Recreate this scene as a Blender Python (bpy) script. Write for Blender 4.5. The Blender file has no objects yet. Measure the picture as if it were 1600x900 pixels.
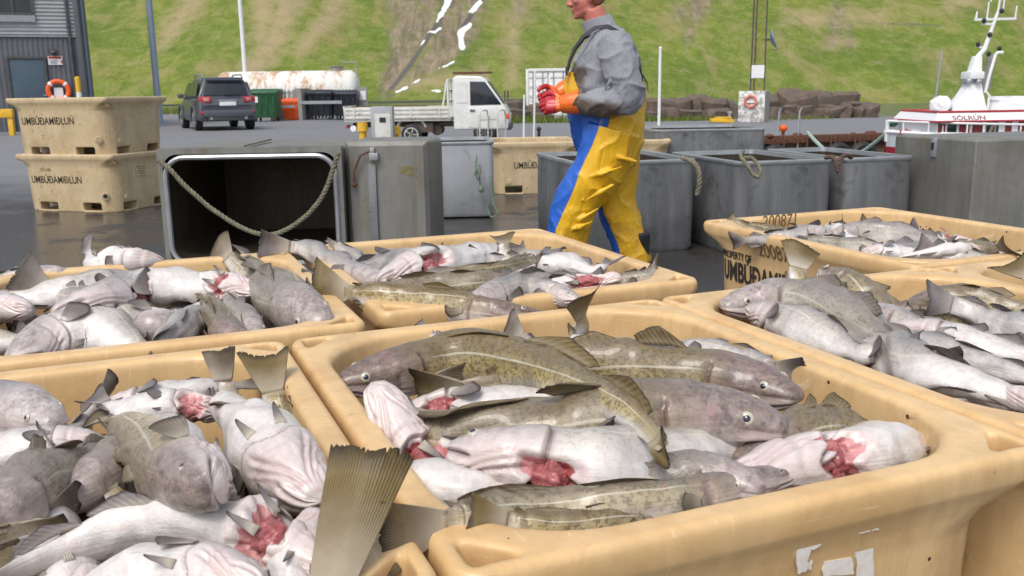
import bpy, bmesh, math, random
import numpy as np
from mathutils import Vector, Matrix, noise

sc = bpy.context.scene
COL = sc.collection
rnd = random.Random(7)

# ------------------------------------------------------------------ camera
CAMH = 1.18
FPX, HY, ROLL = 1440.0, 141.5, -0.0145
PITCH = math.atan((450 - HY) / FPX)
Fw = Vector((0, math.cos(PITCH), -math.sin(PITCH)))
_R = Vector((1, 0, 0)); _U = Vector((0, math.sin(PITCH), math.cos(PITCH)))
Rt = _R * math.cos(ROLL) + _U * math.sin(ROLL)
Up = -_R * math.sin(ROLL) + _U * math.cos(ROLL)
cd = bpy.data.cameras.new('camera'); cam = bpy.data.objects.new('camera', cd); COL.objects.link(cam)
m = Matrix((Rt, Up, -Fw)).transposed().to_4x4(); m.translation = Vector((0, 0, CAMH))
cam.matrix_world = m
cd.sensor_width = 23.5; cd.lens = 23.5 * FPX / 1600
cd.clip_start = 0.05; cd.clip_end = 6000
cd.dof.use_dof = True; cd.dof.focus_distance = 2.3; cd.dof.aperture_fstop = 8
sc.camera = cam

# ------------------------------------------------------------------ light
SUN_ELEV, SUN_AZ = math.radians(56), math.radians(205)     # azimuth from +y, clockwise
w = bpy.data.worlds.new('World'); sc.world = w; w.use_nodes = True
wt = w.node_tree; wt.nodes.clear()
sky = wt.nodes.new('ShaderNodeTexSky'); sky.sky_type = 'NISHITA'; sky.sun_disc = False
sky.sun_elevation = SUN_ELEV; sky.sun_rotation = SUN_AZ
sky.air_density = 1.0; sky.dust_density = 3.0; sky.ozone_density = 1.0
hs = wt.nodes.new('ShaderNodeHueSaturation'); hs.inputs['Saturation'].default_value = 0.55
bg = wt.nodes.new('ShaderNodeBackground'); bg.inputs['Strength'].default_value = 0.15
wo = wt.nodes.new('ShaderNodeOutputWorld')
wt.links.new(sky.outputs[0], hs.inputs['Color']); wt.links.new(hs.outputs[0], bg.inputs[0]); wt.links.new(bg.outputs[0], wo.inputs[0])
sl = bpy.data.lights.new('sun', 'SUN'); sl.energy = 1.35; sl.angle = math.radians(24); sl.color = (1.0, 0.96, 0.9)
so = bpy.data.objects.new('sun', sl); COL.objects.link(so)
sdir = Vector((math.sin(SUN_AZ) * math.cos(SUN_ELEV), math.cos(SUN_AZ) * math.cos(SUN_ELEV), math.sin(SUN_ELEV)))
so.rotation_euler = sdir.to_track_quat('Z', 'Y').to_euler(); so.location = (0, -5, 20)
sc.view_settings.view_transform = 'Standard'; sc.view_settings.look = 'None'
sc.view_settings.gamma = 1; sc.view_settings.use_curve_mapping = False
sc.view_settings.exposure = 0.38

# ------------------------------------------------------------------ picture -> place
def ray(x, y):
    return Fw + Rt * ((x - 800) / FPX) - Up * ((y - 450) / FPX)
def P(x, y, z=0.0):                       # the point at height z seen at pixel (x, y)
    d = ray(x, y); t = (z - CAMH) / d.z
    return Vector((d.x * t, d.y * t, z))
def PD(x, y, dist):                       # the point at forward distance dist
    d = ray(x, y); t = dist / d.y
    return Vector((d.x * t, dist, CAMH + d.z * t))

# ------------------------------------------------------------------ object helpers
def tag(o, label=None, cat=None, group=None, kind=None):
    if label: o['label'] = label
    if cat: o['category'] = cat
    if group: o['group'] = group
    if kind: o['kind'] = kind
    return o
def empty(name, loc=(0, 0, 0), rz=0.0):
    o = bpy.data.objects.new(name, None); COL.objects.link(o)
    o.location = loc; o.rotation_euler = (0, 0, rz); o.empty_display_size = 0.1
    return o
def link(name, me, parent=None, loc=(0, 0, 0), rot=(0, 0, 0)):
    o = bpy.data.objects.new(name, me); COL.objects.link(o)
    o.location = loc; o.rotation_euler = rot
    if parent is not None: o.parent = parent
    return o
def copy_tree(o, parent=None):
    c = o.copy(); COL.objects.link(c)
    if parent is not None: c.parent = parent
    for ch in [k for k in bpy.data.objects if k.parent == o]:
        copy_tree(ch, c)
    return c

class MB:
    """collects shapes, links them as one mesh object"""
    def __init__(s): s.v = []; s.f = []; s.mi = []
    def add(s, vs, fs, mi=0):
        b = len(s.v); s.v += [tuple(q) for q in vs]; s.f += [tuple(b + i for i in f) for f in fs]; s.mi += [mi] * len(fs); return s
    def box(s, c, d, rot=None, mi=0):
        c = Vector(c); hx, hy, hz = d[0] / 2, d[1] / 2, d[2] / 2
        vs = [Vector((x, y, z)) for z in (-hz, hz) for x, y in ((-hx, -hy), (hx, -hy), (hx, hy), (-hx, hy))]
        if rot is not None: vs = [rot @ q for q in vs]
        return s.add([c + q for q in vs], [(3, 2, 1, 0), (4, 5, 6, 7), (0, 1, 5, 4), (1, 2, 6, 5), (2, 3, 7, 6), (3, 0, 4, 7)], mi)
    def bar(s, a, b, wd, ht=None, mi=0):
        a = Vector(a); b = Vector(b); d = b - a
        q = d.to_track_quat('X', 'Z').to_matrix()
        return s.box((a + b) / 2, (d.length, wd, ht or wd), q, mi)
    def cyl(s, a, b, r0, r1=None, n=14, mi=0, cap=True):
        a = Vector(a); b = Vector(b); r1 = r0 if r1 is None else r1
        q = (b - a).to_track_quat('Z', 'Y').to_matrix()
        vs = []
        for p, r in ((a, r0), (b, r1)):
            vs += [p + q @ Vector((r * math.cos(2 * math.pi * i / n), r * math.sin(2 * math.pi * i / n), 0)) for i in range(n)]
        fs = [(i, (i + 1) % n, n + (i + 1) % n, n + i) for i in range(n)]
        if cap: fs += [tuple(range(n - 1, -1, -1)), tuple(range(n, 2 * n))]
        return s.add(vs, fs, mi)
    def tube(s, pts, r, n=8, mi=0):
        pts = [Vector(p) for p in pts]; k = len(pts); vs = []; up = Vector((0, 0, 1))
        ref = None
        for i, p in enumerate(pts):
            t = (pts[min(i + 1, k - 1)] - pts[max(i - 1, 0)]).normalized()
            if ref is None: ref = t.orthogonal().normalized()
            ref = (ref - t * ref.dot(t)).normalized(); b = t.cross(ref)
            rr = r[i] if isinstance(r, (list, tuple)) else r
            vs += [p + ref * rr * math.cos(2 * math.pi * j / n) + b * rr * math.sin(2 * math.pi * j / n) for j in range(n)]
        fs = [(i * n + j, i * n + (j + 1) % n, (i + 1) * n + (j + 1) % n, (i + 1) * n + j) for i in range(k - 1) for j in range(n)]
        fs += [tuple(range(n - 1, -1, -1)), tuple(range((k - 1) * n, k * n))]
        return s.add(vs, fs, mi)
    def prism(s, poly, a, b, axis='y', mi=0):
        def mk(p, t):
            return {'y': (p[0], t, p[1]), 'x': (t, p[0], p[1]), 'z': (p[0], p[1], t)}[axis]
        n = len(poly); vs = [mk(p, a) for p in poly] + [mk(p, b) for p in poly]
        fs = [tuple(range(n)), tuple(range(2 * n - 1, n - 1, -1))] + [(i, n + i, n + (i + 1) % n, (i + 1) % n) for i in range(n)]
        return s.add(vs, fs, mi)
    def ball(s, c, r, sc3=(1, 1, 1), n=12, mi=0):
        c = Vector(c); vs = []; k = n // 2
        for i in range(k + 1):
            a = math.pi * i / k
            for j in range(n):
                b = 2 * math.pi * j / n
                vs.append(c + Vector((r * sc3[0] * math.sin(a) * math.cos(b), r * sc3[1] * math.sin(a) * math.sin(b), r * sc3[2] * math.cos(a))))
        fs = [(i * n + j, (i + 1) * n + j, (i + 1) * n + (j + 1) % n, i * n + (j + 1) % n) for i in range(k) for j in range(n)]
        return s.add(vs, fs, mi)
    def loops(s, ls, mi=0, cap0=True, cap1=True):
        n = len(ls[0]); vs = [p for l in ls for p in l]
        fs = [(i * n + j, i * n + (j + 1) % n, (i + 1) * n + (j + 1) % n, (i + 1) * n + j) for i in range(len(ls) - 1) for j in range(n)]
        if cap0: fs.append(tuple(range(n - 1, -1, -1)))
        if cap1: fs.append(tuple(range((len(ls) - 1) * n, len(ls) * n)))
        return s.add(vs, fs, mi)
    def mesh(s, name, mats, bevel=0, seg=2, smooth=None, fixn=True):
        me = bpy.data.meshes.new(name); me.from_pydata(s.v, [], s.f)
        for mt in (mats if isinstance(mats, (list, tuple)) else [mats]): me.materials.append(mt)
        me.polygons.foreach_set('material_index', s.mi)
        bm = bmesh.new(); bm.from_mesh(me)
        bmesh.ops.remove_doubles(bm, verts=bm.verts, dist=1e-6)
        if fixn: bmesh.ops.recalc_face_normals(bm, faces=bm.faces)
        if bevel:
            ed = [e for e in bm.edges if len(e.link_faces) == 2 and e.calc_face_angle(0) > 0.5]
            bmesh.ops.bevel(bm, geom=ed, offset=bevel, segments=seg, profile=0.6, affect='EDGES', clamp_overlap=True)
        bm.to_mesh(me); bm.free()
        ang = smooth if smooth is not None else (1.0 if bevel else 0.6)
        me.polygons.foreach_set('use_smooth', [True] * len(me.polygons))
        try: me.set_sharp_from_angle(angle=ang)
        except Exception: pass
        me.update(); return me
    def build(s, name, mats, parent=None, loc=(0, 0, 0), rot=(0, 0, 0), **k):
        return link(name, s.mesh(name, mats, **k), parent, loc, rot)

def remeshed(mb, name, mats, voxel, smooth_it=4, cutters=None, factor=0.5):
    """union of closed shapes (less the cutters) as one smooth moulded surface"""
    me = mb.mesh(name + '_raw', mats) if not isinstance(mats, list) else mb.mesh(name + '_raw', mats)
    o = bpy.data.objects.new('tmp', me); COL.objects.link(o)
    kill = [o]
    if cutters is not None:
        c = bpy.data.objects.new('tmpc', cutters.mesh('tmpc', mats)); COL.objects.link(c); kill.append(c)
        b = o.modifiers.new('b', 'BOOLEAN'); b.operation = 'DIFFERENCE'; b.object = c; b.solver = 'EXACT'; b.use_self = True
    r = o.modifiers.new('r', 'REMESH'); r.mode = 'VOXEL'; r.voxel_size = voxel; r.use_smooth_shade = True
    if smooth_it:
        q = o.modifiers.new('s', 'SMOOTH'); q.iterations = smooth_it; q.factor = factor
    dg = bpy.context.evaluated_depsgraph_get(); dg.update()
    out = bpy.data.meshes.new_from_object(o.evaluated_get(dg))
    out.name = name
    for k in kill: bpy.data.objects.remove(k)
    out.polygons.foreach_set('use_smooth', [True] * len(out.polygons))
    return out

def smst(a, b, x):
    t = np.clip((np.asarray(x, float) - a) / (b - a), 0, 1); return t * t * (3 - 2 * t)

# ------------------------------------------------------------------ materials
class NT:
    def __init__(s, name):
        s.m = bpy.data.materials.new(name); s.m.use_nodes = True; s.t = s.m.node_tree; s.t.nodes.clear()
        s.out = s.t.nodes.new('ShaderNodeOutputMaterial'); s.p = s.t.nodes.new('ShaderNodeBsdfPrincipled')
        s.t.links.new(s.p.outputs[0], s.out.inputs[0])
    def set(s, sock, v):
        if isinstance(v, bpy.types.NodeSocket): s.t.links.new(v, sock)
        elif isinstance(v, (tuple, list)) and len(v) == 3 and sock.type == 'RGBA': sock.default_value = (*v, 1)
        else: sock.default_value = v
    def P(s, **k):
        for a, v in k.items(): s.set(s.p.inputs[a.replace('_', ' ')], v)
        return s
    def n(s, typ, out=0, props=None, **k):
        nd = s.t.nodes.new('ShaderNode' + typ)
        for a, v in (props or {}).items(): setattr(nd, a, v)
        for a, v in k.items():
            key = int(a[1:]) if a[0] == 'i' and a[1:].isdigit() else a.replace('_', ' ')
            s.set(nd.inputs[key], v)
        return nd.outputs[out]
    def co(s, which='Object', scale=(1, 1, 1), loc=(0, 0, 0)):
        c = s.n('TexCoord', which)
        if scale != (1, 1, 1) or loc != (0, 0, 0): c = s.n('Mapping', Vector=c, Scale=scale, Location=loc)
        return c
    def noise(s, v, scale=5, detail=5, rough=.55, dist=0.0): return s.n('TexNoise', 'Fac' if False else 0, Vector=v, Scale=scale, Detail=detail, Roughness=rough, Distortion=dist)
    def ramp(s, f, stops, interp='LINEAR'):
        nd = s.t.nodes.new('ShaderNodeValToRGB'); nd.color_ramp.interpolation = interp
        e = nd.color_ramp.elements
        while len(e) > 1: e.remove(e[-1])
        for i, (p, c) in enumerate(stops):
            el = e[0] if i == 0 else e.new(p)
            el.position = p; el.color = (*c, 1) if isinstance(c, (tuple, list)) else (c, c, c, 1)
        s.set(nd.inputs[0], f); return nd.outputs[0]
    def mix(s, f, a, b, mode='MIX'):
        nd = s.t.nodes.new('ShaderNodeMix'); nd.data_type = 'RGBA'; nd.blend_type = mode
        s.set(nd.inputs[0], f); s.set(nd.inputs[6], a); s.set(nd.inputs[7], b); return nd.outputs[2]
    def math(s, op, a, b=0.0, c=0.0, clamp=False):
        nd = s.t.nodes.new('ShaderNodeMath'); nd.operation = op; nd.use_clamp = clamp
        s.set(nd.inputs[0], a); s.set(nd.inputs[1], b)
        if op in ('MULTIPLY_ADD', 'SMOOTH_MIN', 'COMPARE'): s.set(nd.inputs[2], c)
        return nd.outputs[0]
    def attr(s, name, out='Fac'): return s.n('Attribute', out, dict(attribute_name=name))
    def bump(s, h, strength=.3, dist=.01, normal=None):
        k = dict(Height=h, Strength=strength, Distance=dist)
        if normal is not None: k['Normal'] = normal
        return s.n('Bump', **k)
    def sep(s, v, i): return s.n('SeparateXYZ', i, Vector=v)

def simple(name, a, b=None, rough=.5, metal=0., scale=6, bump=0., bdist=.005, bscale=None, spec=.5, coat=0., spots=None, stretch=(1, 1, 1), rvar=.1, coord='Object'):
    """two-colour mottled material, optional spots of dirt (colour, amount)"""
    t = NT(name); co = t.co(coord, stretch)
    b = b or tuple(x * .8 for x in a)
    f = t.noise(co, scale, 6, .6)
    c = t.mix(t.ramp(f, [(.35, 0.), (.65, 1.)]), a, b)
    if spots:
        g = t.noise(co, spots[2] if len(spots) > 2 else scale * 1.7, 8, .68, .4)
        c = t.mix(t.ramp(g, [(1 - spots[1], 0.), (min(1, 1 - spots[1] + .12), 1.)]), c, spots[0])
    r = t.math('MULTIPLY_ADD', f, rvar * 2, rough - rvar)
    t.P(Base_Color=c, Roughness=r, Metallic=metal, Specular_IOR_Level=spec, Coat_Weight=coat, Coat_Roughness=.15)
    if bump:
        t.P(Normal=t.bump(t.noise(co, bscale or scale * 6, 6, .65), bump, bdist))
    return t.m

MAT = {}
def S(key, *a, **k): MAT[key] = simple(key, *a, **k); return MAT[key]
S('black_rubber', (.012, .012, .013), (.03, .03, .03), .6)
S('dark_grey', (.05, .052, .055), (.08, .08, .08), .5)
S('white_paint', (.78, .78, .76), (.68, .68, .66), .4, spots=((.35, .22, .12), .3, 9))
S('clean_white', (.80, .80, .80), (.74, .75, .76), .35)
S('red_paint', (.42, .03, .04), (.35, .03, .03), .4)
S('orange', (.85, .13, .02), (.75, .10, .02), .45)
S('green_plastic', (.03, .13, .05), (.02, .09, .04), .5, scale=3)
S('black_plastic', (.012, .016, .024), (.025, .03, .04), .45, scale=3)
S('yellow_paint', (.75, .45, .02), (.62, .36, .03), .5, spots=((.2, .1, .04), .34, 14))
S('rust', (.16, .06, .03), (.07, .035, .025), .85, scale=14, bump=.5)
S('concrete', (.34, .32, .29), (.25, .24, .22), .85, scale=8, bump=.3, spots=((.16, .14, .12), .38, 5))
S('galvanised', (.42, .43, .44), (.33, .34, .36), .45, .5, scale=5)
S('blue_grey_paint', (.24, .30, .37), (.20, .26, .33), .45)
S('glass_dark', (.02, .025, .03), (.03, .035, .045), .08, scale=2, rvar=.02)
S('chrome', (.6, .6, .6), (.5, .5, .5), .25, .9)
S('black_ink', (.02, .016, .012), (.05, .04, .03), .7, scale=60)
S('brown_ink', (.10, .06, .025), (.22, .14, .06), .8, scale=70)

# ================================================================== SETTING
def gz(x, y):                              # the yard dips towards the far pier
    return float(-0.35 * smst(-9, -3, x) * smst(12, 22, y))

# --- ground ---------------------------------------------------------
def mat_ground():
    t = NT('wet_asphalt'); co = t.co('Object')
    big = t.noise(co, .35, 4, .55); mid = t.noise(co, 1.3, 6, .6, .5); fine = t.noise(co, 60, 3, .6)
    y = t.sep(co, 1); x = t.sep(co, 0)
    near = t.ramp(t.math('MULTIPLY_ADD', t.math('ADD', y, t.math('MULTIPLY', t.math('SUBTRACT', mid, .5), 6.)), 1 / 16., 0.), [(.62, 1.), (.92, 0.)])
    pud = t.ramp(t.math('ADD', t.math('MULTIPLY', mid, .6), t.math('MULTIPLY', big, .4)), [(.44, 0.), (.50, 1.)])
    wet = t.math('MULTIPLY', near, t.math('MULTIPLY_ADD', pud, .55, .45))
    dry = t.mix(big, (.135, .138, .148), (.19, .19, .197))
    dry = t.mix(t.ramp(fine, [(.4, 0.), (.7, .5)]), dry, (.3, .3, .3))
    wetc = t.mix(mid, (.030, .029, .030), (.065, .058, .052))
    c = t.mix(near, dry, wetc)
    r = t.math('MULTIPLY_ADD', wet, t.math('MULTIPLY_ADD', fine, .25, -.66), .76)
    nb = t.bump(fine, .25, .004); 
    t.P(Base_Color=c, Roughness=r, Normal=t.bump(fine, t.math('MULTIPLY_ADD', wet, -.20, .36), .004))
    return t.m
def far_edge(x): return 26.6 + (x + 1.5) * 0.23
INX = -1.6
def sheet(name, xs, ys, zf, keep, mat, kind='structure'):
    mb = MB(); nx, ny = len(xs), len(ys)
    vs = [(x, y, zf(x, y)) for y in ys for x in xs]
    fs = [(j * nx + i, j * nx + i + 1, (j + 1) * nx + i + 1, (j + 1) * nx + i) for j in range(ny - 1) for i in range(nx - 1)
          if keep((xs[i] + xs[i + 1]) / 2, (ys[j] + ys[j + 1]) / 2)]
    mb.add(vs, fs)
    return tag(mb.build(name, mat, fixn=False), kind=kind)
MAT['ground'] = mat_ground()
QY = 15.0
ys_near = list(np.linspace(-8, QY, 24))
sheet('quay_ground', list(np.linspace(-60, 45, 106)), ys_near, gz, lambda x, y: True, MAT['ground'])
# yard left of the basin, then the pier behind it (its front edge slants)
sheet('yard_ground', list(np.linspace(-60, INX, 60)), list(np.linspace(QY, 64, 50)), gz, lambda x, y: True, MAT['ground'])
mb = MB(); xs = np.linspace(INX, 34, 37); vs = []; fs = []
for j in range(11):
    for x in xs:
        y0 = far_edge(x); y1 = 47.0 if x > 3 else 60.0
        vs.append((x, y0 + (y1 - y0) * j / 10, -0.35))
for j in range(10):
    for i in range(36): fs.append((j * 37 + i, j * 37 + i + 1, (j + 1) * 37 + i + 1, (j + 1) * 37 + i))
mb.add(vs, fs); tag(mb.build('pier_ground', MAT['ground'], fixn=False), kind='structure')

# quay faces down into the basin
def wallstrip(name, pts, ztop, zbot, mat, th=.4, label=None, cat=None):
    mb = MB()
    for (a, b) in zip(pts[:-1], pts[1:]):
        a = Vector((*a, 0)); b = Vector((*b, 0)); nrm = (b - a).cross(Vector((0, 0, 1))).normalized() * th
        vs = [a, b, b + nrm, a + nrm]
        mb.add([(p.x, p.y, zbot) for p in vs] + [(p.x, p.y, ztop) for p in vs], [(3, 2, 1, 0), (4, 5, 6, 7), (0, 1, 5, 4), (1, 2, 6, 5), (2, 3, 7, 6), (3, 0, 4, 7)])
    o = mb.build(name, mat)
    if label: tag(o, label, cat)
    return o
S('quay_concrete', (.20, .16, .11), (.10, .07, .045), .85, scale=2.2, bump=.6, spots=((.12, .05, .02), .45, 3))
tag(wallstrip('near_quay_wall', [(45, QY - .004), (INX, QY - .004)], -.03, -3.2, MAT['quay_concrete'], -.4), kind='structure')
tag(wallstrip('basin_end_wall', [(INX - .004, QY), (INX - .004, far_edge(INX))], -.39, -3.2, MAT['quay_concrete'], -.4), kind='structure')
tag(wallstrip('pier_wall', [(INX, far_edge(INX) + .02), (34, far_edge(34) + .02)], -.36, -3.2, MAT['quay_concrete'], -.5), kind='structure')

# --- water ----------------------------------------------------------
def mat_water(name, c1, c2, sc1, strength):
    t = NT(name); co = t.co('Object', (1, 2.2, 1))
    n1 = t.noise(co, sc1, 4, .6, .6)
    t.P(Base_Color=t.mix(n1, c1, c2), Roughness=.12, Specular_IOR_Level=.6, Normal=t.bump(n1, strength, .12)); return t.m
MAT['water'] = mat_water('harbour_water', (.02, .035, .045), (.035, .055, .065), 1.6, .7)
MAT['fjord'] = mat_water('fjord_water', (.04, .06, .075), (.07, .09, .105), .6, 1.0)
mb = MB(); mb.add([(INX, QY, -2.1), (45, QY, -2.1), (45, 40, -2.1), (INX, 30, -2.1)], [(0, 1, 2, 3)]); tag(mb.build('basin_water', MAT['water'], fixn=False), kind='structure')
mb = MB(); mb.add([(-5, 46, -2.2), (400, 46, -2.2), (400, 260, -2.2), (-5, 260, -2.2)], [(0, 1, 2, 3)]); tag(mb.build('fjord', MAT['fjord'], fixn=False), kind='structure')

# --- grass plain and hillside -----------------------------------------
def mat_hill():
    t = NT('hillside'); co = t.co('Object')
    n1 = t.noise(co, .045, 5, .6, .4); n2 = t.noise(co, .35, 6, .68, .3); n3 = t.noise(co, 1.7, 4, .7)
    g = t.ramp(n1, [(.30, (.11, .165, .030)), (.46, (.155, .21, .036)), (.58, (.195, .235, .045)), (.72, (.24, .23, .07))])
    g = t.mix(t.ramp(n2, [(.36, .45), (.56, 0.)]), g, (.07, .105, .022))
    g = t.mix(t.ramp(n2, [(.58, 0.), (.74, .6)]), g, (.26, .23, .10))
    g = t.mix(t.ramp(n3, [(.36, .35), (.52, 0.)]), g, (.07, .10, .025))
    g = t.mix(t.ramp(n3, [(.60, 0.), (.78, .45)]), g, (.27, .25, .13))
    n4 = t.noise(t.co('Object', (1, .4, .4)), .16, 6, .65, .8)
    g = t.mix(t.ramp(n4, [(.50, 0.), (.70, .75)]), g, (.30, .235, .12))
    g = t.mix(t.ramp(n4, [(.28, .4), (.44, 0.)]), g, (.09, .13, .03))
    def edge(a, soft=.28):
        v = t.math('ADD', t.attr(a), t.math('ADD', t.math('MULTIPLY', t.math('SUBTRACT', n2, .5), 1.3), t.math('MULTIPLY', t.math('SUBTRACT', n3, .5), .9)))
        return t.ramp(v, [(.5 - soft / 2, 0.), (.5 + soft / 2, 1.)])
    dry = t.mix(n2, (.30, .23, .13), (.42, .33, .21))
    c = t.mix(t.math('MULTIPLY', edge('dry', 1.1), .78), g, dry)
    sc_ = t.mix(n3, (.19, .145, .105), (.36, .28, .215))
    sc_ = t.mix(t.ramp(n2, [(.35, .5), (.55, 0.)]), sc_, (.11, .085, .07))
    n5 = t.noise(t.co('Object', (1, .12, .12)), .7, 6, .7, .6); sc_ = t.mix(t.ramp(n5, [(.38, .8), (.52, 0.)]), sc_, (.12, .095, .075)); sc_ = t.mix(t.ramp(n5, [(.55, 0.), (.70, .7)]), sc_, (.42, .33, .25)); sc_ = t.mix(t.ramp(n4, [(.52, 0.), (.60, .7)]), sc_, (.13, .17, .04))
    c = t.mix(t.math('MULTIPLY', edge('scree', .9), .85), c, sc_)
    c = t.mix(t.math('MULTIPLY', edge('rock', .4), .85), c, t.mix(n3, (.05, .048, .055), (.16, .15, .16)))
    sn = edge('snow', .22)
    c = t.mix(sn, c, (.80, .81, .83))
    t.P(Base_Color=c, Roughness=.9, Specular_IOR_Level=.1, Normal=t.bump(t.math('ADD', n2, t.math('MULTIPLY', n3, .4)), .9, .5))
    return t.m
MAT['hill'] = mat_hill()
strokes = [
 ('scree', [(640, -40), (645, 30), (632, 85), (603, 140)], [48, 40, 24, 12]), ('scree', [(735, -30), (715, 40), (680, 90), (650, 118)], [34, 30, 24, 8]),
 ('scree', [(1098, -30), (1090, 15), (1078, 60)], [22, 16, 6]), ('scree', [(1062, 22), (1075, 40)], [14, 6]),
 ('dry', [(470, -30), (430, 60), (392, 112)], [22, 20, 16]), ('dry', [(540, -30), (505, 40), (470, 80)], [18, 14, 8]), ('dry', [(415, 0), (405, 60)], [18, 12]),
 ('dry', [(832, -20), (800, 25), (795, 60), (812, 95), (800, 130)], [12, 10, 6, 6, 5]), ('scree', [(825, -20), (803, 22)], [9, 6]),
 ('scree', [(1311, 15), (1305, 45), (1300, 65)], [10, 7, 5]), ('dry', [(1230, 30), (1330, 28), (1380, 26)], [6, 8, 5]), ('dry', [(1300, 66), (1330, 66)], [6, 5]), ('scree', [(1325, 40), (1330, 70)], [3, 3]),
 ('dry', [(300, 0), (270, 40), (250, 70)], [16, 14, 10]), ('dry', [(610, 130), (700, 125), (760, 118)], [8, 8, 6]), ('dry', [(1540, -20), (1490, 5)], [20, 10]),
 ('rock', [(703, -30), (690, 28), (672, 55), (655, 80), (640, 104), (612, 138)], [2.5, 3, 3.5, 3, 4, 3]), ('rock', [(752, -5), (735, 25), (722, 45)], [4, 4, 3]),
 ('rock', [(1150, 35), (1230, 36)], [.2, .3]), ('rock', [(1340, 36), (1400, 37), (1470, 40)], [.3, 1, 1.2]),
 ('snow', [(704, -20), (698, 8), (690, 24)], [5.6, 5.0, 3.1]), ('snow', [(749, 3), (738, 17), (732, 18)], [3.7, 3.7, 1.2]), ('snow', [(734, 39), (718, 52), (722, 74)], [3.7, 4.3, 4.3]),
 ('snow', [(687, 26), (684, 33)], [1.9, 1.2]), ('snow', [(688, 44), (680, 50), (668, 50)], [1.9, 1.9, 1.2]), ('snow', [(710, 96), (698, 103), (686, 106)], [1.2, 1.6, 0.6]), ('snow', [(657, 124), (644, 131)], [1.2, 1.2]), ('snow', [(636, 137), (618, 144)], [2.5, 1.2]), ('snow', [(688, 143), (676, 142)], [1.9, 1.2]), ('snow', [(664, 62), (657, 72)], [1.2, 0.9]),
]
def hill():
    us = np.arange(-420, 2021, 3.0); ts = np.concatenate([np.linspace(0, .35, 70), np.linspace(.36, 1, 40)])
    U, T = np.meshgrid(us, ts)
    d0 = 150 + 26 * smst(500, 1300, U); D = d0 + T * 130
    X = (U - 800) / FPX * D; 
    rise = np.where(T * 130 < 4, (T * 130) ** 2 / 8, T * 130 - 2) * (.50 + .05 * np.sin(U / 170.) + .03 * np.sin(U / 61. + 1))
    base = np.where(U > 1180, -2.3, -.2 - 2.1 * smst(900, 1180, U))
    Z = base + rise
    nz = np.array([noise.fractal(Vector((x * .06, y * .06, 3.3)), 1.0, 2.0, 5) for x, y in zip(X.ravel(), D.ravel())]).reshape(X.shape)
    Z = Z + nz * 1.1 * smst(0, .08, T)
    p = np.stack([X, D, Z], -1)
    R3, U3, F3 = np.array(Rt), np.array(Up), np.array(Fw)
    q = p - np.array([0, 0, CAMH]); zc = q @ F3
    px = 800 + FPX * (q @ R3) / zc; py = 450 - FPX * (q @ U3) / zc
    att = {k: np.zeros(X.shape) for k in ('scree', 'rock', 'snow', 'dry')}
    wob = nz * 5
    for k, pts, wd in strokes:
        soft = {'snow': 4.5, 'rock': 5., 'scree': 22., 'dry': 26.}[k]
        for (a, b, wa, wb) in zip(pts[:-1], pts[1:], wd[:-1], wd[1:]):
            ax, ay = a; bx, by = b; L2 = (bx - ax) ** 2 + (by - ay) ** 2
            amp = .45 if k in ('snow', 'rock') else 1.6
            tt = np.clip(((px + wob * amp - ax) * (bx - ax) + (py - ay) * (by - ay)) / L2, 0, 1)
            dist = np.hypot(px + wob * amp - ax - tt * (bx - ax), py - ay - tt * (by - ay)) - (wa + (wb - wa) * tt)
            att[k] = np.maximum(att[k], np.clip(.5 - dist / soft, 0, 1))
    nv, nu = X.shape
    idx = np.arange(nu * nv).reshape(nv, nu)
    F_ = np.stack([idx[:-1, :-1], idx[:-1, 1:], idx[1:, 1:], idx[1:, :-1]], -1).reshape(-1, 4)
    me = bpy.data.meshes.new('hillside'); me.from_pydata(p.reshape(-1, 3).tolist(), [], F_.tolist())
    for k, a in att.items():
        me.attributes.new(k, 'FLOAT', 'POINT').data.foreach_set('value', a.ravel().astype(np.float32))
    me.materials.append(MAT['hill']); me.polygons.foreach_set('use_smooth', [True] * len(me.polygons))
    return tag(link('hillside', me), kind='structure')
hill()
S('plain_grass', (.10, .13, .025), (.16, .17, .05), .9, scale=.4, bump=.6, bdist=.2, bscale=3)
mb = MB(); mb.add([(-260, 63.9, -.02), (INX, 63.9, -.36), (10, 60, -.4), (14, 160, -.6), (-260, 160, -.1)], [(0, 1, 2, 3, 4)])
tag(mb.build('grass_plain', MAT['plain_grass'], fixn=False), kind='structure')

# --- grass tufts along the rocks (ground cover) --------------------------
S('grass_blades', (.10, .15, .02), (.17, .20, .04), .7, scale=.8, spec=.2)
mb = MB(); r_ = random.Random(3)
def tuft(x, y, z, h, n=7):
    for _ in range(n):
        a = r_.uniform(0, 6.28); q = Vector((x + r_.gauss(0, .15), y + r_.gauss(0, .15), z)); d = Vector((math.cos(a), math.sin(a), 0)) * .02
        tip = q + Vector((r_.gauss(0, .12), r_.gauss(0, .12), h * r_.uniform(.5, 1.1)))
        mb.add([q - d, q + d, tip], [(0, 1, 2)])
for px_ in range(790, 1140, 3):
    for k in range(3):
        p = PD(px_ + r_.uniform(-2, 2), 180, r_.uniform(44.2, 46)); tuft(p.x, p.y, -.36, .45 if px_ < 1010 else .3)
for px_ in range(1195, 1300, 4):
    p = PD(px_, 180, r_.uniform(44, 45)); tuft(p.x, p.y, -.36, .25)
for px_ in range(150, 620, 3):
    for k in range(2):
        p = PD(px_ + r_.uniform(-2, 2), 160, r_.uniform(60, 64)); tuft(p.x, p.y, gz(p.x, p.y) - .02, .6)
tag(mb.build('grass_tufts', MAT['grass_blades'], fixn=False), kind='stuff')

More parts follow.
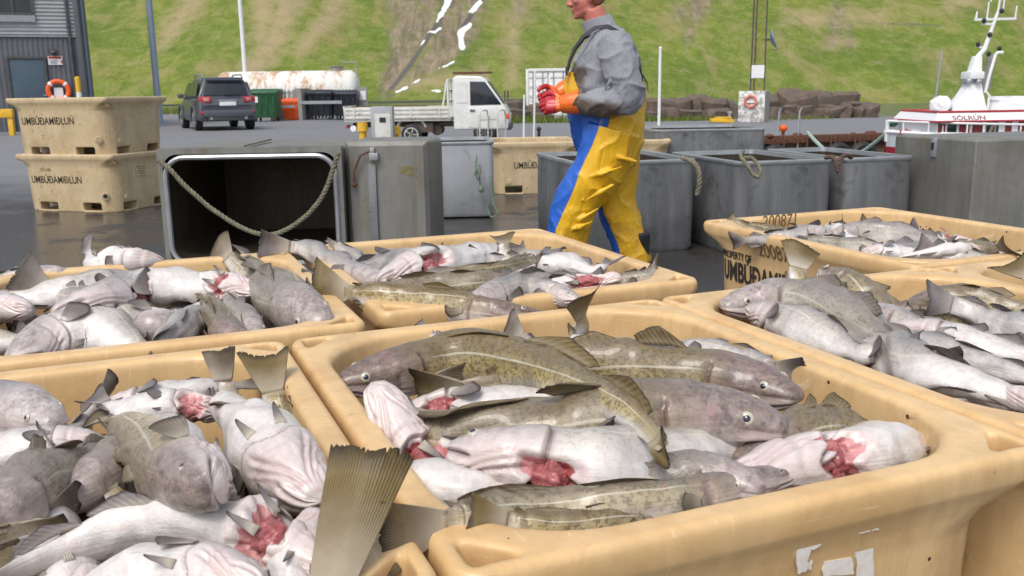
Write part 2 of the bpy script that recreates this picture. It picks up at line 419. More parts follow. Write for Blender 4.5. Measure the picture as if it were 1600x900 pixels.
# --- building --------------------------------------------------------------
S('cladding_dark', (.125, .13, .145), (.10, .105, .12), .5, scale=1.5, spec=.3)
S('cladding_light', (.42, .43, .44), (.34, .35, .36), .45, scale=1.5, metal=.2)
S('door_blue', (.06, .095, .13), (.05, .08, .11), .45, scale=2)
S('frame_grey', (.30, .31, .33), (.25, .26, .28), .5)
def building():
    yaw = math.radians(22)
    c = PD(127, 100, 34.0); g = empty('harbour_building', (c.x, c.y, 0), yaw)
    tag(g, 'dark grey corrugated harbour building with blue door at the left edge', 'building')
    W_, Dp, H0, H1 = 12.0, 9.0, 3.25, 7.4
    # lower wall: vertical ribs
    mb = MB(); poly = []
    n = int(W_ / .16)
    for i in range(n):
        x = -W_ + i * .16; poly += [(x, 0), (x + .05, -.03), (x + .09, -.03), (x + .14, 0)]
    poly += [(0, 0), (0, .3), (-W_, .3)]
    mb.prism(poly, 0, H0, 'z'); mb.build('lower_wall', MAT['cladding_dark'], g)
    mb = MB(); poly = []
    n = int((H1 - H0) / .13)
    for i in range(n):
        z = H0 + .06 + i * .13; poly += [(-.02, z), (-.065, z + .03), (-.065, z + .065), (-.02, z + .1)]
    poly += [(.3, H1), (.3, H0 + .06)]
    mb.prism(poly, -W_, 0, 'x'); mb.build('upper_wall', MAT['cladding_light'], g)
    mb = MB(); mb.box((-W_ / 2, -.03, H0 + .03), (W_, .1, .055)); mb.build('flashing', MAT['frame_grey'], g)
    mb = MB(); n = int(Dp / .16); poly = []
    for i in range(n):
        y = .3 + i * .16; poly += [(.006, y), (.036, y + .05), (.036, y + .09), (.006, y + .14)]
    poly += [(.006, Dp), (-.3, Dp), (-.3, .3)]
    mb.prism(poly, 0, H1, 'z'); mb.build('side_wall', MAT['cladding_dark'], g)
    mb = MB(); mb.box((-W_ / 2, Dp / 2, H1 + .1), (W_ + .3, Dp + .3, .2)); mb.build('roof', MAT['dark_grey'], g)
    mb = MB(); mb.box((.0, -.05, H1 / 2), (.16, .13, H1)); mb.build('corner_trim', MAT['cladding_dark'], g, bevel=.01)
    # downpipes
    for dx, dy in ((-.28, -.12), (.16, .7)):
        mb = MB(); mb.cyl((dx, dy, 0), (dx, dy, H1), .055); [mb.cyl((dx, dy, z), (dx, dy, z + .05), .075) for z in (1.6, 3.6, 5.6)]; mb.build('downpipe', MAT['blue_grey_paint'] if dx > 0 else MAT['dark_grey'], g)
    # door
    d = MB(); d.box((-1.75, -.04, 1.25), (1.1, .05, 2.5)); dr = d.build('door', MAT['door_blue'], g, bevel=.006)
    f = MB()
    for x in (-2.34, -1.16): f.box((x, -.055, 1.29), (.07, .1, 2.58))
    f.box((-1.75, -.055, 2.55), (1.1, .1, .07)); f.build('door_frame', MAT['dark_grey'], g)
    h = MB(); h.bar((-1.32, -.11, 1.25), (-1.2, -.11, 1.25), .03); h.cyl((-1.25, -.11, 1.25), (-1.25, -.06, 1.25), .02); h.build('handle', MAT['chrome'], dr)
    # window upstairs
    wf = MB(); wx0, wx1, wz0, wz1 = -4.6, -1.35, 4.02, 5.2
    for a, b in (((wx0, wz0), (wx1, wz0)), ((wx0, wz1), (wx1, wz1))): wf.box(((a[0] + b[0]) / 2, -.08, a[1]), (wx1 - wx0, .1, .09))
    for x in (wx0, (wx0 + wx1) / 2 - .3, wx1 - .62, wx1): wf.box((x, -.08, (wz0 + wz1) / 2), (.08, .094, wz1 - wz0 - .09))
    wo_ = wf.build('window', MAT['dark_grey'], g)
    pn = MB(); pn.box(((wx0 + wx1) / 2, -.06, (wz0 + wz1) / 2), (wx1 - wx0 - .08, .03, wz1 - wz0 - .08)); pn.build('pane', MAT['glass_dark'], wo_)
    sl_ = MB(); sl_.box(((wx0 + wx1) / 2, -.1, wz0 - .16), (wx1 - wx0 + .1, .12, .22)); sl_.build('window_sill', MAT['frame_grey'], g)
    lp = MB(); lp.box((-.85, -.1, 2.78), (.16, .14, .1)); lp.ball((-.85, -.16, 2.72), .11, (1, 1, .7)); lp.build('wall_lamp', MAT['dark_grey'], g)
    # warning sign
    s_ = MB(); s_.box((-.82, -.05, 2.45), (.46, .03, .30)); sg = s_.build('wall_sign', MAT['clean_white'], g)
    s_ = MB(); s_.box((-.82, -.068, 2.55), (.42, .008, .08)); s_.box((-.62, -.068, 2.40), (.05, .008, .12)); s_.build('sign_print', [MAT['red_paint']], sg)
    s_ = MB()
    for k, z in enumerate((2.46, 2.42, 2.38, 2.34)): s_.box((-.88, -.068, z), (.26 - .04 * (k % 2), .008, .014))
    s_.build('sign_text', MAT['dark_grey'], sg)
    # lifebuoy and yellow post hang/stand in front
    def wpt(x, y, z): return g_m @ Vector((x, y, z))
    global g_m
    g_m = Matrix.Translation(Vector((c.x, c.y, 0))) @ Matrix.Rotation(yaw, 4, 'Z')
    L = empty('lifebuoy', wpt(-.83, -.16, 1.40), yaw); tag(L, 'bright orange lifebuoy ring hung on the grey building wall', 'lifebuoy')
    mb = MB(); R0, r0 = .33, .085
    ls = [[(math.cos(a) * (R0 + r0 * math.cos(b)), r0 * .8 * math.sin(b), math.sin(a) * (R0 + r0 * math.cos(b))) for b in [2 * math.pi * j / 10 for j in range(10)]] for a in [2 * math.pi * i / 32 for i in range(33)]]
    mb.loops(ls, cap0=False, cap1=False); mb.build('ring', MAT['orange'], L)
    for k in range(4):
        a = math.pi / 4 + k * math.pi / 2; mb = MB(); ls = [[(math.cos(q) * (R0 + (r0 + .004) * math.cos(b)), (r0 + .004) * .82 * math.sin(b), math.sin(q) * (R0 + (r0 + .004) * math.cos(b))) for b in [2 * math.pi * j / 10 for j in range(10)]] for q in (a - .13, a, a + .13)]
        mb.loops(ls, cap0=False, cap1=False); mb.build('band', MAT['clean_white'], L)
    mb = MB(); mb.box((0, .08, -.12), (.3, .06, .46)); mb.build('bracket', MAT['clean_white'], L, bevel=.02)
    y = empty('bollard_post', wpt(-.16, -.5, 0), yaw); tag(y, 'yellow topped white marker post beside the lifebuoy', 'post')
    mb = MB(); mb.cyl((0, 0, 0), (0, 0, 1.35), .09); mb.build('post', MAT['white_paint'], y)
    mb = MB(); mb.cyl((0, 0, 1.35), (0, 0, 1.85), .092); mb.ball((0, 0, 1.85), .09, (1, 1, .4)); mb.build('cap', MAT['yellow_paint'], y)
    # small grey rail + yellow crash barrier left of the tubs
building()
p = PD(20, 170, 30.0); o = empty('crash_barrier', (p.x, p.y, 0)); tag(o, 'yellow crash barrier beam in front of the building at the left edge', 'barrier')
mb = MB(); mb.box((-1.4, 0, p.z - .14), (2.8, .16, .28)); mb.build('beam', MAT['yellow_paint'], o, bevel=.03)
for x in (-.12, -2.4):
    mb = MB(); mb.box((x, .02, (p.z - .28) / 2), (.16, .12, p.z - .28)); mb.build('post', MAT['yellow_paint'], o, bevel=.01)

# --- poles -----------------------------------------------------------------
def pole(name, label, base_px, dist, r0, r1, h, mat, lean=(0, 0), cat='pole', extra=None, zb=None):
    p = PD(base_px, 170, dist); z = gz(p.x, p.y) if zb is None else zb
    o = empty(name, (p.x, p.y, z)); tag(o, label, cat)
    mb = MB(); mb.cyl((0, 0, 0), (lean[0], lean[1], h), r0, r1, 16); mb.build('shaft', mat, o)
    mb = MB(); mb.cyl((0, 0, 0), (0, 0, .04), r0 * 2.2, n=12); [mb.cyl((r0 * 1.7 * math.cos(a), r0 * 1.7 * math.sin(a), .04), (r0 * 1.7 * math.cos(a), r0 * 1.7 * math.sin(a), .09), .02, n=6) for a in (.8, 2.4, 3.9, 5.5)]
    mb.build('base_plate', MAT['galvanised'], o)
    return o
pole('lamp_post', 'thick blue grey lamp post rising beside the building', 248, 38, .13, .115, 8, MAT['blue_grey_paint'], cat='lamp post')
pole('flag_pole', 'slim white flagpole standing in front of the tank', 387, 52, .13, .10, 9, MAT['clean_white'], cat='flagpole')
o = pole('marker_pole', 'short bare white pole with rounded tip behind the fisherman', 1030, 29.6, .05, .045, 2.75, MAT['clean_white'], zb=-.35)
mb = MB(); mb.ball((0, 0, 2.75), .055); mb.build('tip', MAT['clean_white'], o)
pole('aerial_pole', 'thin leaning grey pole behind the red and white boat', 1459, 40, .05, .04, 2.9, MAT['galvanised'], lean=(.14, 0), zb=-.35)

# --- white tank, bins and fence ----------------------------------------------
def tank():
    d = 50.; a = PD(330, 146, d); b = PD(557, 146, d); L = b.x - a.x; r = 1.13
    o = empty('storage_tank', ((a.x + b.x) / 2, d + r, 0)); tag(o, 'long white rust streaked cylindrical tank lying behind the bins', 'tank')
    t = NT('rusty_tank'); co = t.co('Object'); st = t.co('Object', (1, .35, .35)); n = t.noise(st, 1.6, 6, .7, .3); n2 = t.noise(co, 7, 6, .7)
    z = t.sep(co, 2)
    msk = t.math('MULTIPLY', t.ramp(n, [(.47, 0.), (.58, 1.)]), t.ramp(n2, [(.3, .3), (.6, 1.)]))
    c = t.mix(msk, t.mix(n2, (.80, .79, .74), (.66, .65, .60)), t.mix(n2, (.55, .30, .10), (.30, .13, .05)))
    t.P(Base_Color=c, Roughness=.55); MAT['tank'] = t.m
    mb = MB(); ls = []
    for x, q in ((-L / 2, .3), (-L / 2 + .06, .62), (-L / 2 + .2, .86), (-L / 2 + .4, 1), (L / 2 - .4, 1), (L / 2 - .2, .86), (L / 2 - .06, .62), (L / 2, .3)):
        ls.append([(x, r * q * math.cos(k), 1.25 + r * q * math.sin(k)) for k in [2 * math.pi * i / 40 for i in range(40)]])
    mb.loops(ls); mb.build('shell', MAT['tank'], o, smooth=.9)
    for x in (-L / 2 + 1.6, L / 2 - 1.6):
        mb = MB(); mb.box((x, 0, .16), (.5, 1.6, .34)); mb.build('saddle', MAT['concrete'], o)
    mb = MB(); mb.cyl((L / 2 - 1.2, 0, 2.3), (L / 2 - 1.2, 0, 2.56), .35, n=18); mb.cyl((L / 2 - 1.2, 0, 2.56), (L / 2 - 1.2, 0, 2.6), .4, n=18); mb.build('manhole', MAT['concrete'], o)
    mb = MB(); mb.tube([(L / 2 - .9, 0, 2.3), (L / 2 - .9, 0, 2.8), (L / 2 - .1, 0, 2.8), (L / 2 - .1, 0, 2.0)], .035); mb.build('guard_rail', MAT['galvanised'], o)
tank()
def fence():
    d = 44.5; o = empty('bin_enclosure', (0, d, 0)); tag(o, 'grey concrete bin enclosure with slatted panels behind the dumpsters', 'enclosure')
    X = lambda px_: PD(px_, 150, d).x
    zt = 1.42
    S('enclosure_concrete', (.33, .32, .30), (.26, .25, .24), .85, scale=3, bump=.2, spots=((.2, .19, .17), .4, 3))
    def panel(a, b, nm, slats=False):
        mb = MB(); xa, xb = X(a), X(b)
        if not slats: mb.box(((xa + xb) / 2, 0, zt / 2), (xb - xa, .16, zt))
        else:
            n = max(2, int((xb - xa) / .16))
            for i in range(n): mb.box((xa + (i + .5) * (xb - xa) / n, .1, zt / 2 - .02), (.10, .05, zt - .1))
            mb.box(((xa + xb) / 2, .14, zt - .2), (xb - xa, .03, .08)); mb.box(((xa + xb) / 2, .14, .5), (xb - xa, .03, .08))
        return mb.build(nm, MAT['enclosure_concrete'] if not slats else MAT['galvanised'], o)
    panel(418, 441, 'concrete_panel'); panel(441, 461, 'slat_panel', True); panel(461, 482, 'concrete_panel'); panel(482, 555, 'slat_panel', True); panel(555, 574, 'concrete_panel')
    for a in (440, 482):
        mb = MB(); x = X(a); mb.box((x, -1.0, .7), (.18, 1.9, 1.4)); mb.build('side_wall', MAT['enclosure_concrete'], o)
    mb = MB(); mb.bar((X(439), -1.95, .62), (X(475), -1.95, .62), .05, .12); mb.build('rail', MAT['galvanised'], o)
    mb = MB(); mb.bar((X(483), -1.95, .78), (X(545), -1.95, .78), .05, .14); mb.build('rail', MAT['galvanised'], o)
    mb = MB(); mb.box((X(567), -.12, 1.05), (.32, .03, .42)); mb.build('notice', MAT['clean_white'], o)
fence()
def bin_(name, label, pxa, pxb, ztop, d, mat, lidmat, cat, wheels=True):
    a = PD(pxa, 165, d); b = PD(pxb, 165, d); W_ = b.x - a.x; o = empty(name, ((a.x + b.x) / 2, d, gz(a.x, d))); tag(o, label, cat)
    h0 = .17 if wheels else .02
    mb = MB(); ls = []
    for z, q in ((h0, .84), (h0 + .15, .88), (ztop - .2, 1.0), (ztop - .16, 1.05), (ztop - .1, 1.05), (ztop - .1, .9)):
        ls.append([(sx * W_ / 2 * q, sy * .5 * q, z) for sx, sy in ((-1, -1), (1, -1), (1, 1), (-1, 1))])
    mb.loops(ls); 
    for k in range(4): mb.box((-W_ * .36 + k * W_ * .24, -.48, (h0 + ztop) / 2 - .05), (.05, .08, (ztop - h0) * .6))
    mb.build('body', mat, o, bevel=.015)
    mb = MB(); ls = []
    for z, q, r in ((ztop - .09, 1.08, 1.08), (ztop - .05, 1.08, 1.06), (ztop + .02, .98, .8), (ztop + .05, .8, .45)): ls.append([(sx * W_ / 2 * q, sy * .5 * r, z) for sx, sy in ((-1, -1), (1, -1), (1, 1), (-1, 1))])
    mb.loops(ls); mb.build('lid', lidmat, o, bevel=.012)
    if wheels:
        for sx in (-1, 1):
            for sy in (-1, 1):
                mb = MB(); mb.cyl((sx * W_ * .34 - .03, sy * .36, .085), (sx * W_ * .34 + .03, sy * .36, .085), .085); mb.build('wheel', MAT['black_rubber'], o)
    return o
g = bin_('wheeled_bin', 'dark green wheeled dumpster to the left of the enclosure', 396, 437, 1.36, 41.5, MAT['green_plastic'], MAT['green_plastic'], 'dumpster')
mb = MB(); mb.box((-.3, -.505, .95), (.13, .02, .26)); mb.build('sticker', MAT['clean_white'], g)
bin_('grit_bin', 'small bright orange bin standing inside the enclosure', 445, 471, .93, 43.2, MAT['orange'], MAT['orange'], 'bin', False)
bin_('wheeled_bin', 'left black dumpster behind the grey rail', 484, 522, 1.3, 43.6, MAT['black_plastic'], MAT['black_plastic'], 'dumpster')
bin_('wheeled_bin', 'right black dumpster beside the truck tailgate', 523, 560, 1.28, 43.8, MAT['black_plastic'], MAT['black_plastic'], 'dumpster')

# --- shipping container ------------------------------------------------------
def container():
    d = 47.; a = PD(824, 150, d); b = PD(889, 150, d); W_ = b.x - a.x
    o = empty('shipping_container', ((a.x + b.x) / 2, d, -.35), math.radians(-4)); tag(o, 'weathered white shipping container behind the red gloves', 'container')
    H_ = 2.55; L = 6.
    mb = MB()
    mb.box((0, L / 2 + .08, H_ / 2), (W_, L, H_)); mb.build('box', MAT['white_paint'], o)
    for k in (-1, 1):
        mb = MB(); mb.box((k * W_ / 4, .02, H_ / 2), (W_ / 2 - .06, .06, H_ - .24)); 
        for z in np.linspace(.35, H_ - .35, 5): mb.box((k * W_ / 4, -.02, z), (W_ / 2 - .2, .05, .16))
        dr = mb.build('door', MAT['white_paint'], o, bevel=.01)
        for x in (W_ * .13, W_ * .36):
            q = MB(); q.cyl((k * x, -.07, .1), (k * x, -.07, H_ - .1), .025); q.box((k * x, -.08, 1.0), (.16, .04, .05)); q.build('lock_rod', MAT['galvanised'], dr)
    mb = MB()
    for x in (-W_ / 2, W_ / 2): mb.box((x, .0, H_ / 2), (.13, .16, H_ + .02))
    for z in (.06, H_ - .04): mb.box((0, .0, z), (W_ - .13, .15, .14))
    mb.build('frame', MAT['white_paint'], o, bevel=.01)
container()

# --- rocks -------------------------------------------------------------------
S('rock', (.16, .115, .085), (.085, .07, .06), .9, scale=1.3, bump=.8, bdist=.06, bscale=5, spots=((.30, .22, .08), .36, 2.2))
def rock(i, x, y, z, sx, sy, sz, sd, label):
    bm = bmesh.new(); bmesh.ops.create_cube(bm, size=2)
    rr = random.Random(sd)
    for v in bm.verts: v.co += Vector((rr.gauss(0, .22), rr.gauss(0, .22), rr.gauss(0, .2)))
    bmesh.ops.bevel(bm, geom=list(bm.edges), offset=.28, segments=1, affect='EDGES')
    bmesh.ops.subdivide_edges(bm, edges=list(bm.edges), cuts=3, use_grid_fill=True)
    for v in bm.verts:
        n = v.co.normalized(); f = noise.fractal(v.co * 1.3 + Vector((sd * 3.1, 0, 0)), 1, 2, 4)
        v.co += n * f * .13
        v.co = Vector((v.co.x * sx / 2, v.co.y * sy / 2, v.co.z * sz / 2))
    me = bpy.data.meshes.new('boulder'); bm.to_mesh(me); bm.free(); me.materials.append(MAT['rock'])
    me.polygons.foreach_set('use_smooth', [True] * len(me.polygons)); me.set_sharp_from_angle(angle=.5)
    o = link('boulder', me, None, (x, y, z), (0, 0, rr.uniform(-.4, .4)))
    tag(o, label, 'boulder', 'boulders of the breakwater')
ROCKS = [(800, 30, 1.0), (838, 34, 1.05), (868, 30, 1.0), (1028, 34, 1.15), (1060, 36, 1.2), (1093, 34, 1.2), (1122, 32, 1.15), (1205, 26, 1.0), (1222, 34, 1.25), (1250, 40, 1.3), (1285, 34, 1.35), (1312, 40, 1.3), (1345, 34, .8), (1012, 24, .8), (1140, 22, .9), (1265, 26, .6), (1300, 30, .6), (1240, 30, .7)] + [(q_, 15 + (q_ * 7) % 9, .45 + (q_ * 13 % 10) * .03) for q_ in (806, 850, 1020, 1046, 1078, 1108, 1132, 1212, 1232, 1258, 1278, 1296, 1322, 1338, 1356)]
for i, (px_, wp, hh) in enumerate(ROCKS):
    d = 46.5 + (i % 3) * .5 - (.9 + .3 * (i % 3) if i > 14 else 0); p = PD(px_, 170, d); s = d / FPX
    place = 'left of the fisherman' if px_ < 900 else ('between the fisherman and the lattice mast' if px_ < 1150 else 'right of the lattice mast')
    rock(i, p.x, d + .4, -.38 + hh * .40, wp * s * 1.25, 1.5, hh * 1.1, i + 1, 'rough brown breakwater boulder ' + place)

# ================================================================== FISH TUBS
YAW = math.radians(22.47)
TA = Vector((math.cos(YAW), math.sin(YAW), 0)); TB = Vector((-math.sin(YAW), math.cos(YAW), 0))
TC = Vector((0.1606, 1.8044, 0))
RIM = 0.60
def tl(a, b, z=0): return TC + TA * a + TB * b + Vector((0, 0, z))

def mat_tub(name, base, dark, dirt=.36):
    t = NT(name); co = t.co('Object'); n1 = t.noise(co, 3, 5, .6); n2 = t.noise(co, 22, 7, .7, .3); n3 = t.noise(co, 90, 3, .6)
    vst = t.noise(t.co('Object', (14, 14, 1.2)), 1.0, 5, .65)
    c = t.mix(t.ramp(n1, [(.3, 0.), (.7, 1.)]), base, dark)
    c = t.mix(t.ramp(vst, [(.47, 0.), (.74, .42)]), c, tuple(x * .62 for x in dark))
    c = t.mix(t.ramp(n2, [(1 - dirt, 0.), (1 - dirt + .1, .75)]), c, (.16, .09, .045))
    c = t.mix(t.ramp(n2, [(.22, .55), (.34, 0.)]), c, (.86, .70, .45))
    sm_ = t.noise(co, 5.5, 7, .7, .8); c = t.mix(t.ramp(sm_, [(.48, 0.), (.68, .65)]), c, tuple(x * y for x, y in zip(dark, (.82, .74, .66))))
    scr = t.noise(t.co('Object', (3, 3, 70), (1, 2, 3)), 1.5, 4, .7, 1.2); scr2 = t.noise(t.co('Object', (60, 5, 5), (4, 1, 3)), 1.2, 4, .7, 1.5)
    c = t.mix(t.ramp(t.math('MAXIMUM', scr, scr2), [(.64, 0.), (.71, .42)]), c, (.86, .74, .54))
    bl = t.noise(co, 9, 6, .7, 1.0); c = t.mix(t.ramp(bl, [(.63, 0.), (.72, .4)]), c, (.50, .22, .15))
    sp = t.n('TexVoronoi', 'Distance', None, Vector=co, Scale=17.); rn = t.n('TexVoronoi', 'Color', None, Vector=co, Scale=17.)
    c = t.mix(t.math('MULTIPLY', t.math('LESS_THAN', sp, .075), t.math('GREATER_THAN', t.sep(rn, 0), .72)), c, (.10, .03, .02))
    t.P(Base_Color=c, Roughness=t.math('MULTIPLY_ADD', n2, .3, .22), Specular_IOR_Level=.45, Subsurface_Weight=.0,
        Normal=t.bump(t.math('ADD', t.math('MULTIPLY', n2, .7), t.math('MULTIPLY', n3, .25)), .14, .004))
    return t.m
MAT['tub'] = mat_tub('tub_plastic', (.74, .515, .265), (.65, .43, .20))
MAT['tub_old'] = mat_tub('old_tub_plastic', (.60, .475, .30), (.50, .385, .225), .42)

def rrect(hw, hd, r, z, k=7, mside=5):
    pts = []
    for cx, cy, a0 in ((hw - r, hd - r, 0), (-hw + r, hd - r, 90), (-hw + r, -hd + r, 180), (hw - r, -hd + r, 270)):
        arc = [(cx + r * math.cos(math.radians(a0 + 90 * i / k)), cy + r * math.sin(math.radians(a0 + 90 * i / k)), z) for i in range(k + 1)]
        if pts:
            p, q = pts[-1], arc[0]
            pts += [tuple(p[j] + (q[j] - p[j]) * i / mside for j in range(3)) for i in range(1, mside)]
        pts += arc
    p, q = pts[-1], pts[0]
    pts += [tuple(p[j] + (q[j] - p[j]) * i / mside for j in range(3)) for i in range(1, mside)]
    return pts

def tub_mesh():
    mb = MB()
    L = [(.0, .462, .55, .15), (.13, .472, .56, .16), (.40, .486, .574, .18), (.47, .490, .578, .185), (.505, .496, .584, .15), (.53, .503, .591, .09), (.548, .511, .598, .05),
         (.565, .514, .600, .038), (.588, .514, .600, .036), (.600, .506, .592, .034), (.600, .468, .552, .20), (.590, .460, .544, .21), (.45, .452, .536, .20), (.135, .425, .51, .18), (.12, .40, .48, .16)]
    mb.loops([rrect(hw, hd, r, z) for z, hw, hd, r in L])
    cut = MB()
    for sx in (-1, 1):
        for sy in (-1, 1):
            q = [(.488, .575), (.488, .497), (.405, .575)]
            poly = [(sx * a, sy * b) for a, b in q]
            if sx * sy < 0: poly = poly[::-1]
            cut.prism(poly, .50, .66, 'z')
    for s in (-.24, .24):
        cut.box((s, 0, .055), (.20, 1.6, .082)); cut.box((0, s * 1.12, .055), (1.6, .22, .083))
    me = remeshed(mb, 'fish_tub', MAT['tub'], .0072, 3, cut)
    for v in me.vertices: v.co.y *= 1.03
    return me
TUB = tub_mesh()
TUB_OLD = TUB.copy(); TUB_OLD.materials.clear(); TUB_OLD.materials.append(MAT['tub_old'])

def tub(label, a=None, b=None, loc=None, yaw=YAW, me=None):
    p = tl(a, b) if loc is None else Vector(loc)
    o = link('fish_tub', me or TUB, None, p, (0, 0, yaw)); tag(o, label, 'fish tub', 'yellow insulated fish tubs')
    # drain plugs low on two faces
    mb = MB()
    for (p_, q_) in (((-.30, -.566, .15), (-.30, -.585, .15)),): mb.cyl(p_, q_, .035, .03, 16); mb.cyl(q_, (q_[0], q_[1] - .004, q_[2]), .018, .018, 10)
    mb.build('drain_plug', MAT['tub_old'], o)
    return o
from mathutils.bvhtree import BVHTree
TUB_BVH = BVHTree.FromPolygons([v.co.copy() for v in TUB.vertices], [tuple(p.vertices) for p in TUB.polygons])
def conform(o, ax):                       # lay the print on the curved wall
    M_ = Matrix.Translation(o.location) @ o.rotation_euler.to_matrix().to_4x4(); Mi = M_.inverted(); d = Vector((1, 0, 0)) if ax == 0 else Vector((0, 1, 0))
    for v in o.data.vertices:
        q = M_ @ v.co; s0 = q - d * .12; hit = TUB_BVH.ray_cast(s0, d, .5)[0]
        if hit is not None: q[ax] = hit[ax] - .0018 - (.0008 if v.co.z > 0 else 0); v.co = Mi @ q
    o.data.update(); return o
def lettering(txt, size, mat, parent, loc, rot, squeeze=1.0, name='lettering', bold=0.0):
    cu = bpy.data.curves.new('txt', 'FONT'); cu.body = txt; cu.size = size; cu.extrude = .0008; cu.align_x = 'LEFT'; cu.offset = bold
    o = bpy.data.objects.new('txt', cu); COL.objects.link(o)
    dg = bpy.context.evaluated_depsgraph_get(); me = bpy.data.meshes.new_from_object(o.evaluated_get(dg))
    bpy.data.objects.remove(o)
    me.materials.clear(); me.materials.append(mat)
    for v in me.vertices: v.co.x *= squeeze
    return link(name, me, parent, loc, rot)
# text on the four side faces: face -y -> rot (90,0,0); face -x -> rot (90,0,-90)
def text_front(o, txt, x, z, size, mat, sq=.8, bold=0.0, name='lettering'):
    hd = np.interp(z + size * .35, [.13, .40, .47], [.577, .592, .596])
    return conform(lettering(txt, size, mat, o, (x, -hd - .004, z), (math.radians(90 - 4.0), 0, 0), sq, name, bold), 1)
def text_left(o, txt, y, z, size, mat, sq=.8, bold=0.0, name='lettering'):
    hw = np.interp(z + size * .35, [.13, .40, .47, .505], [.462, .486, .490, .496])
    return conform(lettering(txt, size, mat, o, (-hw - .010, y, z), (math.radians(90 - 4.0), 0, math.radians(-90)), sq, name, bold), 0)

T_C = tub('yellow fish tub in the centre foreground with torn white sticker scraps on its front', 0, -.0175)
T_FL = tub('yellow fish tub filling the bottom left corner, its right rim under the big olive tail', -1.04, -.012)
T_R = tub('yellow fish tub at the right, one upright olive tail standing at its left corner', 1.035, -.012)
T_XR = tub('yellow fish tub cut off by the right edge, behind the tub with the upright tail', 2.03, -0.028)
T_BL = tub('yellow fish tub at the left edge in front of the big open metal container', -.812, 1.295)
T_BC = tub('yellow fish tub behind the centre one, at the feet of the fisherman', .268, 1.378)
T_BR = tub('yellow fish tub numbered 200871 in the back right with bold black lettering', 2.028, 1.243)
# writing on the numbered tub: left face and the inside of the far wall
def on_face(o_, ax, val, x, y):          # pixel -> local point on a tub's side plane
    M_ = (Matrix.Translation(o_.location) @ Matrix.Rotation(o_.rotation_euler.z, 4, 'Z')).inverted(); a_ = M_ @ Vector((0, 0, CAMH)); b_ = M_.to_3x3() @ ray(x, y); t_ = (val - a_[ax]) / b_[ax]; return a_ + b_ * t_
q = on_face(T_BR, 0, -.494, 1187, 399); q2 = on_face(T_BR, 0, -.494, 1252, 412); text_left(T_BR, '200871', q.y, q.z, .088, MAT['brown_ink'], abs(q.y - q2.y) / .29)
q = on_face(T_BR, 0, -.488, 1129, 399); q2 = on_face(T_BR, 0, -.488, 1177, 408); text_left(T_BR, 'PROPERTY OF', q.y, q.z, .046, MAT['black_ink'], abs(q.y - q2.y) / .30, .001)
q = on_face(T_BR, 0, -.485, 1128, 432); text_left(T_BR, 'UMBÚÐAMIÐLUN', q.y, q.z, .118, MAT['black_ink'], .66, .0035)
q = on_face(T_BR, 1, .548, 1190, 357); q2 = on_face(T_BR, 1, .548, 1251, 353); lettering('200871', .085, MAT['brown_ink'], T_BR, (q.x, .545, q.z), (math.radians(92), 0, 0), abs(q.x - q2.x) / .28)
# scraps of a torn label on the front of the centre tub
def scrap(o, pts, name='sticker_scrap'):
    mb = MB(); mb.prism([(x, z) for x, z in pts], -.0015, .0015, 'y')
    z0 = sum(p[1] for p in pts) / len(pts); x0 = sum(p[0] for p in pts) / len(pts)
    mb.v = [(x - x0, y, z - z0) for x, y, z in mb.v]
    hd = np.interp(z0, [.13, .40, .47, .505], [.565, .592, .596, .602])
    return mb.build(name, MAT['scrap'], o, (x0, -hd - .003, z0), (math.radians(-5), 0, 0))
S('scrap', (.70, .67, .63), (.58, .52, .45), .6, scale=40)
def fpt(x, y):   # pixel on the front face of the centre tub -> its local x, z
    hd = .597; d = ray(x, y); n = TB; o0 = TC - TB * hd; c0 = Vector((0, 0, CAMH))
    t = (o0 - c0).dot(n) / d.dot(n); q = c0 + d * t - TC
    return (q.dot(TA), q.z)
SCR = [[(1229, 830), (1266, 825), (1265, 842), (1249, 846), (1244, 858), (1240, 878), (1228, 882), (1226, 860)],
       [(1274, 868), (1316, 864), (1318, 886), (1271, 889)], [(1322, 852), (1350, 846), (1348, 896), (1320, 900), (1326, 880), (1324, 866)],
       [(1322, 814), (1338, 812), (1338, 820), (1322, 823)], [(1342, 811), (1352, 809), (1351, 817), (1342, 818)], [(1243, 868), (1253, 866), (1252, 876), (1243, 877)]]
for s_ in SCR:
    sub = []
    for i in range(len(s_)):
        a = fpt(*s_[i]); b = fpt(*s_[(i + 1) % len(s_)])
        for k in range(3):
            u = k / 3; sub.append((a[0] + (b[0] - a[0]) * u + rnd.gauss(0, .0012), a[1] + (b[1] - a[1]) * u + rnd.gauss(0, .0012)))
    scrap(T_C, sub)

# stacked pair on the left, and two more standing behind the metal containers
c = P(181, 332, 0); YS = math.radians(73)
ex = Vector((math.cos(YS), math.sin(YS), 0)); ey = Vector((-ex.y, ex.x, 0))
def stack_tub(z, label, corner, yaw, me):
    X = Vector((math.cos(yaw), math.sin(yaw), 0)); Y = Vector((-X.y, X.x, 0))
    p = Vector(corner) + X * .43 + Y * .53; p.z = z
    return tub(label, loc=p, yaw=yaw, me=me)
S1 = stack_tub(0, 'lower beige tub of the stack standing on wet ground at the left', c, YS, TUB_OLD)
S2 = stack_tub(.575, 'upper beige tub of the stack at the left, empty and scuffed', c + Vector((-.01, .01, 0)), YS + .03, TUB_OLD)
for o_, zz in ((S1, .30), (S2, .33)):
    text_left(o_, 'UMBÚÐAMIÐLUN', .455, zz, .105, MAT['black_ink'], .78, .0012)
text_left(S1, '101548', .32, .42, .055, MAT['brown_ink'], .8)
mb = MB(); mb.box((0, 0, 0), (.18, .003, .11)); pl = mb.build('label_plate', MAT['tub_old'], S1, (-.05, -.593, .41), (math.radians(-4), 0, 0))
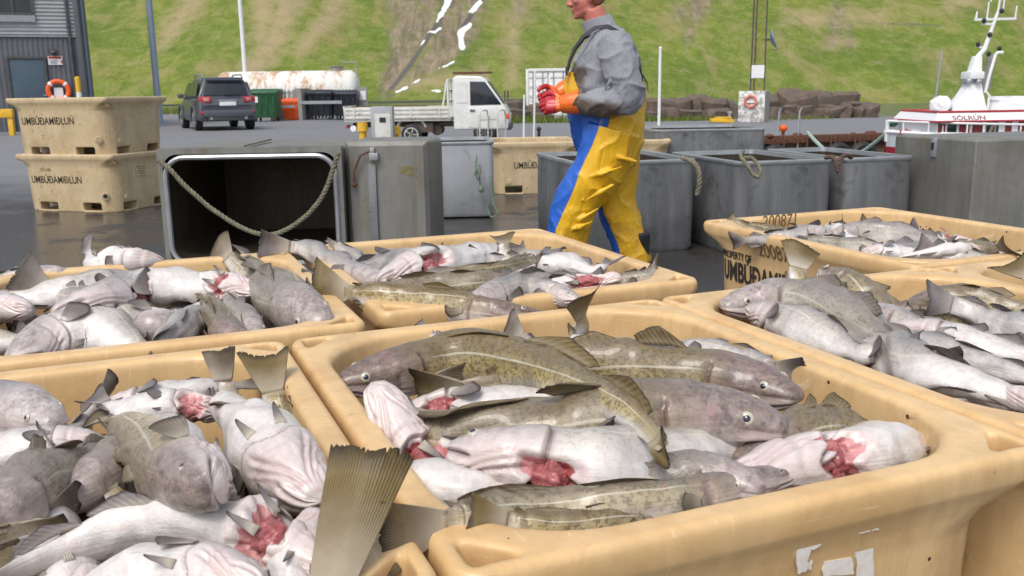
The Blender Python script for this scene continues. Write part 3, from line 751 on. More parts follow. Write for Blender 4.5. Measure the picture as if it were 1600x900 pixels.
mb = MB(); mb.box((-.04, -.003, .068), (.1, .003, .02)); mb.box((-.075, -.003, .068), (.02, .003, .03))
for k in range(4): mb.box((-.01 + .01 * (k % 2), -.003, .035 - k * .022), (.14 - .02 * (k % 2), .003, .007))
mb.build('label_print', MAT['brown_ink'], pl)
for o_ in (S1, S2):
    mb = MB(); mb.cyl((-.478, -.46, .17), (-.492, -.474, .17), .04, .036, 18); mb.build('drain_hole_rim', MAT['tub_old'], o_)
    mb = MB(); mb.cyl((-.486, -.468, .175 if o_ is S1 else .17), (-.4945, -.4765, .175 if o_ is S1 else .17), .022, .022, 14); mb.build('drain_hole', MAT['black_rubber'] if o_ is S1 else MAT['tub_old'], o_)
pb = P(830, 304, 0); T_B1 = tub('beige tub standing between the light metal container and the fisherman', loc=(pb.x + .02, pb.y + .62, 0), yaw=math.radians(2), me=TUB_OLD)
text_front(T_B1, 'UMBÚÐAMIÐLUN', -.235, .30, .105, MAT['black_ink'], .72, .0012)
text_front(T_B1, 'S T', .05, .43, .06, MAT['brown_ink'], .9)
pb = P(985, 300, 0); tub('pale beige tub mostly hidden directly behind the fisherman', loc=(pb.x, pb.y + .7, 0), yaw=math.radians(-3), me=TUB_OLD)

# ================================================================== METAL CONTAINERS
def mat_alu(name, a, b, stain, smear):
    t = NT(name); co = t.co('Object'); n1 = t.noise(co, 2.2, 6, .65, .6); n2 = t.noise(co, 5, 8, .72, .6); st = t.noise(t.co('Object', (9, 9, .7)), 1, 6, .7); sc_ = t.noise(t.co('Object', (30, 30, 6), (3, 1, 2)), 2, 4, .7, 1.5)
    c = t.mix(t.ramp(n1, [(.3, 0.), (.7, 1.)]), a, b)
    c = t.mix(t.ramp(st, [(.45, 0.), (.75, .8)]), c, stain)
    c = t.mix(t.ramp(n2, [(.54, 0.), (.70, .85)]), c, smear)
    c = t.mix(t.ramp(sc_, [(.64, 0.), (.70, .35)]), c, (.42, .43, .42))
    t.P(Base_Color=c, Metallic=.35, Roughness=t.math('MULTIPLY_ADD', n2, .35, .36), Normal=t.bump(t.math('ADD', n1, t.math('MULTIPLY', n2, .25)), .25, .012)); return t.m
MAT['alu'] = mat_alu('weathered_aluminium', (.255, .262, .268), (.155, .16, .165), (.085, .085, .085), (.05, .053, .057))
MAT['alu_light'] = mat_alu('light_aluminium', (.48, .50, .52), (.38, .40, .43), (.34, .34, .33), (.25, .25, .25))
MAT['alu_brown'] = mat_alu('brown_stained_aluminium', (.27, .265, .245), (.19, .185, .165), (.13, .12, .095), (.19, .16, .09))
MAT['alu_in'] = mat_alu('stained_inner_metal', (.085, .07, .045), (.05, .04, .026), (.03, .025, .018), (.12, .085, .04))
MAT['rim_metal'] = simple('bare_metal_rim', (.46, .48, .50), (.36, .37, .38), .35, .6, 8)
S('rope', (.24, .22, .15), (.14, .13, .09), .85, scale=30, bump=.8, bscale=160, bdist=.006)
S('rope_green', (.10, .16, .11), (.20, .24, .17), .85, scale=22, bump=.8, bscale=160, bdist=.006)
S('rope_brown', (.14, .085, .06), (.09, .06, .045), .9, scale=30, bump=.8, bscale=160, bdist=.006)

def container_open(label, W_, D_, H_, loc, yaw, mat, wall=.035, r=.06, flat=None, hook=True, lid=None):
    """open topped metal container: shell, inside, rim"""
    o = empty('metal_container', loc, yaw); tag(o, label, 'metal container', 'grey metal containers on the quay')
    hw, hd = W_ / 2, D_ / 2
    mb = MB(); mb.loops([rrect(hw - .02, hd - .02, r, 0), rrect(hw - .004, hd - .004, r, .03), rrect(hw, hd, r, H_ * .5), rrect(hw - .003, hd - .003, r, H_ - .03)], cap1=False)
    if flat:
        for z in flat: mb.loops([rrect(hw + .001, hd + .001, r, z - .03), rrect(hw + .014, hd + .014, r, z - .01), rrect(hw + .014, hd + .014, r, z + .01), rrect(hw + .001, hd + .001, r, z + .03)], cap0=False, cap1=False)
    mb.build('shell', mat, o)
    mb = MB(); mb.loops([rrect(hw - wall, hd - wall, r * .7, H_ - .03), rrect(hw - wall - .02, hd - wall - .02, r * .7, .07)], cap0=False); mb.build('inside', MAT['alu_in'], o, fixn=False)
    mb = MB(); mb.loops([rrect(hw - .001, hd - .001, r, H_ - .032), rrect(hw + .008, hd + .008, r, H_ - .015), rrect(hw + .004, hd + .004, r, H_), rrect(hw - wall, hd - wall, r * .7, H_), rrect(hw - wall - .003, hd - wall - .003, r * .7, H_ - .032)], cap0=False, cap1=False)
    mb.build('rim', MAT['rim_metal'], o, smooth=1.2)
    return o
def rope(name, label, pts, r, mat, group='ropes on the metal containers', strands=True):
    """smooth twisted rope through world points"""
    pts = [Vector(p) for p in pts]; q = []
    ex_ = [pts[0] * 2 - pts[1]] + pts + [pts[-1] * 2 - pts[-2]]
    for i in range(1, len(ex_) - 2):
        p0, p1, p2, p3 = ex_[i - 1:i + 3]; n = max(4, int((p2 - p1).length / .012))
        for k in range(n):
            t = k / n; q.append(.5 * ((2 * p1) + (p2 - p0) * t + (2 * p0 - 5 * p1 + 4 * p2 - p3) * t * t + (3 * p1 - p0 - 3 * p2 + p3) * t ** 3))
    q.append(pts[-1])
    mb = MB(); c0 = q[0].copy()
    q = [p - c0 for p in q]
    if strands:
        ref = None; S3 = [[], [], []]; ph = 0
        for i, p in enumerate(q):
            t = (q[min(i + 1, len(q) - 1)] - q[max(i - 1, 0)]).normalized()
            if ref is None: ref = t.orthogonal().normalized()
            ref = (ref - t * ref.dot(t)).normalized(); b = t.cross(ref); ph += .9
            for k in range(3): S3[k].append(p + (ref * math.cos(ph + k * 2.094) + b * math.sin(ph + k * 2.094)) * r * .5)
        for k in range(3): mb.tube(S3[k], r * .56, 6)
    else: mb.tube(q, r, 8)
    return tag(mb.build(name, mat, None, c0), label, 'rope', group)

# big one on its side, mouth towards us
def side_container():
    yaw = math.radians(2.5); d = 6.25
    a = PD(246, 232, d); b = PD(533, 232, d); W_ = b.x - a.x; H_ = a.z
    o = empty('metal_container', ((a.x + b.x) / 2, d, 0), yaw); tag(o, 'big metal container lying on its side with dark open mouth and rope', 'metal container', 'grey metal containers on the quay')
    hw, D_ = W_ / 2, 1.35
    def lp(x, z0, z1, r, y): return [(p[0], y, p[1] + (z0 + z1) / 2) for p in rrect(x, (z1 - z0) / 2, r, 0)]
    mb = MB(); mb.loops([lp(hw, 0.0, H_, .012, .0), lp(hw, 0.0, H_, .012, .06), lp(hw - .012, .01, H_ - .012, .03, .08), lp(hw - .03, .02, H_ - .02, .06, D_)], cap0=False); mb.build('shell', MAT['alu_brown'], o, smooth=.5)
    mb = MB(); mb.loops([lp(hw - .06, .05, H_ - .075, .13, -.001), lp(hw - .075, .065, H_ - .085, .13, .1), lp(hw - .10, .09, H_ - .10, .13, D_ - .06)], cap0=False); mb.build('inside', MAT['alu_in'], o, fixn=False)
    mb = MB(); mb.loops([lp(hw - .001, .001, H_ - .001, .012, .001), lp(hw - .003, .003, H_ - .003, .012, -.012), lp(hw - .035, .03, H_ - .04, .1, -.012)], cap0=False, cap1=False); mb.build('mouth_flange', MAT['alu_brown'], o, smooth=.5)
    mb = MB(); ring = lp(hw - .05, .042, H_ - .062, .13, -.012); mb.tube([Vector(q) for q in ring] + [Vector(ring[0])], .018, 8); mb.build('rim', MAT['rim_metal'], o)
    mb = MB(); mb.box((-hw * .1, .5, H_ + .004), (.03, .9, .012)); mb.build('seam', MAT['alu_brown'], o)
    return o
side_container()
A_, B_ = PD(246, 252, 6.2), PD(529, 240, 6.22)
rp = []
for i in range(15):
    u = i / 14; px_ = 246 + (529 - 246) * u
    keys = [(0, 250), (.06, 262), (.15, 290), (.3, 327), (.45, 354), (.55, 366), (.66, 366), (.76, 352), (.86, 326), (.93, 296), (.97, 268), (1, 238)]
    py = np.interp(u, [k[0] for k in keys], [k[1] for k in keys]); rp.append(PD(px_, py, 6.17))
rope('rope', 'thick knotted rope sagging across the open mouth of the metal container', rp, .017, MAT['rope'])
for u0, u1 in ((0, 5), (9, 14)):
    seg = rp[u0:u1 + 1]
    c0 = seg[0]
# second container on its side: bottom plate facing us
def plate_container():
    d = 6.35; a = PD(537, 222, d); b = PD(668, 222, d); W_ = b.x - a.x; H_ = a.z - .0; yaw = math.radians(-3)
    o = empty('metal_container', ((a.x + b.x) / 2, d, 0), yaw); tag(o, 'brown stained metal container with bracket and yellow smudge, right of the open one', 'metal container', 'grey metal containers on the quay')
    hw = W_ / 2; D_ = .62
    def lp(x, z0, z1, r, y): return [(p[0], y, p[1] + (z0 + z1) / 2) for p in rrect(x, (z1 - z0) / 2, r, 0)]
    mb = MB(); mb.loops([lp(hw - .03, .01, H_ - .03, .01, .0), lp(hw, 0, H_, .012, .03), lp(hw, 0, H_, .02, .05), lp(hw + .02, .0, H_ + .0, .05, D_)]); mb.build('shell', MAT['alu_brown'], o, smooth=.5)
    mb = MB(); mb.box((-.1, -.012, H_ * .42), (.055, .026, H_ * .8)); mb.build('stiffener', MAT['alu'], o, bevel=.006)
    mb = MB(); mb.box((-.08, -.022, H_ - .10), (.06, .045, .05)); mb.box((-.09, -.02, H_ - .06), (.03, .04, .04)); mb.build('bracket', MAT['rim_metal'], o, bevel=.004)
    mb = MB(); mb.tube([(-.1, -.03, H_ - .06), (-.17, -.04, H_ - .09), (-.22, -.035, H_ - .2), (-.225, -.03, H_ - .28)], .007); mb.ball((-.225, -.03, H_ - .29), .018); mb.build('pull_wire', MAT['rust'], o)
    t = NT('yellow_smudge'); t.P(Base_Color=(.22, .17, .03), Roughness=.7)
    mb = MB(); r_ = random.Random(5)
    for k in range(26):
        x, z = .14 + r_.gauss(0, .035), H_ - .17 - abs(r_.gauss(0, .03)); mb.box((x, -.0015, z), (r_.uniform(.006, .03), .003 + .0004 * k / 26, r_.uniform(.003, .012)), Matrix.Rotation(r_.uniform(-.6, 1.2), 3, 'Y'))
    mb.build('paint_smudge', t.m, o)
plate_container()
# light grey insulated container
pA = P(681, 343, 0); pB = P(757, 343, 0); W_ = pB.x - pA.x
container_open('light grey smooth metal container with green rope on its corner, left of the beige tub', W_ + .12, 1.0, .70, ((pA.x + pB.x) / 2, pA.y + .5, .02), math.radians(4), MAT['alu_light'], r=.05)
pr = P(757, 343, 0); dd = pr.y - .05
rope('rope', 'thin green rope and black hook hanging beside the light grey container', [PD(745, 243, dd + .05), PD(744, 262, dd), PD(749, 278, dd - .01), PD(751, 293, dd - .02), PD(756, 308, dd - .04), PD(762, 328, dd - .05), PD(769, 340, dd - .1), PD(778, 332, dd - .05), PD(771, 318, dd), PD(768, 295, dd + .05), PD(767, 275, dd + .1)], .009, MAT['rope_green'])
mb = MB(); k_ = [PD(744, 262, dd), PD(742, 270, dd - .03), PD(746, 281, dd - .03), PD(750, 268, dd - .02), PD(748, 258, dd)]; mb.tube([q - k_[0] for q in k_], .012); mb.ball(PD(752, 296, dd - .02) - k_[0], .025, (1, 1, 1.3)); tag(mb.build('rope_knot', MAT['rope_green'], None, k_[0]), 'bundled green rope knot on the corner of the light grey container', 'rope knot')

# row of open containers behind the man
def row_container(label, near_px, right_px, ytop, D_, yaw_deg, mat, H_=.675, W_=None, flat=None):
    d = (CAMH - H_) * FPX / (ytop - (141.5 - .0145 * (near_px - 800)))
    a = P(near_px, ytop, H_); yaw = math.radians(yaw_deg); X = Vector((math.cos(yaw), math.sin(yaw), 0)); Y = Vector((-X.y, X.x, 0))
    if W_ is None:
        e = ray(right_px, ytop); # intersect the ray with the front plane
        c0 = Vector((0, 0, CAMH)); n = Y; t = (a - c0).dot(n) / e.dot(n); W_ = (c0 + e * t - a).dot(X)
    c = a + X * W_ / 2 + Y * D_ / 2; c.z = 0
    return container_open(label, W_, D_, H_, c, yaw, mat, flat=flat)
row_container('grey open metal container directly behind the legs of the fisherman', 897, 1088, 254, 1.15, 12, MAT['alu'])
row_container('grey open metal container second from the fisherman with rope over its corner', 1154, 1303, 253, 1.15, 14, MAT['alu'])
row_container('grey open metal container third from the fisherman with brown rope on its left corner', 1324, 1430, 247, 1.15, 14, MAT['alu'])
row_container('far metal container with low grey side seen just right of the fisherman', 1022, 1197, 203, 1.3, 3, MAT['alu'], H_=.70, flat=None)
def end_box():
    d = 6.3; a = PD(1526, 219, d); H_ = a.z; yaw = math.radians(14); X = Vector((math.cos(yaw), math.sin(yaw), 0)); Y = Vector((-X.y, X.x, 0)); W_, D_ = 1.15, .86
    c = a + X * W_ / 2 + Y * D_ / 2; o = empty('metal_container', (c.x, c.y, 0), yaw); tag(o, 'tall stained metal container at the right edge with a slot in its left side', 'metal container', 'grey metal containers on the quay')
    mb = MB(); mb.loops([rrect(W_ / 2, D_ / 2, .012, 0), rrect(W_ / 2, D_ / 2, .012, H_ - .012), rrect(W_ / 2 - .01, D_ / 2 - .01, .012, H_)]); mb.build('shell', MAT['alu_brown'], o, smooth=.5)
    mb = MB(); mb.box((-W_ / 2 - .006, -.02, H_ - .07), (.02, .05, .14)); mb.build('slot_plate', MAT['rim_metal'], o, bevel=.004)
    mb = MB(); mb.box((-W_ / 2 - .018, -.02, H_ - .06), (.012, .022, .05)); mb.build('slot', MAT['black_rubber'], o)
    mb = MB(); mb.box((W_ * .18, -D_ / 2 - .004, H_ / 2), (.5, .012, H_ * .96)); mb.build('front_patch', MAT['alu'], o)
end_box()
def rope_knot(label, pts, r, mat):
    rope('rope', label, pts, r, mat)
rope_knot('frayed grey green rope end hanging on the container corner behind the trousers', [PD(1066, 246, 6.5), PD(1076, 250, 6.3), PD(1086, 256, 6.22), PD(1092, 270, 6.2), PD(1092, 290, 6.2), PD(1089, 305, 6.2)], .018, MAT['rope'])
rope_knot('looped grey rope over the rim of the second open container', [PD(1161, 236, 6.7), PD(1158, 244, 6.3), PD(1165, 254, 6.18), PD(1176, 272, 6.16), PD(1186, 276, 6.16), PD(1186, 262, 6.17), PD(1176, 248, 6.2), PD(1162, 246, 6.22)], .014, MAT['rope'])
rope_knot('knotted brown rope on the left corner of the third open container', [PD(1290, 246, 6.4), PD(1302, 246, 6.25), PD(1308, 256, 6.2), PD(1309, 268, 6.2), PD(1312, 250, 6.2), PD(1322, 243, 6.25), PD(1330, 246, 6.35)], .016, MAT['rope_brown'])

# ================================================================== FISH
def mat_fish():
    t = NT('cod_skin'); co = t.co('Object'); uv = t.n('UVMap', 0, dict(uv_map='UVMap')); u = t.sep(uv, 0); v = t.sep(uv, 1)
    tone = t.attr('tone'); warm = t.attr('warm'); flesh = t.attr('flesh'); pink = t.attr('pink')
    n1 = t.noise(co, 14, 5, .6, .4); n2 = t.noise(co, 55, 5, .65); n3 = t.noise(co, 230, 3, .6); n5 = t.noise(co, 115, 4, .62, .3); n6 = t.noise(co, 42, 5, .65, .6)
    head = t.ramp(u, [(.17, 1.), (.27, 0.)])
    vv = t.math('ADD', t.math('ADD', v, t.math('MULTIPLY', t.math('SUBTRACT', .55, tone), .20)), t.math('MULTIPLY', t.math('SUBTRACT', n1, .5), .26))
    back_o = t.mix(n1, (.105, .070, .022), (.245, .18, .065)); back_g = t.mix(n1, (.20, .185, .185), (.38, .355, .35))
    back = t.mix(tone, back_g, back_o)
    mid = t.mix(tone, (.54, .505, .49), (.44, .35, .14))
    belly = t.mix(t.ramp(n2, [(.35, 0.), (.7, 1.)]), (.76, .73, .69), (.60, .565, .54))
    c = t.mix(t.ramp(vv, [(.18, 0.), (.46, 1.)]), back, mid)
    c = t.mix(t.ramp(vv, [(.44, 0.), (.68, 1.)]), c, belly)
    c = t.mix(t.math('MULTIPLY', t.ramp(n6, [(.46, 0.), (.66, .55)]), t.ramp(vv, [(.35, .2), (.6, 1.)])), c, t.mix(t.ramp(n1, [(.4, 0.), (.6, 1.)]), (.66, .50, .45), (.56, .52, .54)))
    # small brown freckles on back and flanks
    fr = t.math('MAXIMUM', t.ramp(n5, [(.50, 0.), (.58, 1.)]), t.ramp(n6, [(.55, 0.), (.68, .7)]))
    fr = t.math('MULTIPLY', fr, t.ramp(vv, [(.44, .9), (.66, 0.)]))
    fr = t.math('MULTIPLY', fr, t.math('MULTIPLY_ADD', tone, .55, .22))
    c = t.mix(fr, c, t.mix(tone, (.10, .09, .085), (.085, .055, .02)))
    c = t.mix(t.math('MULTIPLY', t.ramp(n1, [(.52, 0.), (.72, .6)]), t.ramp(vv, [(.5, 1.), (.75, .25)])), c, t.mix(tone, (.22, .205, .20), (.13, .10, .05)))
    hm = t.ramp(t.math('ADD', t.math('MULTIPLY', n6, .6), t.math('MULTIPLY', n5, .4)), [(.36, 0.), (.62, 1.)])
    # head: purple grey above, rosy white below
    hc = t.mix(t.ramp(vv, [(.36, 0.), (.62, 1.)]), t.mix(tone, t.mix(hm, (.25, .205, .20), (.60, .545, .52)), t.mix(hm, (.052, .034, .028), (.225, .155, .115))), t.mix(n2, (.72, .655, .615), (.56, .46, .44)))
    hc = t.mix(t.math('MULTIPLY', t.ramp(t.noise(co, 30, 5, .7, .5), [(.5, 0.), (.72, .5)]), warm), hc, (.40, .20, .22))
    c = t.mix(head, c, hc)
    c = t.mix(t.ramp(u, [(.80, 0.), (.895, .9)]), c, t.mix(t.math('MULTIPLY_ADD', n2, .5, .1), t.mix(tone, (.27, .245, .25), (.27, .20, .075)), (.48, .42, .35)))
    # pale lateral line
    sh = t.math('ABSOLUTE', t.math('SUBTRACT', v, t.math('ADD', .40, t.math('MULTIPLY', t.ramp(u, [(.26, 1.), (.52, 0.)]), -.10))))
    ll = t.math('MULTIPLY', t.ramp(sh, [(.006, 1.), (.018, 0.)]), t.ramp(u, [(.24, 0.), (.30, .6), (.82, .6), (.88, 0.)]))
    c = t.mix(ll, c, (.62, .58, .48))
    # rosy creases, blood spots
    c = t.mix(t.math('MULTIPLY', pink, .42), c, t.mix(n2, (.45, .20, .19), (.60, .40, .37)))
    blood = t.math('MULTIPLY', t.ramp(t.noise(co, 21, 4, .6, .8), [(.70, 0.), (.76, .6)]), warm)
    c = t.mix(blood, c, (.40, .09, .09))
    c = t.mix(t.attr('dark'), c, (.07, .045, .045))
    # nostril-dark smudges along the snout
    # opened throats
    fl = t.mix(t.ramp(n1, [(.35, 0.), (.6, 1.)]), t.mix(n2, (.20, .018, .022), (.42, .07, .075)), t.mix(n2, (.55, .20, .20), (.66, .38, .37)))
    c = t.mix(t.ramp(t.math('ADD', flesh, t.math('MULTIPLY', t.math('SUBTRACT', n6, .5), .9)), [(.42, 0.), (.52, 1.)]), c, fl)
    wr = t.noise(t.n('Mapping', 0, None, Vector=uv, Scale=(6., 20., 1.)), 1.0, 5, .6, .8)
    h = t.math('ADD', t.math('MULTIPLY', wr, .45), t.math('ADD', t.math('MULTIPLY', n3, .22), t.math('MULTIPLY', n2, .5)))
    t.P(Base_Color=c, Roughness=t.math('MULTIPLY_ADD', n2, .34, .20), Specular_IOR_Level=.5, Coat_Weight=.4, Coat_Roughness=.13,
        Subsurface_Weight=.08, Subsurface_Radius=(.012, .005, .004), Subsurface_Scale=1.0, Normal=t.bump(h, .55, .007))
    return t.m
def mat_fin():
    t = NT('cod_fin'); co = t.co('Object'); uv = t.n('UVMap', 0, dict(uv_map='UVMap')); u = t.sep(uv, 0); v = t.sep(uv, 1)
    tone = t.attr('tone'); rays = t.attr('rays'); pale = t.attr('pale'); n1 = t.noise(co, 22, 5, .6); n2 = t.noise(co, 120, 3)
    wav = t.math('SINE', t.math('MULTIPLY', t.math('MULTIPLY', u, rays), 6.2832))
    wav = t.math('MULTIPLY_ADD', wav, .5, .5)
    a = t.mix(tone, (.30, .27, .275), (.31, .225, .075)); b = t.mix(tone, (.18, .165, .175), (.175, .122, .04))
    c = t.mix(t.math('MULTIPLY', wav, t.ramp(v, [(.1, .35), (.7, .9)])), b, a)
    c = t.mix(t.ramp(n1, [(.42, 0.), (.70, .55)]), c, t.mix(tone, (.42, .37, .39), (.40, .30, .17)))
    c = t.mix(t.math('MULTIPLY', pale, t.ramp(v, [(.12, .95), (.68, 0.)])), c, (.52, .46, .38))
    ev = t.math('ADD', v, t.math('MULTIPLY', t.math('SUBTRACT', n1, .5), .35))
    c = t.mix(t.ramp(ev, [(.80, 0.), (1.02, .8)]), c, (.045, .034, .026))
    t.P(Base_Color=c, Roughness=.42, Specular_IOR_Level=.35, Coat_Weight=.1, Coat_Roughness=.25, Subsurface_Weight=.0,
        Normal=t.bump(t.math('ADD', wav, t.math('MULTIPLY', n2, .5)), .38, .0018))
    tr = t.n('BsdfTranslucent', 0, None, Color=c); mx = t.t.nodes.new('ShaderNodeMixShader'); t.set(mx.inputs[0], t.ramp(v, [(.0, .0), (.5, .38)])); t.t.links.new(t.p.outputs[0], mx.inputs[1]); t.t.links.new(tr, mx.inputs[2]); t.t.links.new(mx.outputs[0], t.out.inputs[0])
    return t.m
MAT['fish'] = mat_fish(); MAT['fin'] = mat_fin()
S('eye_iris', (.58, .53, .38), (.36, .33, .27), .15, coat=1.0, scale=80)
S('eye_pupil', (.006, .010, .030), (.012, .016, .045), .08, coat=1.0)
S('gill_flesh', (.56, .19, .19), (.34, .06, .065), .25, scale=45, bump=.9, bscale=130, bdist=.008, coat=.5)
EYE_IRIS = MB().ball((0, 0, 0), 1.0, (1, 1, .42), 18).mesh('eye', MAT['eye_iris'])
EYE_PUP = MB().ball((0, 0, .15), .64, (1, .92, .58), 16).mesh('pupil', MAT['eye_pupil'])

def dense(tab, s):
    xs = np.linspace(0, 1, 401); y = np.interp(xs, [a for a, _ in tab], [b for _, b in tab])
    k = np.hanning(25); k /= k.sum(); yp = np.pad(y, 12, mode='edge'); y2 = np.convolve(yp, k, 'valid')
    wgt = np.clip((xs - .01) / .05, 0, 1); y = y * (1 - wgt) + y2 * wgt
    return np.interp(s, xs, y)
HT = [(0, .014), (.012, .028), (.04, .043), (.08, .060), (.12, .074), (.18, .089), (.24, .099), (.32, .106), (.42, .104), (.52, .092), (.62, .074), (.72, .054), (.80, .038), (.86, .029), (.91, .027), (1, .027)]
WT = [(0, .018), (.012, .034), (.04, .050), (.08, .064), (.12, .074), (.18, .084), (.24, .088), (.32, .088), (.42, .083), (.52, .071), (.62, .054), (.72, .038), (.80, .025), (.86, .017), (.91, .012), (1, .010)]
SS = np.concatenate([np.linspace(0, .03, 8)[:-1], np.linspace(.03, .27, 44), np.linspace(.28, .905, 48)])
def spine(pts, n=240):
    pts = [np.array(p, float) for p in pts]; ex_ = [pts[0] * 2 - pts[1]] + pts + [pts[-1] * 2 - pts[-2]]; q = []
    for i in range(1, len(ex_) - 2):
        p0, p1, p2, p3 = ex_[i - 1:i + 3]
        for k in range(40):
            t = k / 40; q.append(.5 * ((2 * p1) + (p2 - p0) * t + (2 * p0 - 5 * p1 + 4 * p2 - p3) * t * t + (3 * p1 - p0 - 3 * p2 + p3) * t ** 3))
    q.append(pts[-1]); q = np.array(q)
    L = np.concatenate([[0], np.cumsum(np.linalg.norm(np.diff(q, axis=0), axis=1))])
    return q, L
def unit(a): return a / np.maximum(np.linalg.norm(a, axis=-1, keepdims=True), 1e-9)

def setattrs(me, n, **k):
    for a, val in k.items():
        d = me.attributes.new(a, 'FLOAT', 'POINT').data
        d.foreach_set('value', np.broadcast_to(np.asarray(val, np.float32), (n,)).astype(np.float32).copy())
def grid_shell(name, G, th, mat, UVv=None, **att):
    """closed thin solid from a grid of points G[nu][nv]"""
    nu, nv = G.shape[:2]
    du = np.gradient(G, axis=0); dv = np.gradient(G, axis=1); N = unit(np.cross(du, dv))
    tt = np.broadcast_to(th, (nu, nv))[..., None]
    A = (G + N * tt).reshape(-1, 3); B = (G - N * tt).reshape(-1, 3); o = nu * nv
    idx = np.arange(o).reshape(nu, nv)
    f1 = np.stack([idx[:-1, :-1], idx[1:, :-1], idx[1:, 1:], idx[:-1, 1:]], -1).reshape(-1, 4)
    f2 = f1[:, ::-1] + o
    ring = np.concatenate([idx[:, 0], idx[-1, 1:], idx[-2::-1, -1], idx[0, -2:0:-1]])
    nx = np.roll(ring, -1); f3 = np.stack([nx, ring, ring + o, nx + o], -1)
    F_ = np.concatenate([f1, f2, f3])
    me = bpy.data.meshes.new(name); me.from_pydata(np.concatenate([A, B]).tolist(), [], F_.tolist())
    uu, vv = np.meshgrid(np.linspace(0, 1, nu), np.linspace(0, 1, nv), indexing='ij')
    UV = np.stack([uu, vv], -1).reshape(-1, 2); UV = np.concatenate([UV, UV])
    l = me.uv_layers.new(name='UVMap'); li = np.empty(len(me.loops), np.int32); me.loops.foreach_get('vertex_index', li)
    l.data.foreach_set('uv', UV[li].astype(np.float32).ravel())
    setattrs(me, 2 * o, **att); me.materials.append(mat); me.polygons.foreach_set('use_smooth', [True] * len(me.polygons)); me.update()
    return me

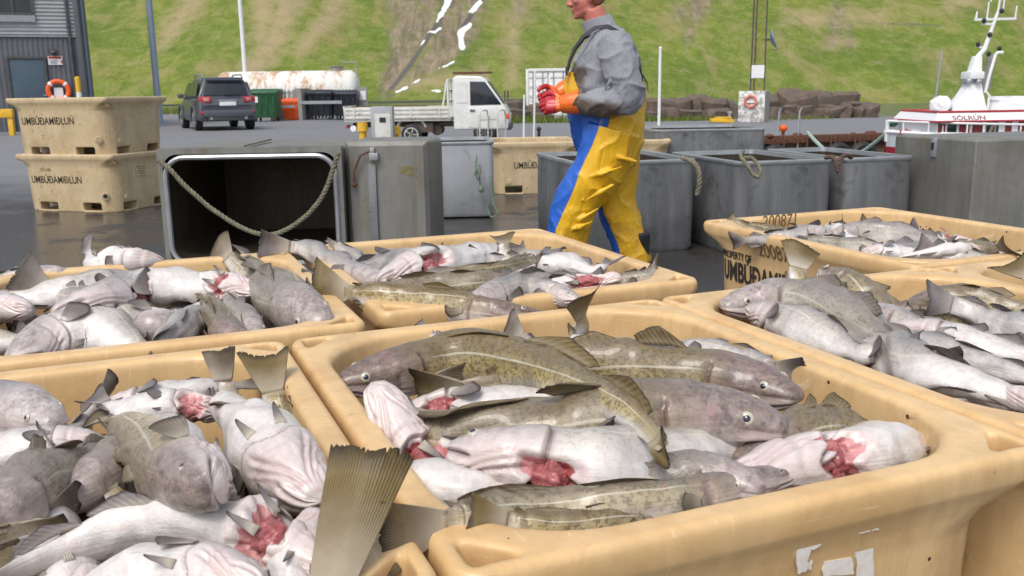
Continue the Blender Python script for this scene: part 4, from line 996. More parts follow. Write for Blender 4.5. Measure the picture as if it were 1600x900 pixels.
FISH_N = 0
FLOG = []
def cod(label, pts, dors, tone=.5, g=1.0, cut=None, warm=.5, tail=True, fins='d', eyes='LR', group=None, seed=None, gape=0.0, tailup=None, tails=1.0, tbend=0.0, flat=1.0, gill=None, gills=1.0, pect=True, lift=0.0, tpale=.5, tfold=0.0, hp=None, hl=None, an='h', tp=None, tl_=.75, res=1.0):
    """one cod: pts = world points snout ... tail tip, dors = direction(s) of its back"""
    global FISH_N
    FISH_N += 1; sd = seed or FISH_N; R = np.random.RandomState(sd * 7 + 1)
    q, cum = spine(pts); path = cum[-1]; L = path; rs = L * g; mpp = None
    if hp:                                  # girth and head length as the photo shows them
        ip = int(len(q) * {'h': .3, 't': .75, 'f': .4}[an]); mpp = float((q[ip] - np.array([0, 0, CAMH])) @ np.array(Fw)) / FPX
        rs = hp * mpp / (2 * .097); L = (hl * mpp / .218) if hl else rs
    if an == 'f' or not hp: kn = [(0, 0), (1, path)]; L = path if not hl else L
    elif an == 'h': kn = [(0, 0), (.3, min(.3 * L, .62 * path)), (1, path)]
    else: kn = [(0, 0), (.62, path - min(.38 * L, .65 * path)), (1, path)]
    if an == 'f' and hl: kn = [(0, 0), (.26, .26 * L), (1, path)]
    if tail and tp and an != 'f':
        tln = min(tp * mpp * tl_, .5 * path); kn = [x for x in kn if x[0] < .8 and x[1] < path - tln - .01] + [(.885, path - tln), (1, path)]
    kx = np.linspace(-.05, 1.05, 221); ky = np.interp(kx, [a for a, _ in kn], [b for _, b in kn]); ky = np.convolve(np.pad(ky, 7, mode='reflect', reflect_type='odd'), np.ones(15) / 15, 'valid'); ky = (ky - np.interp(0, kx, ky)) * path / (np.interp(1, kx, ky) - np.interp(0, kx, ky))
    FLOG.append((label, round(path, 2), round(L, 2), round(rs, 2)))
    org = np.array(q[len(q) // 2]); 
    s = SS if res >= 1 else SS[::2]; body_end = .90
    at = lambda x: np.stack([np.interp(np.interp(x, kx, ky), cum, q[:, k]) for k in range(3)], -1)
    C0 = at(s); T = unit(at(np.clip(s + .015, 0, 1)) - at(np.clip(s - .015, 0, 1)))
    dd = np.array(dors, float)
    if dd.ndim == 1: dd = np.stack([dd, dd])
    dk = np.linspace(0, 1, len(dd))
    if tailup is not None:                  # the body twists into the plane of its tail
        tu = unit(np.array(tailup, float)); tu = tu if tu @ dd[-1] > -.2 else -tu; dd = np.stack([dd[0], dd[-1], tu, tu]); dk = np.array([0, .45, .86, 1.])

    def frame(x):
        x = np.atleast_1d(x); t_ = unit(at(np.clip(x + .015, 0, 1)) - at(np.clip(x - .015, 0, 1)))
        d_ = np.stack([np.interp(x, dk, dd[:, k]) for k in range(3)], -1); d_ = unit(d_ - t_ * (d_ * t_).sum(-1, keepdims=True))
        return at(x), t_, d_, np.cross(t_, d_)
    C0, T, D, Sd = frame(s)
    h = dense(HT, s) * rs; wd = dense(WT, s) * rs * flat
    if an == 't': h = h * (1 + .75 * smst(.7, .9, s)); wd = wd * (1 + .8 * smst(.7, .86, s))
    h = h * (1 - .25 * smst(.88, .905, s)); wd = wd * (1 - .9 * smst(.80, .905, s))
    NTH = 88 if res >= 1 else 40
    th = np.linspace(-math.pi, math.pi, NTH, endpoint=False); S_, TH = np.meshgrid(s, th, indexing='ij'); A = np.abs(TH); PH = math.pi - A
    sm = lambda a, b, x: smst(a, b, x)
    k = np.ones_like(S_); pink = np.zeros_like(S_); flesh = np.zeros_like(S_)
    # mouth
    thm = 1.75 + S_ / .10 * .38
    d = A - thm; m_ = 1 - sm(.075, .10, S_)
    gro = np.exp(-(d / .085) ** 2) * m_; k -= .34 * gro; pink = np.maximum(pink, gro * .6); dark = .9 * np.exp(-(d / .055) ** 2) * m_
    k += .075 * np.exp(-((d + .22) / .13) ** 2) * m_; k += .07 * np.exp(-((d - .22) / .14) ** 2) * m_; k -= .05 * np.exp(-((d + .55) / .12) ** 2) * m_; k -= .05 * np.exp(-((d - .52) / .1) ** 2) * m_
    # eye socket, cheek, gill cover
    k += .05 * np.exp(-((S_ - .082) / .026) ** 2 - ((A - 1.02) / .27) ** 2)
    k -= .03 * np.exp(-((S_ - .112) / .012) ** 2 - ((A - 1.1) / .5) ** 2)
    sg = .218 + .018 * np.sin(A) - .03 * sm(2.3, 3.1, A); gm = sm(.45, .9, A); gs = S_ - sg
    k += .050 * np.exp(-(gs / .05) ** 2) * (gs < 0) * gm; k -= .17 * np.exp(-(gs / .015) ** 2) * (gs >= 0) * gm; dark = np.maximum(dark, .75 * np.exp(-((gs - .003) / .006) ** 2) * gm)
    pink = np.maximum(pink, .55 * np.exp(-(gs / .010) ** 2) * gm)
    po = S_ - (.155 + .02 * np.sin(A)); k -= .05 * np.exp(-(po / .007) ** 2) * sm(.9, 1.3, A); k += .03 * np.exp(-((po + .018) / .012) ** 2) * sm(.9, 1.3, A)
    ph0 = R.uniform(0, 6.28)
    # lower jaw: V ridges and throat folds
    for off, dep in ((.10, .15), (.40, .11), (.66, .05)):
        pl = off + sm(.02, .2, S_) * .75; e = np.exp(-((PH - pl) / .085) ** 2) * sm(.02, .05, S_) * (1 - sm(.17, .215, S_))
        k -= dep * e; pink = np.maximum(pink, .7 * e)
    fold = np.sin(PH * 21 + S_ * 22 + 1.2 * np.sin(S_ * 60 + TH * 3 + ph0)) * sm(.09, .12, S_) * (1 - sm(.2, .225, S_)) * np.exp(-(PH / .9) ** 2)
    k += .009 * fold; pink = np.maximum(pink, np.clip(-fold, 0, 1) * .2)
    # belly slackness and lumps
    ph1, ph2, ph3 = R.uniform(0, 6.28, 3)
    k += .030 * np.sin(S_ * 19 + ph1 + TH * 1.0) * np.sin(TH * 2 + ph2) * sm(.2, .34, S_) * (1 - sm(.62, .8, S_))
    k += .022 * np.sin(S_ * 41 + ph3) * np.sin(TH * 3 + ph1) * sm(.25, .4, S_) * (1 - sm(.55, .7, S_))
    # opened throat
    if cut:
        s0, s1, amp, hw_ = (list(cut) + [.21, .30, .5, 1.1][len(cut):])
        jag = .012 * np.sin(TH * 5 + ph1) + .006 * np.sin(TH * 11 + ph2)
        c_ = sm(s0 - .012, s0 + .012, S_ + jag) * (1 - sm(s1 - .014, s1 + .014, S_ + jag)) * (1 - sm(hw_ - .15, hw_ + .15, PH))
        rim_ = np.exp(-((S_ + jag - s1 - .014) / .012) ** 2) * (1 - sm(hw_ - .1, hw_ + .25, PH)); k += .06 * rim_
        nz_ = .5 + .5 * np.sin(S_ * 160 + ph1) * np.sin(TH * 6 + ph2); k -= c_ * (amp * .75 + amp * .35 * nz_); flesh = c_; pink = np.maximum(pink, rim_ * .9)
    rad_sup = lambda c: np.sign(c) * np.abs(c) ** .92
    cx = rad_sup(np.cos(TH)); sx = rad_sup(np.sin(TH))
    # jaw drop and shorter lower jaw
    hh = h[:, None] * np.where(cx > 0, 1.0, 1.0 + .10 * sm(.25, .45, S_) * (1 - sm(.5, .7, S_)) + .1 * (1 - sm(.0, .2, S_)))
    Pp = C0[:, None] + D[:, None] * (hh * cx * k)[..., None] + Sd[:, None] * (wd[:, None] * sx * k)[..., None]
    jaw = sm(0, .25, A - thm) * (1 - sm(.03, .10, S_))
    Pp = Pp + T[:, None] * (jaw * .010 * L)[..., None]
    if gape: Pp = Pp - D[:, None] * (sm(0, .2, A - thm) * (1 - sm(.02, .14, S_)) * gape * L)[..., None]
    # dents and slack skin, irregular so no two match
    rel = (Pp - org) / max(rs, .2); dn = np.zeros_like(S_)
    for fq, am in ((14., .020), (27., .011), (60., .0045)):
        for _ in range(5):
            kv = R.normal(size=3); kv /= np.linalg.norm(kv); dn += am / 2.2 * np.sin(rel @ (kv * fq) + R.uniform(0, 6.28) + 1.5 * np.sin(rel @ (R.normal(size=3) * fq * .4)))
    fade = .35 + .65 * sm(.22, .32, S_); dn *= fade * (1 - .6 * sm(.7, .9, S_))
    Pp = Pp + (D[:, None] * cx[..., None] + Sd[:, None] * sx[..., None]) * (dn * rs * .55)[..., None]
    Pp = Pp + D[:, None] * (R.uniform(-.004, .004) * L * np.sin(S_ * 9 + ph2))[..., None]
    V = (Pp - org).reshape(-1, 3); nS = len(s)
    snout = (C0[0] - T[0] * .006 * L - org); tail_c = C0[-1] - org
    V = np.concatenate([V, [snout], [tail_c]])
    idx = np.arange(nS * NTH).reshape(nS, NTH); nx = np.roll(idx, -1, axis=1)
    F_ = np.stack([idx[:-1], nx[:-1], nx[1:], idx[1:]], -1).reshape(-1, 4).tolist()
    F_ += [[nS * NTH, int(nx[0, j]), int(idx[0, j])] for j in range(NTH)] + [[nS * NTH + 1, int(idx[-1, j]), int(nx[-1, j])] for j in range(NTH)]
    me = bpy.data.meshes.new('cod'); me.from_pydata(V.tolist(), [], F_)
    UV = np.concatenate([np.stack([S_.ravel(), (A / math.pi).ravel()], -1), [[0, .5], [.9, .5]]])
    l = me.uv_layers.new(name='UVMap'); li = np.empty(len(me.loops), np.int32); me.loops.foreach_get('vertex_index', li)
    l.data.foreach_set('uv', UV[li].astype(np.float32).ravel())
    n = len(V); setattrs(me, n, tone=tone, warm=warm, flesh=np.concatenate([flesh.ravel(), [0, 0]]), dark=np.concatenate([dark.ravel(), [0, 0]]), pink=np.concatenate([np.clip(pink, 0, 1).ravel(), [.3, 0]]))
    me.materials.append(MAT['fish']); me.polygons.foreach_set('use_smooth', [True] * len(me.polygons)); me.update()
    o = link('cod', me, None, org.tolist()); tag(o, label, 'fish', group)
    def surf(x, a, out=1.0):
        c, t_, d_, s_ = frame(x); hq = np.interp(x, s, h); wq = np.interp(x, s, wd)
        ca = np.sign(np.cos(a)) * abs(np.cos(a)) ** .92; sa = np.sign(np.sin(a)) * abs(np.sin(a)) ** .92
        return c + d_ * (hq * ca * out)[..., None] + s_ * (wq * sa * out)[..., None], t_, d_, s_
    # eyes
    for sgn in (-1, 1):
        if ('R' if sgn > 0 else 'L') not in eyes: continue
        p, t_, d_, s_ = surf(np.array([.082]), 1.02 * sgn, .985); nrm = unit(d_ * math.cos(1.1) + s_ * math.sin(1.1) * sgn - t_ * .12)[0]
        e = link('eye', EYE_IRIS, o); z = Vector(nrm); rot = z.to_track_quat('Z', 'Y').to_matrix().to_4x4()
        r_ = .0138 * L
        e.matrix_local = Matrix.Translation(Vector(p[0] - org)) @ rot @ Matrix.Scale(r_, 4)
        link('pupil', EYE_PUP, e)
    def fin(name, s0, s1, ang, ht, sweep, leanv, nr, peak=.3, pale=0.3):
        nu, nv = nr * 2 + 1, 5; us = np.linspace(0, 1, nu); xs_ = s0 + (s1 - s0) * us
        B, t_, d_, s_ = surf(xs_, ang, .93)
        out = unit(d_ * math.cos(ang) + s_ * math.sin(ang)); side = np.cross(t_, out)
        prof = np.where(us < peak, us / peak, 1 - (us - peak) / (1 - peak) * .82) ** .6; prof = np.clip(prof, .05, 1) * (1 + R.uniform(-.05, .05, nu))
        vs_ = np.linspace(0, 1, nv); G = np.zeros((nu, nv, 3))
        for j, v_ in enumerate(vs_):
            ln = (ht * L * prof * v_)[:, None]; a_ = leanv * (.4 + .6 * v_)
            cor = (np.where(np.arange(nu) % 2, 1, -1) * .0006 * L * v_)[:, None]
            G[:, j] = B + (out * math.cos(a_) + side * math.sin(a_)) * ln + t_ * ln * sweep + side * cor
        mesh = grid_shell(name, G - org, np.linspace(.0035, .0011, nv)[None, :] * L * 1.0, MAT['fin'], tone=tone, rays=float(nr), pale=pale)
        return link(name, mesh, o)
    if 'd' in fins:
        for (a_, b_, hh_) in ((.30, .42, .050), (.46, .64, .040), (.68, .82, .034)):
            fin('dorsal_fin', a_, b_, 0.0, hh_ * R.uniform(.85, 1.1), R.uniform(1.2, 2.2) if not lift else .7, R.choice([-1, 1]) * R.uniform(.5, 1.25) if not lift else lift * R.uniform(-.3, .3), 9)
    if 'a' in fins or 'd' in fins:
        for (a_, b_, hh_) in ((.50, .66, .040), (.69, .82, .034)):
            fin('anal_fin', a_, b_, math.pi, hh_, R.uniform(1.2, 2.2), R.choice([-1, 1]) * R.uniform(.4, 1.2), 9, pale=.6)
    if pect:
        for sgn in (-1, 1):
            B, t_, d_, s_ = surf(np.array([.252]), 1.72 * sgn, .98); out = unit(d_ * math.cos(1.72) + s_ * math.sin(1.72) * sgn)[0]; t0 = t_[0]; d0 = d_[0]
            nr = 9; nu, nv = nr * 2 + 1, 7; lift_ = R.uniform(.04, .34); ang_ = R.uniform(-.35, .25); ax = unit(t0 + out * lift_ - d0 * ang_); bx = unit(d0 - ax * (d0 @ ax)); nn = np.cross(ax, bx)
            us = np.linspace(-1, 1, nu); G = np.zeros((nu, nv, 3)); fl_ = .125 * L * R.uniform(.9, 1.1)
            for j, v_ in enumerate(np.linspace(0, 1, nv)):
                lr = fl_ * v_ * (1 - .30 * us ** 2)
                G[:, j] = B[0] + ax * lr[:, None] + bx * (us * (.012 + .036 * v_ ** .7) * L)[:, None] + nn * ((np.where(np.arange(nu) % 2, 1, -1) * .0004 + .012 * us ** 2 * v_) * L)[:, None]
            link('pectoral_fin', grid_shell('pectoral_fin', G - org, np.linspace(.003, .0010, nv)[None] * L, MAT['fin'], tone=tone * .7, rays=float(nr), pale=.5), o)
        for sgn in (-1, 1):
            B, t_, d_, s_ = surf(np.array([.245]), 2.75 * sgn, .98); out = unit(d_ * math.cos(2.75) + s_ * math.sin(2.75) * sgn)[0]; t0 = t_[0]
            ax = unit(t0 + out * R.uniform(.2, .7)); bx = unit(np.cross(out, ax)); nr = 4; nu, nv = 9, 6; us = np.linspace(-1, 1, nu); G = np.zeros((nu, nv, 3))
            for j, v_ in enumerate(np.linspace(0, 1, nv)):
                G[:, j] = B[0] + ax * (.085 * L * v_ * (1 - .25 * (us + .6) ** 2 * .5))[:, None] + bx * (us * .013 * L * (1 - v_ * .55))[:, None]
            link('pelvic_fin', grid_shell('pelvic_fin', G - org, np.linspace(.0026, .0010, nv)[None] * L, MAT['fin'], tone=tone * .5, rays=float(nr), pale=.9), o)
    if tail:
        c, t_, d_, s_ = (x[0] for x in frame(np.array([.885])))
        te = at(np.array([1.0]))[0] - at(np.array([.90]))[0]; t_ = unit(te)
        if tailup is not None: d_ = np.array(tailup, float)
        d_ = unit(d_ - t_ * (d_ @ t_)); s_ = np.cross(t_, d_)
        nr = 26; nu, nv = nr * 2 + 1, 12; us = np.linspace(-1, 1, nu); G = np.zeros((nu, nv, 3)); hb = (.042 if an == 't' else .026) * rs; hs_ = (tp * mpp / 2 if tp else .088 * L) * (1 - tfold); ln = (min(tp * mpp * tl_, .5 * path) if tp else .135 * L)
        jag = 1 + R.uniform(-.018, .008, nu) - (R.rand(nu) > .93) * R.uniform(.02, .06, nu) + .012 * np.sin(us * 7 + ph1)
        for j, v_ in enumerate(np.linspace(0, 1, nv)):
            lr = ln * v_ * (1 - .10 * (1 - us ** 2) * v_ - .05 * np.clip(np.abs(us) - .8, 0, 1) * 5 * v_) * (1 + (jag - 1) * v_ ** 4)
            hgt = us * (hb * (1 - v_) + hs_ * v_ ** .95)
            side = (np.where(np.arange(nu) % 2, 1, -1) * .0005 * v_ + (tbend * v_ ** 2) * .12 + .034 * np.sin(us * 2.2 + ph1) * v_ ** 1.5 + .05 * tfold * us ** 2 * v_) * L
            G[:, j] = c + t_ * lr[:, None] + d_ * hgt[:, None] + s_ * side[:, None]
        th_ = np.linspace(.010, .0011, nv)[None] * L * np.array([1.0]) * .75
        th_ = np.maximum(th_ * (1 - np.linspace(0, 1, nv)[None] ** .5 * .6), .0010 * L)
        link('tail_fin', grid_shell('tail_fin', G - org, th_, MAT['fin'], tone=tone, rays=float(nr), pale=tpale), o)
    if cut and gill != 0:
        s0, s1 = cut[0], cut[1]; x = np.array([(s0 + s1) / 2]); c, t_, d_, s_ = (y[0] for y in frame(x)); 
        hq = float(np.interp(x, s, h)[0]); mb = MB()
        bm = bmesh.new(); bmesh.ops.create_icosphere(bm, subdivisions=4, radius=1)
        ax_ = np.stack([t_ * (s1 - s0) * L * .46, s_ * hq * .52 * gills, -d_ * hq * .40 * gills], 0)
        for v_ in bm.verts:
            f = 1 + .38 * noise.fractal(v_.co * 1.7 + Vector((sd, 0, 0)), 1, 2, 4); vv = v_.co * f
            v_.co = Vector(c - d_ * hq * .42 - org) + Vector(ax_[0]) * vv.x + Vector(ax_[1]) * vv.y + Vector(ax_[2]) * vv.z
        mg = bpy.data.meshes.new('gill_tissue'); bm.to_mesh(mg); bm.free(); mg.materials.append(MAT['gill_flesh']); mg.polygons.foreach_set('use_smooth', [True] * len(mg.polygons))
        link('gill_tissue', mg, o)
    return o

U_, DN = (0, 0, 1), (0, 0, -1)
AW, TW = (0, 1, 0.25), (0, -1, .25)       # back turned away from / towards us
def W0(*a):
    return [P(x, y, RIM + z) for x, y, z in a]
def W(*a):                                 # (x, y, height above the rim) triples -> world points
    return [P(x, y, RIM + (z * .35 if z < 0 else z) - .012) for x, y, z in a]

# ---------------- centre tub
G1 = 'cod in the centre tub'
cod('long olive cod draped in a curve over the others, tail towards us', W((522,602,-.06),(620,582,-.045),(720,562,-.02),(820,570,.01),(905,602,.035),(985,650,.055),(1040,705,.06),(1076,756,.055)), (0,-.15,1), .95, 1.0, group=G1, tailup=(.75,-.2,.5), warm=.6, tfold=.45, hp=84, hl=125, an='f', tp=50)
cod('brown backed cod along the far side with rosy pink snout pointing right', W((1252,624,-.05),(1160,600,-.04),(1060,588,-.035),(960,578,-.04),(860,582,-.06),(760,602,-.09),(660,620,-.14)), (0,-.1,1), .85, 1.0, group=G1, warm=1.0, lift=1.0, hp=98, hl=135)
cod('cod with big purple brown head and staring eye, resting on the heap at right', W((1232,676,0),(1150,655,.012),(1065,655,.008),(980,664,-.015),(880,672,-.045),(780,682,-.075),(690,690,-.11),(620,660,-.17),(590,620,-.22)), (0,-.05,1), .75, 1.0, group=G1, warm=.9, flat=1.15, hp=122, hl=178)
cod('white bellied cod with bloody neck lying beneath the curved olive cod', W((606,662,-.13),(665,642,-.07),(740,634,-.055),(830,630,-.06),(920,640,-.10),(1010,650,-.15)), (0,1,.15), .3, 1.05, (.16,.26,.55,1.5), group=G1, warm=.5, hp=62, hl=90)
cod('cod with its pale chin pointing up against the left wall', W0((582,600,.055),(612,650,.0),(648,703,-.055),(700,738,-.085),(770,752,-.11),(850,745,-.14)), (-.5,.75,.1), .25, 1.15, (.215,.31,.55,1.2), group=G1, warm=.7, hp=104, hl=135)
cod('white cod with open lower jaw and pink gills hanging out, facing left', W((704,706,.0),(780,713,.01),(860,727,.005),(930,736,-.005),(1000,722,-.03),(1070,706,-.055),(1150,700,-.09),(1230,690,-.13)), (0,.8,.6), .2, 1.22, (.20,.30,.6,1.3), group=G1, warm=.6, gape=.018, gills=1.15, hp=122, hl=165, pect=False)
cod('cod along the near rim with its dark edged tail spread over the corner', W((1260,738,-.08),(1180,755,-.06),(1100,776,-.05),(1000,790,-.04),(900,797,-.03),(800,800,-.01),(735,806,.012),(606,842,.03)), (0,.45,.9), .7, .82, group=G1, tailup=(-.15,.1,1), tpale=.8, hp=74, an='t', tp=112, tl_=1.15)
cod('cod whose olive tail stands up at the near rim of the centre tub', W((1090,812,-.14),(1010,818,-.10),(930,820,-.06),(850,822,-.025),(738,800,.03)), (0,.3,.9), .9, .55, group=G1, tfold=.35, tailup=(-.35,.3,.9), hp=52, an='t', tp=92)
cod('pale cod lying on its back at the near right with a red gill slit', W0((1118,780,-.05),(1200,742,-.045),(1290,720,-.045),(1370,708,-.055),(1420,700,-.08),(1440,680,-.1),(1400,655,-.1)), (0,.85,-.35), .1, .98, (.215,.262,.35,1.2), group=G1, warm=.35, eyes='', hp=112, hl=215, pect=False)
cod('small headed cod with lilac fin between the curved tail and the near rim', W((1192,770,-.03),(1140,752,-.025),(1080,750,-.045),(1000,762,-.08),(900,772,-.13)), (0,-.25,.95), .4, 1.2, group=G1, warm=.8, hp=82, hl=92)
cod('olive flanked cod half hidden right of the big purple head', W((1150,722,-.12),(1230,690,-.075),(1300,664,-.07),(1350,682,-.12),(1400,722,-.2)), (0,-.1,1), .85, 1.1, group=G1, hp=84)
cod('cod buried head down with its narrow tail fin standing up at the far wall', W((1060,600,-.32),(970,590,-.22),(916,556,-.10),(906,520,0),(913,462,.11)), (.5,.8,.2), .8, .9, group=G1, tailup=(.45,.8,.1), hp=58, an='t', tp=78)
cod('white cod with black edged tail pressed against the right wall', W((1000,562,-.15),(1080,554,-.085),(1150,560,-.06),(1200,572,-.05),(1256,586,-.04)), (0,.6,.7), .15, .85, group=G1, tpale=1.0, tailup=(-.1,0,1), hp=48, an='t', tp=62, tl_=1.0)
cod('cod showing only a dark lilac tail fin at the middle of the far wall', W((910,605,-.27),(865,572,-.16),(828,542,-.07),(790,508,.01)), (0,.3,.9), .3, .8, group=G1, tailup=(.6,.1,.7), hp=46, an='t', tp=62)
cod('cod showing only a thin whitish tail at the left end of the far wall', W((770,605,-.27),(725,572,-.17),(692,540,-.07),(652,505,.01)), (0,.3,.9), .05, .7, group=G1, tpale=1.0, tfold=.6, hp=28, an='t', tp=42)
cod('pale cod belly wedged between the open jawed cod and the near rim', W((850,752,-.14),(940,778,-.085),(1040,770,-.08),(1130,745,-.12),(1200,740,-.2)), (0,.9,.2), .25, 1.0, group=G1, hp=70)
cod('pale cod body beneath the raised chin at the near left corner', W((560,772,-.22),(620,762,-.12),(700,758,-.07),(780,764,-.075),(860,788,-.11),(950,800,-.16)), (0,.9,.1), .15, 1.05, group=G1, eyes='', hp=76)
cod('cod with only its small purple grey head showing below the upright tail', W((902,540,-.02),(950,552,-.045),(1030,568,-.09),(1120,580,-.14)), (0,-.1,1), .2, 1.2, group=G1, warm=.8, hp=52, hl=60)
# ---------------- bottom left tub
_t, _b = W0((577,712,.11),(506,950,-.02)); BIGTAIL = [_b + (_b - _t) * 1.4, _b + (_b - _t) * .7, _b, _t]
G2 = 'cod in the bottom left tub'
cod('cod with dark grey face and creased white mouth turned towards us', W0((330,765,.085),(292,738,.065),(250,700,.03),(205,668,-.0),(165,655,-.04),(125,662,-.07)), (-.92,-.36,-.12), .7, 1.32, group=G2, warm=.5, cut=(.215,.29,.45,1.0), hp=112, hl=130)
cod('cod on its back with wrinkled pale jaw and its brown tail standing behind', W((503,782,.015),(452,738,.02),(398,688,0),(366,642,-.025),(352,605,-.0),(340,545,.075)), (0,.45,-.9), .55, 1.30, group=G2, tailup=(1,-.15,0), warm=.7, eyes='', hp=126, hl=142, tp=90)
cod('cod showing only a curled olive tail against the far right corner', W((480,700,-.27),(452,662,-.16),(428,618,-.03),(412,552,.06)), (.6,-.6,.2), .95, .8, group=G2, tailup=(.75,.3,.15), hp=70, an='t', tp=82, tl_=1.0)
cod('large white cod on its back with a wide bloody throat opening', W((545,925,-.06),(470,880,-.02),(402,845,.005),(300,825,.005),(200,828,-.01),(100,855,-.02),(10,900,-.02),(-90,960,-.03)), (0,.35,-.95), .15, 1.25, (.20,.285,.65,1.4), group=G2, warm=.75, eyes='', hp=116, hl=145)
cod('cod with small pale wrinkled snout pointing up beside the big olive tail', W((500,796,.03),(480,845,.005),(458,905,-.05),(430,985,-.12)), (-.2,.85,-.35), .2, 1.35, group=G2, warm=.8, eyes='', hp=88, hl=112)
cod('grey speckled cod at the left with back up, tapering to the right', W((-110,850,-.02),(0,802,0),(60,760,-.015),(112,730,-.03),(165,704,-.045),(200,690,-.06)), (.1,-.3,.95), .5, 1.45, group=G2, warm=.3, hp=112)
cod('rosy white cod head at the left edge looking right with open eye', W((92,664,-.0),(30,646,-.01),(-50,640,-.03),(-160,640,-.06)), (0,-.1,1), .1, 1.25, group=G2, warm=.6, hp=95, hl=105)
cod('white cod lying beneath the head that looks right', W((165,692,-.06),(90,694,-.045),(0,702,-.05),(-110,702,-.08)), (0,.9,.2), .1, 1.1, group=G2, warm=.5, eyes='', hp=60)
cod('pale yellowish cod cut off by the bottom edge of the photo', W((410,925,.03),(305,896,.02),(205,900,0),(90,935,-.03),(-30,980,-.05)), (0,.8,-.3), .35, 1.2, group=G2, warm=.3, eyes='', hp=112)
cod('cod in the lower left with folded olive fins poking right', W((-190,915,-.05),(-90,868,-.02),(0,835,.005),(98,812,.02)), (0,-.4,.9), .8, .8, group=G2, tfold=.5, hp=64, an='t', tp=92)
cod('raw pink skinned cod beneath the upright tails', W((350,642,-.08),(275,636,-.055),(205,642,-.065),(152,622,-.02)), (0,.9,.1), .1, 1.1, (.1,.2,.3,1.6), group=G2, warm=1.0, hp=60)
cod('cod hanging with its huge olive tail fan upright over the tub corner', BIGTAIL, (.2,.9,.1), .95, .8, group=G2, tailup=(1,.12,0.05), tpale=.5, hp=140, an='t', tp=150, tl_=1.85)
cod('cod with only a blackish tail tip in the inner right corner', W((430,800,-.3),(462,762,-.21),(480,732,-.13),(488,694,-.055)), (.4,.8,.1), .4, .7, group=G2, tailup=(1,0,0), hp=40, an='t', tp=50)
cod('white cod belly along the far wall below the tails', W((150,645,-.14),(235,628,-.08),(325,608,-.055),(400,600,-.09)), (0,.9,.2), .15, 1.0, group=G2, hp=60)
cod('dark finned grey cod squeezed between the speckled cod and the grey face', W((60,790,-.09),(130,762,-.06),(190,730,-.07),(240,700,-.12)), (0,-.3,.9), .5, 1.0, group=G2, hp=90)
# ---------------- left tub in the second row
G3 = 'cod in the left tub of the second row'
cod('white cod with deep red torn throat across the middle', W((84,496,.0),(150,472,.015),(212,450,.015),(275,446,.012),(335,454,-.01),(400,450,-.06),(480,440,-.12)), (0,.9,.25), .12, 1.12, (.255,.36,.6,1.5), group=G3, warm=.5, eyes='', gills=1.2, hp=64, hl=112)
cod('long white cod along the far left side', W((225,440,-.05),(150,452,-.02),(70,460,-.02),(0,465,-.03),(-90,470,-.05)), (0,.8,.5), .2, 1.0, group=G3, eyes='', hp=56)
cod('cod with rounded pale chin and pink gill, at the right of the torn one', W((398,456,.02),(352,452,.005),(300,450,-.04),(230,450,-.1)), (0,.6,-.7), .15, 1.4, (.2,.28,.4,1.3), group=G3, warm=.8, eyes='', hp=54, hl=68)
cod('grey bellied cod bent towards the near right corner', W((510,512,-.02),(458,478,.012),(420,447,0),(395,415,-.06),(380,398,-.12)), (-.6,.4,.6), .45, 1.35, group=G3, warm=.2, hp=88)
cod('cod with brown tail raised against the far rim', W((440,470,-.2),(402,440,-.12),(376,420,-.05),(338,384,.045)), (.3,.3,.8), .6, .9, group=G3, tailup=(.75,.1,.6), hp=46, an='t', tp=62)
cod('white cod on top at the far rim with purple snout to the right', W((258,410,0),(215,407,.02),(180,412,.005),(152,420,-.03),(134,384,.05)), (0,-.2,-.9), .1, 1.15, group=G3, tailup=(.4,.4,.7), hp=42, hl=52, an='f', tp=44)
cod('cod with small purple head at the far left', W((112,428,-.02),(70,430,-.02),(10,440,-.05),(-60,450,-.1)), (0,-.1,1), .1, 1.2, group=G3, warm=.9, hp=34, hl=46)
cod('cod with dark grey tail fin raised at the far left', W((160,495,-.1),(115,470,-.04),(82,456,.0),(28,424,.065)), (.2,0,1), .3, .9, group=G3, tailup=(.3,.2,.9), hp=50, an='t', tp=74)
cod('fat blotchy white cod at the near left', W((15,570,-.04),(80,535,0),(145,520,.005),(200,540,-.05),(240,580,-.14)), (0,.9,.25), .3, 1.7, group=G3, eyes='', hp=84)
cod('cod with olive pectoral fin in the near left corner', W((-130,540,-.08),(-45,538,-.03),(30,535,-.01),(95,535,-.06)), (0,.7,.5), .5, 1.1, group=G3, hp=50)
cod('cod with pink open mouth and round eye near the front rim', W((292,498,.005),(238,512,.005),(190,500,-.03),(130,495,-.09)), (0,-.85,.1), .3, 1.35, group=G3, warm=1.0, gape=.03, hp=62, hl=75)
cod('lilac faced cod to the right of the pink mouth', W((322,488,0),(288,512,-.005),(250,545,-.06),(230,600,-.14)), (0,-.75,.2), .1, 1.2, group=G3, warm=.8, hp=52, hl=62)
cod('olive cod body with pale line, upright at the front rim', W((385,545,-.08),(348,512,-.01),(328,482,-.03),(310,455,-.09)), (-.3,-.2,.9), .8, 1.25, group=G3, hp=60)
cod('dull white cod at the left edge below the raised dark tail', W((50,486,0),(0,480,0),(-70,480,-.03),(-140,490,-.08)), (0,.9,.2), .1, 1.15, group=G3, eyes='', hp=50)
cod('small grey cod squeezed at the front right', W((405,525,-.06),(378,497,-.03),(355,470,-.07),(340,450,-.12)), (.2,-.3,.9), .3, 1.1, group=G3, hp=46)
